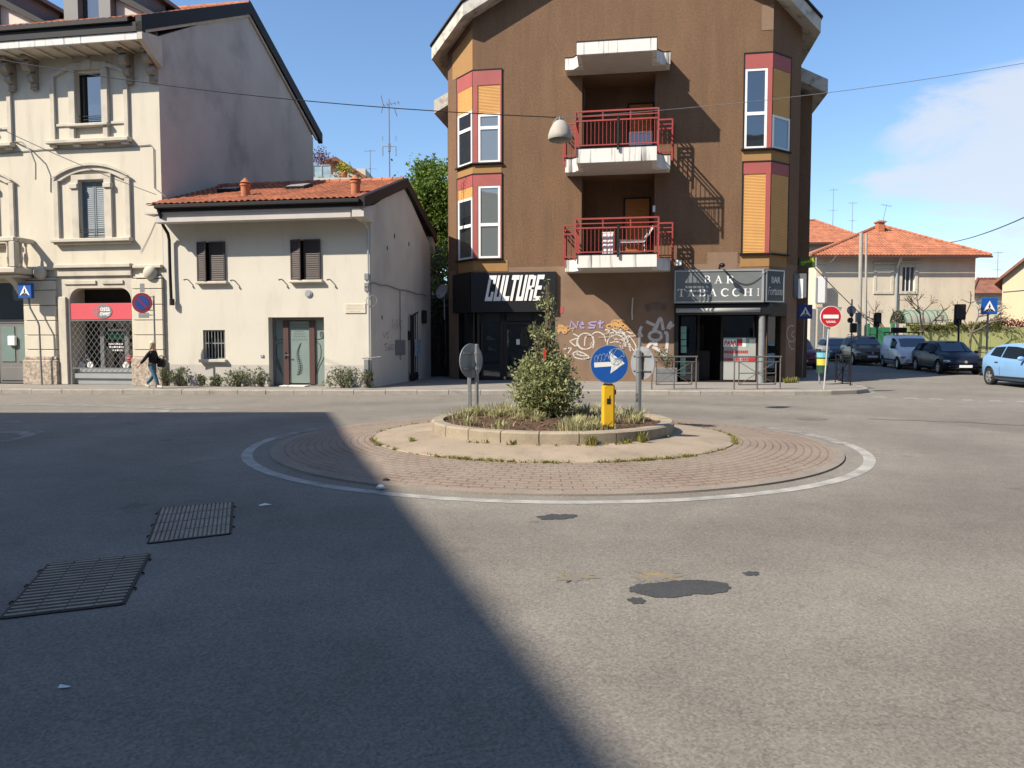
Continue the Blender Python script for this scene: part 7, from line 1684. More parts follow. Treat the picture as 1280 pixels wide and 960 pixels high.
ht,W_,z1,(hx,hy),_r=hip_house('beige_house','beige house with an orange tiled hip roof beyond the green fence',1019,1217,D1,320,284,1096,1106,11,M['beige'],M['tile'],0.75,[(1094,1112,336,364,'blind'),(1126,1142,334,364,'open')],fine=True)
x=dpt(1119,400,D1).x-hx; b=MB(); b.tube([(x,-0.75,z1-0.1),(x,-0.3,z1-0.7),(x-0.02,-0.12,z1-1.2),(x-0.05,-0.12,0.5)],0.085,8); b.build('downpipe',M['alu'],ht)
b=MB(); p=dpt(1101,292,D1+4.3); b.bbox(p.x-hx-0.28,p.x-hx+0.28,4.2,4.8,p.z-1.0,p.z+0.9,0.03); b.bbox(p.x-hx-0.36,p.x-hx+0.36,4.1,4.9,p.z+0.9,p.z+1.05,0.02); b.build('chimney',M['terracotta'],ht)
for px,py0,py1 in ((1022,388,432),(1030,390,432),(1013,386,430)): 
    a=dpt(px,py0,D1); c=dpt(px+5,py1,D1); b=MB(); b.bbox(a.x-hx,c.x-hx,-0.05,-0.002,0.4,a.z,0.01); b.build('door',M['dull_grey'],ht)
p=dpt(1101,287,D1+5.5); antenna('tilted tv antenna on the beige house roof',(p.x,p.y,p.z),2.2,1.2,R(12),1)
hip_house('tiled_house','grey house with an orange tiled roof rising behind the brown block',985,1082,80,304,276,1005,1018,12,M['grey_house'],M['tile'],0.7,fine=True)
p=dpt(1041,278,86); antenna('tall thin tv antenna behind the brown block at the right',(p.x,p.y,p.z),3.8,1.3,0,1)
p=dpt(1065,289,86); antenna('tv antenna with a crossbar between the two orange roofs',(p.x,p.y,p.z),3.3,1.3,0,1)
hip_house('low_house','low house with an old brown tiled roof in the gap at the right',1216,1256,78,366,349,1222,1252,9,M['beige'],M['tile_old'],0.5,[(1226,1240,374,389,'open')],fine=False)
p=dpt(1256,350,80); antenna('faint tv antenna above the low brown roof',(p.x-0.8,p.y,p.z),3.0,1.2,0,1)
# yellow gabled house at the right edge
D2=56; a=dpt(1251.5,400,D2); z1=dpt(1252,346,D2).z; zr_=z1+2.0; xr_=2.3
yt=thing('gabled_house','pale yellow gabled house at the right edge above the red hedge','house',(a.x,D2,0),R(-36))
b=MB(); b.prism([(0,0),(xr_*2,0),(xr_*2,z1),(xr_,zr_),(0,z1)],'y',0,10); b.build('wall',M['beige_yellow'],yt)
b=MB(); 
for s in (-1,1):
    e=(xr_+s*(xr_+0.5),z1-0.55); b.prism([e,(xr_,zr_+0.02),(xr_,zr_+0.24),(e[0],e[1]+0.22)],'y',-0.4,10.4)
b.build('roof',M['tile_old'],yt); b=MB(); b.bbox(xr_-0.35,xr_+0.25,1,1.6,zr_-0.2,zr_+0.6,0.02); b.build('chimney',M['terracotta'],yt)
b=MB(); b.tube([(0.05,-0.03,dpt(1252,365,D2).z),(xr_*2,-0.03,dpt(1280,360,D2).z)],0.03,5); b.build('wall_cable',M['dull_grey'],yt)

# fence, hedge, canopy and yard
FD=52.0; f0=dpt(1130,420,FD); f1=dpt(1420,420,FD); zf=dpt(1200,408,FD).z; gz0=gz(f0.x,FD)
fn=thing('sheet_fence','sage green sheet metal fence behind the parked cars','fence',(f0.x,FD,gz0))
n=16
for k in range(n):
    x0=(f1.x-f0.x)*k/n; x1=(f1.x-f0.x)*(k+1)/n; b=MB(); b.bbox(x0+0.012,x1-0.012,0,0.04,0.08,zf-gz0-0.03*(k%3),0.008); b.build('fence_panel',M['fence_green'],fn)
b=MB()
for k in range(n+1): x0=(f1.x-f0.x)*k/n; b.box(x0-0.03,x0+0.03,0.042,0.12,0,zf-gz0+0.05)
b.build('fence_post',M['dull_grey'],fn)
q=random.Random(31); b=MB(); pts=[]
xe=dpt(1252,420,FD).x-f0.x
for _ in range(11000): 
    x=q.uniform(0.4,xe); h_=0.45*(0.45+0.55*abs(math.sin(x*1.3)+0.5*math.sin(x*3.1)+0.3))*min(1,0.3+x/8); pts.append((f0.x+x,FD+0.25+q.gauss(0,0.18),zf-0.12+abs(q.gauss(0,h_*0.5))-q.random()**3*0.25))
leaves(b,pts,0.15,0.4,q); o=b.build('ivy_hedge',M['leaf_ivy'],fix=False); tag(o,'olive ivy growing along the top of the green fence','hedge')
b=MB(); pts=[(q.uniform(f0.x+xe,f1.x+1),FD+0.6+q.gauss(0,0.3),q.uniform(zf-1.2,zf+0.5)+0.15*math.sin(q.uniform(0,6))) for _ in range(7000)]
leaves(b,pts,0.16,0.4,q); o=b.build('red_hedge',M['leaf_red'],fix=False); tag(o,'dense red-leaved hedge above the fence at the right edge','hedge')
a=dpt(1086.5,409,50.5); c=dpt(1113,409,50.5); g=gz(a.x,50.5); b=MB(); b.bbox(a.x,c.x,50.5,50.62,g,a.z,0.02); gp=b.build('green_gate',M['box_green']); tag(gp,'dark green sheet gate between the fence and the poles','gate')
b=MB(); 
for x in (a.x-0.15,c.x+0.1): b.bbox(x,x+0.2,50.46,50.66,g,a.z+0.25,0.02)
b.build('gate_post',M['box_green'],gp)
# arched canopy in the yard
cd=55.0; a=dpt(1122,404,cd); c=dpt(1174,404,cd); top=dpt(1140,388,cd).z; rr_=top-a.z; L=c.x-a.x
ct=thing('arched_canopy','grey translucent arched canopy standing in the yard behind the fence','canopy',(a.x,cd,0))
M['canopy']=pmat('weathered_polycarbonate',(0.30,0.29,0.25),0.12,2,0.5); prof=[(1.1*math.cos(t_),rr_*math.sin(t_)) for t_ in [math.pi*i/12 for i in range(13)]]
b=MB(); vs=[(x,y,a.z+z_) for x in (0,L) for y,z_ in prof]; b.add(vs,[(i,i+1,13+i+1,13+i) for i in range(12)]); b.build('canopy_sheet',M['canopy'],ct,fix=False,smooth=True)
b=MB()
for i in range(8): x=L*i/7; b.tube([(x,y*1.01,a.z+z_*1.01) for y,z_ in prof],0.04,5)
b.build('hoop',M['box_green'],ct); b=MB()
for x in (0.1,L-0.1):
    for y in (-1.1,1.1): b.tube([(x,y,0.4),(x,y,a.z)],0.05,6)
b.build('post',M['box_green'],ct)
b=MB(); x1=dpt(1140,400,cd).x-a.x
for k in range(8): b.bar((x1*k/7,-1.2,a.z-0.6),(x1*k/7,-1.2,a.z-0.05),0.03); 
for z_ in (a.z-0.6,a.z-0.3,a.z-0.05): b.bar((0,-1.2,z_),(x1,-1.2,z_),0.03)
b.build('lattice',M['black_matte'],ct)
# small bare blossom trees
def bare_tree(label,px,D,H,spread,seed):
    p=dpt(px,430,D); q=random.Random(seed); t=thing('bare_tree',label,'tree',(p.x,D,gz(p.x,D)),0,'small bare trees by the green fence'); b=MB(); tips=[]
    def grow(p0,d,L,r,lv):
        p1=p0+d*L; b.tube([p0,(p0+p1)/2+Vector((q.gauss(0,0.03),0,q.gauss(0,0.03))),p1],[r,r*0.85,r*0.7],5)
        if lv==0: tips.append(p1); return
        for _ in range(3 if lv>1 else 4): 
            nd=(d+Vector((q.gauss(0,0.6),q.gauss(0,0.6),q.gauss(0.08,0.4)))*spread).normalized(); grow(p1,nd,L*q.uniform(0.55,0.8),r*0.65,lv-1)
    grow(Vector((0,0,-0.1)),Vector((0.05,0,1)),H*0.45,0.10,3); b.build('trunk',M['bark'],t)
    b=MB(); pts=[]
    for tp in tips:
        for _ in range(5): pts.append(tp+Vector((q.gauss(0,0.12),q.gauss(0,0.12),q.gauss(0,0.1))))
    leaves(b,pts,0.09,0.4,q); M.setdefault('bud',pmat('pale_buds',(0.32,0.28,0.16),0,1,0.8,hue=(0.22,0.20,0.08))); b.build('crown',M['bud'],t,fix=False)
bare_tree('small bare pruned tree left of the arched canopy',1112,51.2,3.8,1.0,3); bare_tree('small bare spreading tree in front of the arched canopy',1150,51.4,4.6,1.0,5); bare_tree('small bare tree left of the blue crossing sign',1212,51.4,4.3,1.1,11)

def poleth(name,label,cat,px,D,py_top,r,mat,px_top=None):
    p=dpt(px,430,D); g=gz(p.x,D); top=dpt(px_top or px,py_top,D); t=thing(name,label,cat,(p.x,D,g)); b=MB(); b.tube([(0,0,0),(top.x-p.x,0,top.z-g)],[r,r*0.85],10); b.build('pole',mat,t,smooth=True,angle=50); return t,p,g
M['pole_concrete']=pmat('pale_concrete_pole',(0.36,0.34,0.30),0.1,3,0.9)
t,p,g=poleth('utility_pole','thicker pale utility pole left of its twin, before the beige house','pole',1074,47,291,0.13,M['pole_concrete'],1076.5); b=MB(); zz=dpt(1074,397,47).z-g; b.bbox(-0.25,0.0,-0.2,0.1,zz-0.3,zz+0.3,0.02); b.build('control_box',M['dull_grey'],t)
t,p,g=poleth('utility_pole','thinner pale utility pole right of its twin, before the beige house','pole',1082,47.6,292,0.08,M['pole_concrete'],1083)
t,p,g=poleth('traffic_signal','thin pole with a round sign back and a small signal head before the beige house','traffic light',1065,45,374,0.05,M['dull_grey'])
z=lambda py,D=45: CAM_H+(427-py)*D/950-g
b=MB(); b.disc((-0.05,0.07,z(388)),0.27,(0,1,0),0.03,24); b.build('sign_back',M['sign_back'],t); b=MB(); b.bbox(-0.18,0.18,-0.25,0.0,z(416),z(404),0.03); b.disc((-0.18,-0.1,z(400.5)),0.16,(0,1,0),0.12,16); b.disc((-0.12,-0.1,z(394)),0.10,(0,1,0),0.12,16); b.build('signal_head',M['black'],t)
def backboard(label,px,D,py0,py1,w_,py_top_extra=0):
    t,p,g=poleth('traffic_light',label,'traffic light',px,D,py1,0.055,M['black']); zz=lambda py: CAM_H+(427-py)*D/950-g
    b=MB(); b.bbox(-w_/2,w_/2,-0.05,0.02,zz(py1),zz(py0),0.06); b.build('backboard',M['black'],t); b=MB(); b.bbox(-0.14,0.14,0.021,0.30,zz(py1)-0.25,zz(py0)-0.1,0.03); b.build('signal_head',M['black_matte'],t)
    for i in range(3): c_=MB(); zc_=zz(py1)+0.05+(zz(py0)-zz(py1)-0.25)*i/2; c_.disc((0,0.31,zc_),0.09,(0,1,0),0.02,16); c_.build('lens',M['lamp_red' if i==2 else 'plastic_dark'],t)
    return t
backboard('black traffic light seen from behind, above the brown car',1096.5,46,391,404,0.40); backboard('black traffic light with a square backboard before the olive hedge',1198.5,38,380.5,400,0.56)

# ------------------------------------------------------------------ road iron and litter
def grate(name,label,corners,ribs,hinges,along):
    c=[gpt(*p) for p in corners]; o=sum((Vector(p) for p in c),Vector())/4; t=thing(name,label,'drain cover',(o.x,o.y,0.0)); P=[Vector(p)-o for p in c]
    b=MB(); b.poly([(p.x,p.y,0.004) for p in P]); b.build('plate',M['iron'],t)
    b=MB()
    for p,q_ in zip(P,P[1:]+P[:1]): b.bar((p.x,p.y,0.005),(q_.x,q_.y,0.005),0.03,0.008)
    b.build('frame',M['dark_metal'],t)
    A_,B2,C_,D_=P; r=MB(); q=random.Random(4); wr_=0.62*((B2-A_).length if along else (D_-A_).length*0.72)/ribs
    for i in range(ribs):
        t_=(i+0.5)/ribs
        if along: p,q_=A_+(B2-A_)*t_,D_+(C_-D_)*t_
        else: p,q_=A_+(D_-A_)*t_,B2+(C_-B2)*t_
        m=4
        for k in range(m):
            s0=k/m+0.008; s1=(k+1)/m-0.008; a=p+(q_-p)*s0; e=p+(q_-p)*s1; r.bar((a.x,a.y,0.009),(e.x,e.y,0.009),wr_,0.008)
    r.build('ribs',M['iron_rib'],t)
    h=MB()
    for (p,q_,sg) in ((A_,D_,-1),(B2,C_,1)):
        for s in hinges:
            x=p+(q_-p)*s; d=(q_-p).normalized(); nn=Vector((-d.y,d.x,0))*(-sg) if False else (x-Vector((0,0,0))).normalized(); nn=(B2-A_).normalized()*sg; f_=0.6
            f_=0.3; h.tube([(x.x,x.y,0.004),(x.x+nn.x*0.11*f_,x.y+nn.y*0.11*f_,0.004),(x.x+nn.x*0.13*f_+d.x*0.03,x.y+nn.y*0.13*f_+d.y*0.03,0.004),(x.x+nn.x*0.03+d.x*0.05,x.y+nn.y*0.03+d.y*0.05,0.004)],0.005,5)
    h.build('hinge',M['dark_metal'],t)
grate('drain_cover','large ribbed iron drain cover lying nearest in the road shade',[(62,706),(186,693.5),(153,756),(2,774)],17,(0.12,0.42,0.72),False)
grate('drain_cover','smaller ribbed iron drain cover with a broken edge, lying farther in the shade',[(202,636),(290,628.5),(287,668),(186,680)],17,(0.15,0.5,0.8),True)
p=gpt(325,633); b=MB(); b.add([(0,0,0.006),(0.07,0.02,0.01),(0.10,0.07,0.006),(0.03,0.06,0.022),(-0.03,0.04,0.006)],[(0,1,3),(1,2,3),(0,3,4)]); o=b.build('paper_scrap',M['white_paint'],loc=tuple(p),fix=False); tag(o,'crumpled white paper scrap on the shaded road by the drain cover','litter')
p=gpt(72,862); b=MB(); b.add([(0,0,0.008),(0.05,0.0,0.012),(0.055,0.02,0.008),(0.0,0.022,0.018)],[(0,1,2,3)]); o=b.build('paper_scrap',M['white_paint'],loc=tuple(p),fix=False); tag(o,'tiny white paper scrap on the shaded road at the lower left','litter')
for px,py,s in ((483,604,0.05),(476,612,0.05)):
    p=gpt(px,py); b=MB(); b.ellipsoid((0,0,0.03),s,s*0.7,0.03,8,5); o=b.build('pebble',M['dark_metal'] if py<610 else M['white_frame'],loc=(p.x,p.y,0.0),smooth=True); tag(o,'dark pebble on the paver ring at the shadow edge' if py<610 else 'pale pebble on the paver ring at the shadow edge','pebble')

# ------------------------------------------------------------------ plants
def bush_thing(name,label,loc,blobs,n,leaf,mat,seed,stems=True,group=None,cat='shrub'):
    q=random.Random(seed); t=thing(name,label,cat,loc,0,group); b=MB()
    if stems:
        for bl in blobs:
            for _ in range(5): b.tube([(q.gauss(0,0.05),q.gauss(0,0.05),-0.05),(bl[0]*0.6+q.gauss(0,bl[3]*0.3),bl[1]*0.6+q.gauss(0,bl[3]*0.3),bl[2]*0.6),(bl[0]+q.gauss(0,bl[3]*0.4),bl[1]+q.gauss(0,bl[3]*0.4),bl[2]+bl[4]*0.5)],[0.016,0.011,0.004],5)
        b.build('stem',M['bark'],t)
    b=MB(); pts=[]; tot=sum(bl[3]**2*bl[4] for bl in blobs)
    for bl in blobs:
        m=int(n*(bl[3]**2*bl[4])/tot); cl=[]
        for _ in range(max(6,m//22)):
            while True:
                p=Vector((q.uniform(-1,1),q.uniform(-1,1),q.uniform(-1,1)))
                if 0.25<p.length<1.05: break
            cl.append(Vector((bl[0]+p.x*bl[3],bl[1]+p.y*bl[3],bl[2]+p.z*bl[4])))
        for _ in range(m):
            c=q.choice(cl); s=bl[3]*0.17+0.015; p=c+Vector((q.gauss(0,s),q.gauss(0,s),q.gauss(0,s))); 
            if p.z>0.02: pts.append(p)
    leaves(b,pts,leaf,0.4,q,0.42,0.35); b.build('foliage',mat,t,fix=False); return t
# the tall laurel in the roundabout: blobs (x, y, z, radius, half height)
bx,by=0.56,12.78
bush_thing('laurel_bush','tall laurel bush with a thin leafy top growing in the roundabout planter',(bx,by,0.40),
 [(-0.09,0,0.54,0.42,0.44),(0.12,0,0.60,0.41,0.46),(0.02,0,0.34,0.45,0.28),(-0.20,0,0.82,0.24,0.22),(0.20,0,0.88,0.22,0.20),(-0.04,0,1.32,0.19,0.26),(0.08,0,1.20,0.17,0.22),(-0.14,0,1.50,0.12,0.12),(0.05,0,1.93,0.145,0.16),(0.08,0,1.70,0.10,0.14),(0.02,0,2.20,0.05,0.12)],9500,0.072,M['leaf_laurel'],17)
b=MB(); M['tag_red']=pmat('red_plastic_tag',(0.50,0.04,0.02),0,1,0.5)
o=bpy.data.objects['laurel_bush']; b.bbox(-0.045,-0.0,-0.31,-0.30,1.02,1.17,0.003); b.build('plant_tag',M['tag_red'],o)
# shrubs along the foot of the small house
def wall_shrub(px,w_px,h_px,label,seed,dense=1.0):
    X=FS.X(px,-0.28,470); K=26.5/950; r=w_px*K/2; h=h_px*K
    bush_thing('wall_shrub',label,tuple(FS.w(X,-0.30,0.15)),[(-r*0.45,0,h*0.42,r*0.6,h*0.42),(r*0.4,0,h*0.48,r*0.62,h*0.46),(0,0,h*0.6,r*0.55,h*0.42)],int(950*dense*max(0.35,w_px/36)),0.075,M['leaf_dark'],seed,True,'green shrubs along the small house wall')
for px,w_,h_,lab,s in ((207,20,30,'dense shrub behind the walking person at the downpipe',1),(226,22,26,'bushy shrub right of the walking person',2),(252,13,17,'smallest shrub, under the barred window',3),(272,17,14,'low shrub under the right of the barred window',4),(297,34,22,'broad leafy shrub between barred window and glass door',5),(327,19,22,'upright shrub touching the left side of the glass door',6),(429,42,24,'broadest shrub, just right of the glass door',7),(460,14,22,'narrow shrub at the right corner of the small house',8)): wall_shrub(px,w_,h_,lab,s)
c=FB.w(BW+0.9,0.1,0.15); q=random.Random(3); b=MB(); 
for _ in range(6): blades(b,q.gauss(0,0.22),q.gauss(0,0.12),0,26,0.22,0.2,q,0.014)
o=b.build('weed_clump',M['weed'],loc=tuple(c),fix=False); tag(o,'yellow green weeds at the foot of the bar corner pier','weeds')
p=dpt(831,462,29.2); bush_thing('potted_plant','leafy plant by the bar door behind the barrier',(p.x,p.y,0.15),[(0,0,0.95,0.32,0.28),(0.2,0,0.8,0.25,0.2)],420,0.085,M['leaf_dark'],44,True,None,'plant')
o=[x for x in bpy.data.objects if x.name=='potted_plant'][0]; b=MB(); b.bbox(-0.4,0.45,-0.18,0.18,0,0.55,0.02); b.build('planter_box',M['dull_grey'],o)

# ------------------------------------------------------------------ cars
def smooth_profile(pts,xs):
    px=[p[0] for p in pts]; pz=[p[1] for p in pts]; d=np.interp(xs,px,pz)
    for _ in range(2):
        e=d.copy(); e[1:-1]=(d[:-2]+2*d[1:-1]+d[2:])/4; d=e
    return d
def make_car(name,label,paint,L,W,H,top,belt,cabin,roofw=0.62,glassside=((-1.5,-0.62),(-0.55,0.78)),screen=(0.5,1.15),rear=(-1.95,-1.5),wheel_x=(-1.28,1.30),wr=0.315,van=False,clear=0.20,rim='rim',rails=False,group='cars parked along the side street'):
    """one lofted body shell; glass, lamps, wheels and trim are parts of their own"""
    t=thing(name,label,'van' if van else 'car',(0,0,0),0,group)
    n=64; xs=np.linspace(-L/2,L/2,n); zt=smooth_profile(top,xs); zb=smooth_profile([(-L/2,0.42),(-L/2+0.25,clear+0.03),(-1.0,clear),(1.0,clear),(L/2-0.3,clear+0.02),(L/2,0.36)],xs)
    bl=smooth_profile(belt,xs); zs=np.minimum(bl,zt-0.045)
    hw=smooth_profile([(-L/2,W*0.40),(-L/2+0.12,W*0.455),(-L/2+0.55,W*0.493),(0,W*0.5),(L/2-0.7,W*0.488),(L/2-0.2,W*0.44),(L/2,W*0.36)],xs)
    k=np.clip((zt-zs-0.05)/0.30,0,1); wt=hw*(0.86*(1-k)+(roofw/ (W/2))*k)
    def ring(i):
        w_,b0,s_,t_=hw[i],zb[i],zs[i],zt[i]; m=b0+(s_-b0)*0.55; w2=wt[i]
        return [(0,b0),(w_*0.80,b0),(w_*0.955,b0+0.06),(w_*0.985,b0+0.18),(w_,m),(w_*0.985,s_-0.07),(w_*0.955,s_),(w2+(w_*0.955-w2)*0.06,s_+(t_-s_)*0.84),(w2*0.93,s_+(t_-s_)*0.955),(w2*0.6,t_-0.006),(0,t_)]
    rg=[ring(i) for i in range(n)]; m=len(rg[0])
    vs=[];W_=2*m-2
    for i in range(n):
        half=[(xs[i],y,z) for y,z in rg[i]]; vs+=half+[(x,-y,z) for x,y,z in reversed(half[1:-1])]
    fs=[(i*W_+j,(i+1)*W_+j,(i+1)*W_+(j+1)%W_,i*W_+(j+1)%W_) for i in range(n-1) for j in range(W_)]+[tuple(range(W_)),tuple(reversed([(n-1)*W_+j for j in range(W_)]))]
    b=MB(); b.add(vs,fs); body=b.build('body',paint,t)
    cut=MB()
    for x in wheel_x:
        for s in (-1,1): cut.tube([(x,s*(W/2-0.24),wr+0.01),(x,s*(W/2+0.2),wr+0.01)],wr+0.055,28)
    co=cut.build('cutter',paint); md=body.modifiers.new('arches','BOOLEAN'); md.operation='DIFFERENCE'; md.object=co; md.solver='EXACT'
    dg=bpy.context.evaluated_depsgraph_get(); nm=bpy.data.meshes.new_from_object(body.evaluated_get(dg)); body.modifiers.clear(); body.data=nm; bpy.data.objects.remove(co)
    nm.polygons.foreach_set('use_smooth',[True]*len(nm.polygons)); nm.set_sharp_from_angle(angle=R(38))
    def at(x): 
        f=(x+L/2)/L*(n-1); i=int(min(max(f,0),n-2)); u=f-i; return [(a[0]+(c_[0]-a[0])*u,a[1]+(c_[1]-a[1])*u) for a,c_ in zip(rg[i],rg[i+1])]
    # glass
    def side_pane(x0,x1):
        for s in (-1,1):
            b=MB(); N=16; vs=[]
            for i in range(N+1):
                x=x0+(x1-x0)*i/N; r=at(x); p,q_=r[6],r[7]
                for tt in (0.10,0.93): y=p[0]+(q_[0]-p[0])*tt; z=p[1]+(q_[1]-p[1])*tt; vs.append((x,s*(y+0.011),z+0.004))
            b.add(vs,[(2*i,2*i+2,2*i+3,2*i+1) for i in range(N)]); b.build('side_window',M['glass_car'],t,fix=False,smooth=True)
    for g in glassside: side_pane(*g)
    def across(x0,x1,nm_,f=0.90,nx_=0.012):
        b=MB(); N=10; vs=[]; js=(8,9,10)
        for i in range(N+1):
            x=x0+(x1-x0)*i/N; r=at(x); row=[(x+nx_*(1 if x0>0 else -1),y*f,z+0.010) for y,z in (r[8],r[9],r[10])]; vs+=row+[(p[0],-p[1],p[2]) for p in reversed(row[:-1])]
        b.add(vs,[(5*i+j,5*i+5+j,5*i+6+j,5*i+1+j) for i in range(N) for j in range(4)]); b.build(nm_,M['glass_car'],t,fix=False,smooth=True)
    across(screen[0],screen[1],'windscreen',0.97)
    if not van: across(rear[0],rear[1],'rear_window',0.95)
    # lamps, grille, plate
    xf=L/2; zf=at(xf-0.12)[6][1]
    for s in (-1,1):
        b=MB(); b.ellipsoid((xf-0.24,s*W*0.375,zf-0.06),0.20,0.17,0.085,16,8); o=b.build('headlight',M['lamp_glass'],t,smooth=True)
        b=MB(); b.ellipsoid((-xf+0.10,s*W*0.355,0.92 if not van else 1.05),0.09,0.07,0.12 if not van else 0.24,12,8); b.build('tail_light',M['lamp_red'],t,smooth=True)
        b=MB(); xm=screen[1]-0.33; r=at(xm); y=r[6][0]; z=r[6][1]; b.ellipsoid((xm,s*(y+0.13),z+0.085),0.065,0.115,0.075,12,8); b.bar((xm,s*(y-0.02),z+0.02),(xm,s*(y+0.1),z+0.06),0.05); b.build('mirror',paint if rim!='steel' else M['plastic_dark'],t,smooth=True)
        b=MB(); b.ellipsoid((xf-0.12,s*W*0.34,0.40),0.08,0.075,0.055,10,6); b.build('fog_light',M['lamp_glass'],t,smooth=True)
        for x in (glassside[0][1]+0.03,):
            b=MB(); r=at(x); b.tube([(x,s*(r[3][0]+0.001),r[3][1]),(x,s*(r[4][0]+0.002),r[4][1]),(x,s*(r[6][0]+0.002),r[6][1])],0.006,4); r2=at(x+0.18); b.bbox(x-0.30,x-0.12,min(s*(r2[5][0]-0.01),s*(r2[5][0]+0.03)),max(s*(r2[5][0]-0.01),s*(r2[5][0]+0.03)),r2[5][1]-0.06,r2[5][1]-0.03,0.006); b.build('door_seam',M['plastic_dark'],t)
        b=MB(); b.tube([(wheel_x[0]+wr+0.1,s*(W*0.485),clear+0.13),(wheel_x[1]-wr-0.1,s*(W*0.485),clear+0.13)],0.04,6); b.build('sill_trim',M['plastic_dark'],t)
    b=MB(); yg=W*0.24
    def front_bar(b,z0,z1,hw_,pad=0.0):
        for z,w_ in ((z0,z1),): pass
        xq=[]
        for k_ in range(9):
            y=-hw_+2*hw_*k_/8; x=xf-0.02-0.16*(y/(W*0.5))**2*1.6+pad; xq.append((x,y))
        b.add([(x,y,z0) for x,y in xq]+[(x-0.01,y,z1) for x,y in xq]+[(x-0.12,y,z0) for x,y in xq]+[(x-0.12,y,z1) for x,y in xq],[(i,i+1,10+i,9+i) for i in range(8)]+[(9+i,10+i,28+i,27+i) for i in range(8)]+[(18+i,19+i,i+1,i) for i in range(8)])
    front_bar(b,zf-0.13,zf-0.03,W*0.22,0.03); b.build('grille',M['plastic_dark'],t)
    b=MB(); front_bar(b,0.27,0.44,W*0.33,0.03); b.build('lower_grille',M['plastic_dark'],t)
    b=MB(); b.bbox(xf-0.02,xf+0.045,-0.26,0.26,zf-0.33,zf-0.22,0.004); b.build('number_plate',M['plate'],t)
    b=MB(); b.disc((xf+0.02,0,zf-0.08),0.06,(1,0,0),0.03,16); b.build('badge',M['alu'],t)
    # underbody and wheels
    b=MB(); b.box(-L/2+0.35,L/2-0.35,-W/2+0.26,W/2-0.26,0.16,clear+0.25); b.build('underbody',M['black_matte'],t)
    for x in wheel_x:
        for s in (-1,1):
            y0=s*(W/2-0.215); y1=s*(W/2-0.015); b=MB(); prof=[(wr*0.62,0.0),(wr*0.93,0.0),(wr,0.03),(wr,0.17),(wr*0.93,0.2),(wr*0.66,0.195),(wr*0.64,0.17)]
            b.lathe((0,0,0),prof,28); b.xf(Matrix.Translation((x,y0,wr))@Matrix.Rotation(R(-90 if s>0 else 90),4,'X')); wl=b.build('wheel',M['tyre'],t,smooth=True,angle=40)
            b=MB(); yy=y1-s*0.03; b.disc((x,yy-s*0.05,wr),wr*0.66,(0,1,0),0.02,24); b.build('brake_disc',M['black_matte'],wl)
            b=MB(); b.lathe((0,0,0),[(wr*0.58,0.0),(wr*0.66,0.012),(wr*0.66,-0.03),(wr*0.58,-0.02)],28); b.xf(Matrix.Translation((x,yy,wr))@Matrix.Rotation(R(-90 if s>0 else 90),4,'X'))
            for k_ in range(5 if rim!='steel' else 9):
                a=2*math.pi*k_/(5 if rim!='steel' else 9)+0.3
                for da in (-0.16,0.16) if rim!='steel' else (0,): b.bar((x,yy-s*0.005,wr),(x+wr*0.62*math.cos(a+da),yy,wr+wr*0.62*math.sin(a+da)),0.045 if rim!='steel' else 0.09,0.02,(0,1,0))
            b.disc((x,yy,wr),0.065,(0,1,0),0.035,14); b.build('rim',M['rim'],wl)
    if rails:
        b=MB()
        for s in (-1,1): b.tube([(-1.0,s*(roofw-0.04),zt.max()-0.02),(-0.9,s*(roofw-0.04),zt.max()+0.05),(0.3,s*(roofw-0.04),zt.max()+0.05),(0.42,s*(roofw-0.04),zt.max()-0.03)],0.018,6)
        b.build('roof_rail',M['plastic_dark'],t)
    return t
def paint(name,col,rough=0.34,metal=0.0,coat=0.35): return pmat(name,col,0.04,1.5,rough,spec=0.4,coat=coat,metal=metal)
M['car_light_blue']=paint('light_blue_car_paint',(0.19,0.36,0.60)); M['car_dark_blue']=paint('dark_blue_car_paint',(0.006,0.008,0.02),0.4,0.0,0.12); M['car_white']=paint('white_van_paint',(0.72,0.73,0.74)); M['car_bronze']=paint('bronze_car_paint',(0.105,0.080,0.055),0.35,0.3); M['car_teal']=paint('blue_grey_car_paint',(0.06,0.085,0.12)); M['car_red']=paint('dark_red_car_paint',(0.16,0.012,0.022))
hatch_top=[(-2.08,0.70),(-2.04,0.98),(-1.92,1.10),(-1.62,1.36),(-1.25,1.44),(-0.6,1.475),(0.0,1.475),(0.45,1.43),(1.18,0.99),(1.55,0.91),(1.90,0.80),(2.02,0.68),(2.08,0.56)]
hatch_belt=[(-2.1,0.93),(-1.5,0.97),(0,0.92),(1.0,0.88),(1.6,0.84),(2.1,0.6)]
def place(t,px,D,heading,scale=1.0,x=None):
    p=dpt(px,440,D); xx=p.x if x is None else x; slope_=0.02 if D>29.5 and xx>11 else 0.0
    t.location=(xx,D,gz(xx,D)); t.rotation_mode='ZYX' if False else 'XYZ'
    t.rotation_euler=(0,-math.asin(slope_*math.sin(heading)) if slope_ else 0,heading); t.scale=(scale,)*3; return t
HD=math.atan2(-0.98,-0.18)
gl=make_car('hatchback','dark blue hatchback parked in front of the white van, front wheels by the fence',M['car_dark_blue'],4.18,1.76,1.48,hatch_top,hatch_belt,None)
place(gl,1182,37.6,math.atan2(-0.975,-0.13),1.06)
lb_top=[(-1.97,0.62),(-1.93,0.95),(-1.80,1.12),(-1.55,1.33),(-1.2,1.44),(-0.5,1.50),(0.0,1.495),(0.42,1.44),(1.15,1.02),(1.5,0.93),(1.82,0.78),(1.93,0.62),(1.97,0.5)]
lb_belt=[(-2.0,1.0),(-1.4,1.05),(-0.6,0.96),(0,0.92),(1.0,0.90),(1.6,0.84),(2.0,0.55)]
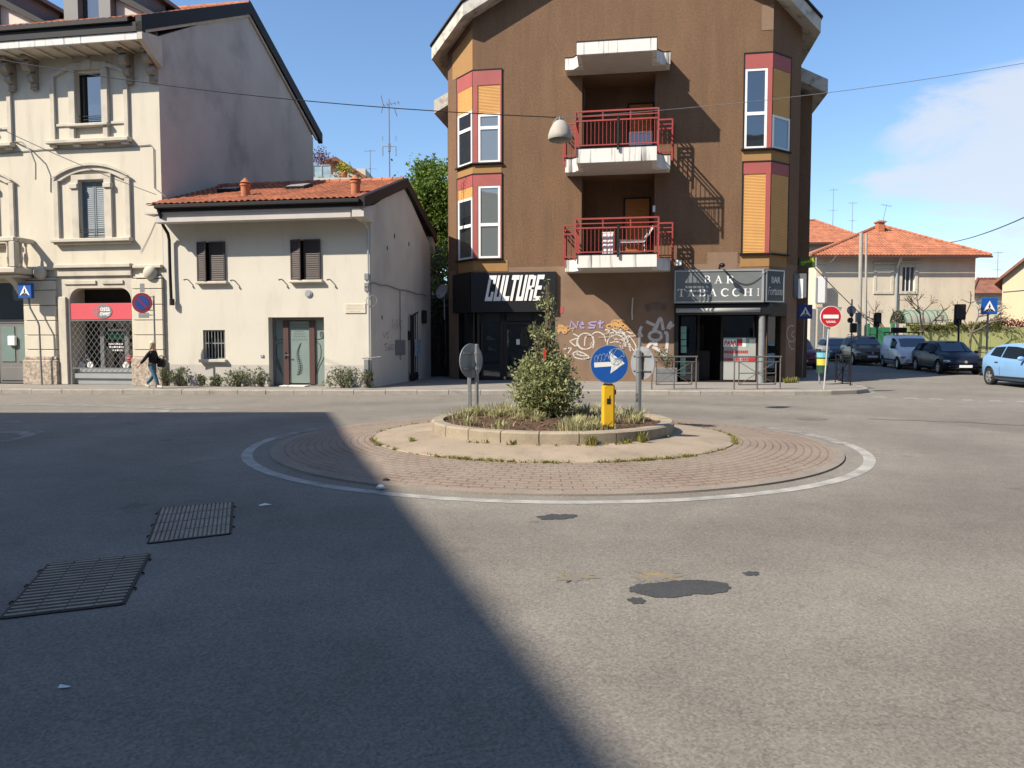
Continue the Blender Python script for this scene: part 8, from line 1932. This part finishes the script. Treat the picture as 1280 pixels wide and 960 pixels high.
lb=make_car('hatchback','light blue compact hatchback cut by the right edge of the picture',M['car_light_blue'],3.94,1.745,1.5,lb_top,lb_belt,None,0.60,((-1.28,-0.62),(-0.55,0.80)),(0.48,1.12),(-1.85,-1.5),(-1.27,1.29),0.315)
lb.scale=(1.10,)*3; lb.location=(19.45,28.2,0); lb.rotation_euler=(0,0,R(266))
suv_top=[(-2.1,0.75),(-2.06,1.05),(-1.95,1.20),(-1.6,1.55),(-1.2,1.63),(-0.3,1.67),(0.2,1.64),(0.45,1.58),(1.15,1.14),(1.55,1.07),(1.9,0.96),(2.05,0.82),(2.1,0.66)]
suv_belt=[(-2.1,1.05),(0,1.06),(1.0,1.03),(1.6,0.99),(2.1,0.75)]
sv=make_car('suv','bronze brown suv parked behind the white van',M['car_bronze'],4.25,1.82,1.67,suv_top,suv_belt,None,0.64,((-1.6,-0.62),(-0.55,0.75)),(0.5,1.12),(-1.95,-1.6),(-1.3,1.32),0.35,False,0.26,rails=True)
place(sv,1078,46.0,HD,1.03)
bc=make_car('hatchback','blue grey hatchback half hidden behind the brown suv',M['car_teal'],4.1,1.74,1.5,hatch_top,hatch_belt,None); place(bc,1044,50.5,HD,1.04)
rc=make_car('hatchback','dark red hatchback half hidden by the corner of the bar',M['car_red'],4.0,1.74,1.5,[(x*0.96,z*1.04) for x,z in hatch_top],[(x,z*1.03) for x,z in hatch_belt],None); place(rc,994,42.0,HD,1.05)
van_top=[(-1.98,0.7),(-1.96,1.45),(-1.90,1.66),(-1.5,1.73),(-0.2,1.745),(0.35,1.70),(0.62,1.60),(1.22,1.10),(1.55,1.02),(1.83,0.86),(1.94,0.70),(1.98,0.55)]
van_belt=[(-2.0,1.06),(0,1.05),(1.0,1.02),(1.6,0.93),(2.0,0.6)]
vn=make_car('delivery_van','small white delivery van with a black roof rack parked by the green fence',M['car_white'],3.96,1.72,1.74,van_top,van_belt,None,0.70,((-0.06,-0.03),(0.05,0.82)),(0.66,1.18),(-1.98,-1.9),(-1.2,1.26),0.305,True,rim='steel')
place(vn,1133,41.5,HD,1.04)
b=MB()
for s in (-1,1): b.tube([(-1.85,s*0.62,1.86),(0.45,s*0.62,1.84)],0.028,6)
for x in (-1.7,-0.9,-0.1,0.4): b.tube([(x,-0.62,1.86),(x,0.62,1.86)],0.024,6); b.bar((x,-0.6,1.68),(x,-0.62,1.86),0.03); b.bar((x,0.6,1.68),(x,0.62,1.86),0.03)
b.build('roof_rack',M['black_matte'],vn)
b=MB(); b.bbox(-1.6,-1.15,-0.35,0.35,1.885,2.12,0.03); o=b.build('rack_box',M['black_matte'],vn)
b=MB(); 
for s in (-1,1): b.bbox(-1.15,1.0,min(s*0.84,s*0.875),max(s*0.84,s*0.875),0.40,0.50,0.012)
b.build('side_moulding',M['plastic_dark'],vn)
# scooter parked by the crossing sign, half hidden by the light blue car
p=dpt(1231,450,34.6); t=thing('parked_scooter','dark scooter half hidden behind the light blue car under the crossing sign','scooter',(p.x,p.y,gz(p.x,p.y)),R(250))
for x in (-0.6,0.6):
    b=MB(); b.lathe((0,0,0),[(0.14,-0.05),(0.22,-0.05),(0.24,0),(0.22,0.05),(0.14,0.05)],20); b.xf(Matrix.Translation((x,0,0.24))@Matrix.Rotation(R(90),4,'X')); b.build('wheel',M['tyre'],t,smooth=True)
b=MB(); b.bbox(-0.75,-0.05,-0.16,0.16,0.42,0.72,0.06); b.bbox(-0.2,0.42,-0.15,0.15,0.26,0.36,0.03); b.bar((0.40,0,0.30),(0.52,0,1.0),0.36,0.08,(0,1,0)); b.bbox(0.42,0.78,-0.08,0.08,0.45,0.53,0.02); b.build('body',M['black'],t)
b=MB(); b.bbox(-0.78,-0.05,-0.15,0.15,0.725,0.83,0.04); b.build('seat',M['black_matte'],t)
b=MB(); b.tube([(0.52,0,0.95),(0.47,0,1.08)],0.03,6); b.tube([(0.42,-0.33,1.10),(0.47,0,1.06),(0.42,0.33,1.10)],0.018,6); b.ellipsoid((0.58,0,1.02),0.07,0.08,0.07); b.build('handlebar',M['dark_metal'],t)
b=MB(); 
for s in (-1,1): b.tube([(0.45,s*0.25,1.1),(0.47,s*0.32,1.28)],0.008,4); b.ellipsoid((0.47,s*0.33,1.30),0.02,0.06,0.04,8,6)
b.build('mirror',M['dark_metal'],t)

# ------------------------------------------------------------------ the walking person
def skin(name,joints,edges,mat,parent,root,sub=2):
    me=bpy.data.meshes.new(name); me.from_pydata([j[:3] for j in joints],edges,[]); o=bpy.data.objects.new(name,me); COL.objects.link(o)
    md=o.modifiers.new('skin','SKIN'); md.use_smooth_shade=True
    for i,j in enumerate(joints):
        r=j[3]; me.skin_vertices[0].data[i].radius=(r if not isinstance(r,tuple) else r[0], r if not isinstance(r,tuple) else r[1]); me.skin_vertices[0].data[i].use_root=(i==root)
    s_=o.modifiers.new('sub','SUBSURF'); s_.levels=sub; s_.render_levels=sub
    dg=bpy.context.evaluated_depsgraph_get(); nm=bpy.data.meshes.new_from_object(o.evaluated_get(dg)); o.modifiers.clear(); o.data=nm; nm.materials.clear(); nm.materials.append(mat)
    nm.polygons.foreach_set('use_smooth',[True]*len(nm.polygons)); o.parent=parent; return o
M['jeans']=pmat('blue_denim',(0.055,0.13,0.19),0.25,9,0.9); M['sweater']=pmat('black_sweater',(0.012,0.012,0.014),0.1,8,0.95); M['hair']=pmat('blond_hair',(0.42,0.31,0.17),0.2,20,0.7); M['cap']=pmat('cream_knit_cap',(0.60,0.52,0.38),0.1,20,0.9); M['shoe']=pmat('pale_sneakers',(0.62,0.58,0.50),0.08,8,0.8); M['bag']=pmat('dark_shoulder_bag',(0.015,0.015,0.018),0.1,6,0.6)
c=gpt(191,485.6,SW_Z); pr=thing('person','person in a pale knit cap, black sweater and jeans walking right past the shop','person',tuple(c),R(-4)); 
def body():
    J=[]; E=[]; 
    def j(x,y,z,r): J.append((x,y,z,r)); return len(J)-1
    pel=j(0,0,0.80,(0.13,0.10)); wa=j(0.01,0,0.95,(0.115,0.085)); ch=j(0.025,0,1.13,(0.135,0.095)); nk=j(0.03,0,1.27,0.05); n2=j(0.045,0,1.325,0.045); h1=j(0.065,0,1.385,(0.062,0.07)); h2=j(0.06,0,1.46,(0.075,0.085)); h3=j(0.05,0,1.52,(0.05,0.06))
    E.extend([(pel,wa),(wa,ch),(ch,nk),(nk,n2),(n2,h1),(h1,h2),(h2,h3)])
    sh={}
    # legs: near (right) leg trails to the left, far leg strides out to the right
    for s,(kn,an,toe) in ((-1,((0.13,-0.085,0.44),(0.235,-0.08,0.085),(0.385,-0.08,0.04))),(1,((0.0,0.085,0.43),(-0.26,0.08,0.13),(-0.15,0.08,0.035)))):
        hp=j(0.0,s*0.085,0.74,0.088); k=j(*kn,0.058); cf=j((kn[0]*0.6+an[0]*0.4),kn[1],(kn[2]*0.6+an[2]*0.4),0.054); a=j(*an,0.037); tt=j(*toe,0.03); E.extend([(pel,hp),(hp,k),(k,cf),(cf,a),(a,tt)])
    # arms: near arm swings back, far arm bent forward under the bag strap
    for s,(el,wr_,hd) in ((-1,((-0.12,-0.23,0.98),(-0.29,-0.235,0.80),(-0.345,-0.235,0.745))),(1,((0.06,0.22,0.96),(0.25,0.18,0.97),(0.32,0.165,0.975)))):
        shd=j(0.02,s*0.155,1.215,0.052); e=j(*el,0.04); w_=j(*wr_,0.026); h=j(*hd,(0.032,0.02)); E.extend([(ch,shd),(shd,e),(e,w_),(w_,h)])
        d=(Vector(hd)-Vector(wr_)).normalized(); side=Vector((0,1,0)) if s<0 else Vector((0,1,0)); up=d.cross(side)
        hv=Vector(hd)
        for f,(o_,L_) in enumerate(((-0.022,0.055),(-0.008,0.064),(0.007,0.060),(0.021,0.046))):
            a0=j(*(hv+d*0.018+up*o_),0.0085); a1=j(*(hv+d*(0.018+L_*0.55)+up*o_+side*0.006),0.008); a2=j(*(hv+d*(0.018+L_)+up*o_*1.05+side*0.02),0.007); E.extend([(h,a0),(a0,a1),(a1,a2)])
        a0=j(*(hv-d*0.012-up*0.030+side*0.012),0.009); a1=j(*(hv+d*0.02-up*0.045+side*0.022),0.008); E.extend([(h,a0),(a0,a1)])
    return J,E,pel
J,E,rt=body(); bo=skin('body',J,E,M['skin'],pr,rt,2)
# face details
b=MB(); b.ellipsoid((0.132,0,1.425),0.018,0.012,0.022,8,6); b.build('nose',M['skin'],pr,smooth=True)
b=MB(); 
for s in (-1,1): b.ellipsoid((0.055,s*0.073,1.43),0.016,0.010,0.026,8,6)
b.build('ear',M['skin'],pr,smooth=True)
b=MB()
for s in (-1,1): b.ellipsoid((0.118,s*0.028,1.452),0.008,0.011,0.007,8,6)
b.build('eye',M['black_matte'],pr,smooth=True)
b=MB(); b.ellipsoid((0.118,0,1.378),0.008,0.022,0.006,8,6); b.build('mouth',M['sign_darkred'],pr,smooth=True)
b=MB(); b.ellipsoid((0.028,0,1.455),0.085,0.088,0.10,14,10); b.ellipsoid((-0.005,0,1.37),0.065,0.078,0.09,12,8); b.build('hair',M['hair'],pr,smooth=True)
b=MB(); b.ellipsoid((0.035,0,1.505),0.108,0.102,0.062,16,8); b.ellipsoid((0.02,0,1.53),0.085,0.085,0.055,16,8); b.build('cap',M['cap'],pr,smooth=True)
# sweater: torso and sleeves as one surface
J2=[(0,0,0.775,(0.158,0.122)),(0.01,0,0.96,(0.145,0.11)),(0.025,0,1.12,(0.158,0.115)),(0.03,0,1.235,(0.085,0.075))]; E2=[(0,1),(1,2),(2,3)]
for s,(el,wr_) in ((-1,((-0.12,-0.23,0.98),(-0.265,-0.235,0.825))),(1,((0.06,0.22,0.96),(0.22,0.185,0.97)))):
    i=len(J2); J2+= [(0.02,s*0.155,1.215,0.067),(*el,0.056),(*wr_,0.043)]; E2+=[(2,i),(i,i+1),(i+1,i+2)]
skin('sweater',J2,E2,M['sweater'],pr,1,2)
J3=[(0,0,0.88,(0.138,0.104)),(0,0,0.76,(0.145,0.11))]; E3=[(0,1)]
for s,(kn,an) in ((-1,((0.13,-0.085,0.44),(0.225,-0.08,0.12))),(1,((0.0,0.085,0.43),(-0.245,0.08,0.155)))):
    i=len(J3); J3+=[(0.0,s*0.088,0.71,0.098),(*kn,0.070),((kn[0]*0.6+an[0]*0.4),kn[1],(kn[2]*0.6+an[2]*0.4),0.066),(*an,0.058)]; E3+=[(1,i),(i,i+1),(i+1,i+2),(i+2,i+3)]
skin('jeans',J3,E3,M['jeans'],pr,1,2)
for (an,toe) in (((0.235,-0.08,0.075),(0.40,-0.08,0.045)),((-0.26,0.08,0.115),(-0.14,0.08,0.035))):
    a=Vector(an); tt=Vector(toe); skin('shoe',[(*(a-(tt-a)*0.25+Vector((0,0,-0.01))),0.042),(*(a+(tt-a)*0.35),0.048),(*tt,0.038)],[(0,1),(1,2)],M['shoe'],pr,1,2)
bg_=thing('shoulder_bag','dark shoulder bag carried in front of the walking person','bag',tuple(Vector(c)+Vector((0.24,0.13,0.70))),R(-4))
b=MB(); b.bbox(-0.13,0.13,-0.06,0.06,0,0.24,0.03); b.build('bag_body',M['bag'],bg_)
b=MB(); b.tube([(-0.11,0,0.235),(-0.06,0.0,0.36),(0.0,0.02,0.40),(0.06,0.0,0.36),(0.11,0,0.235)],0.012,6); b.build('handle',M['bag'],bg_)
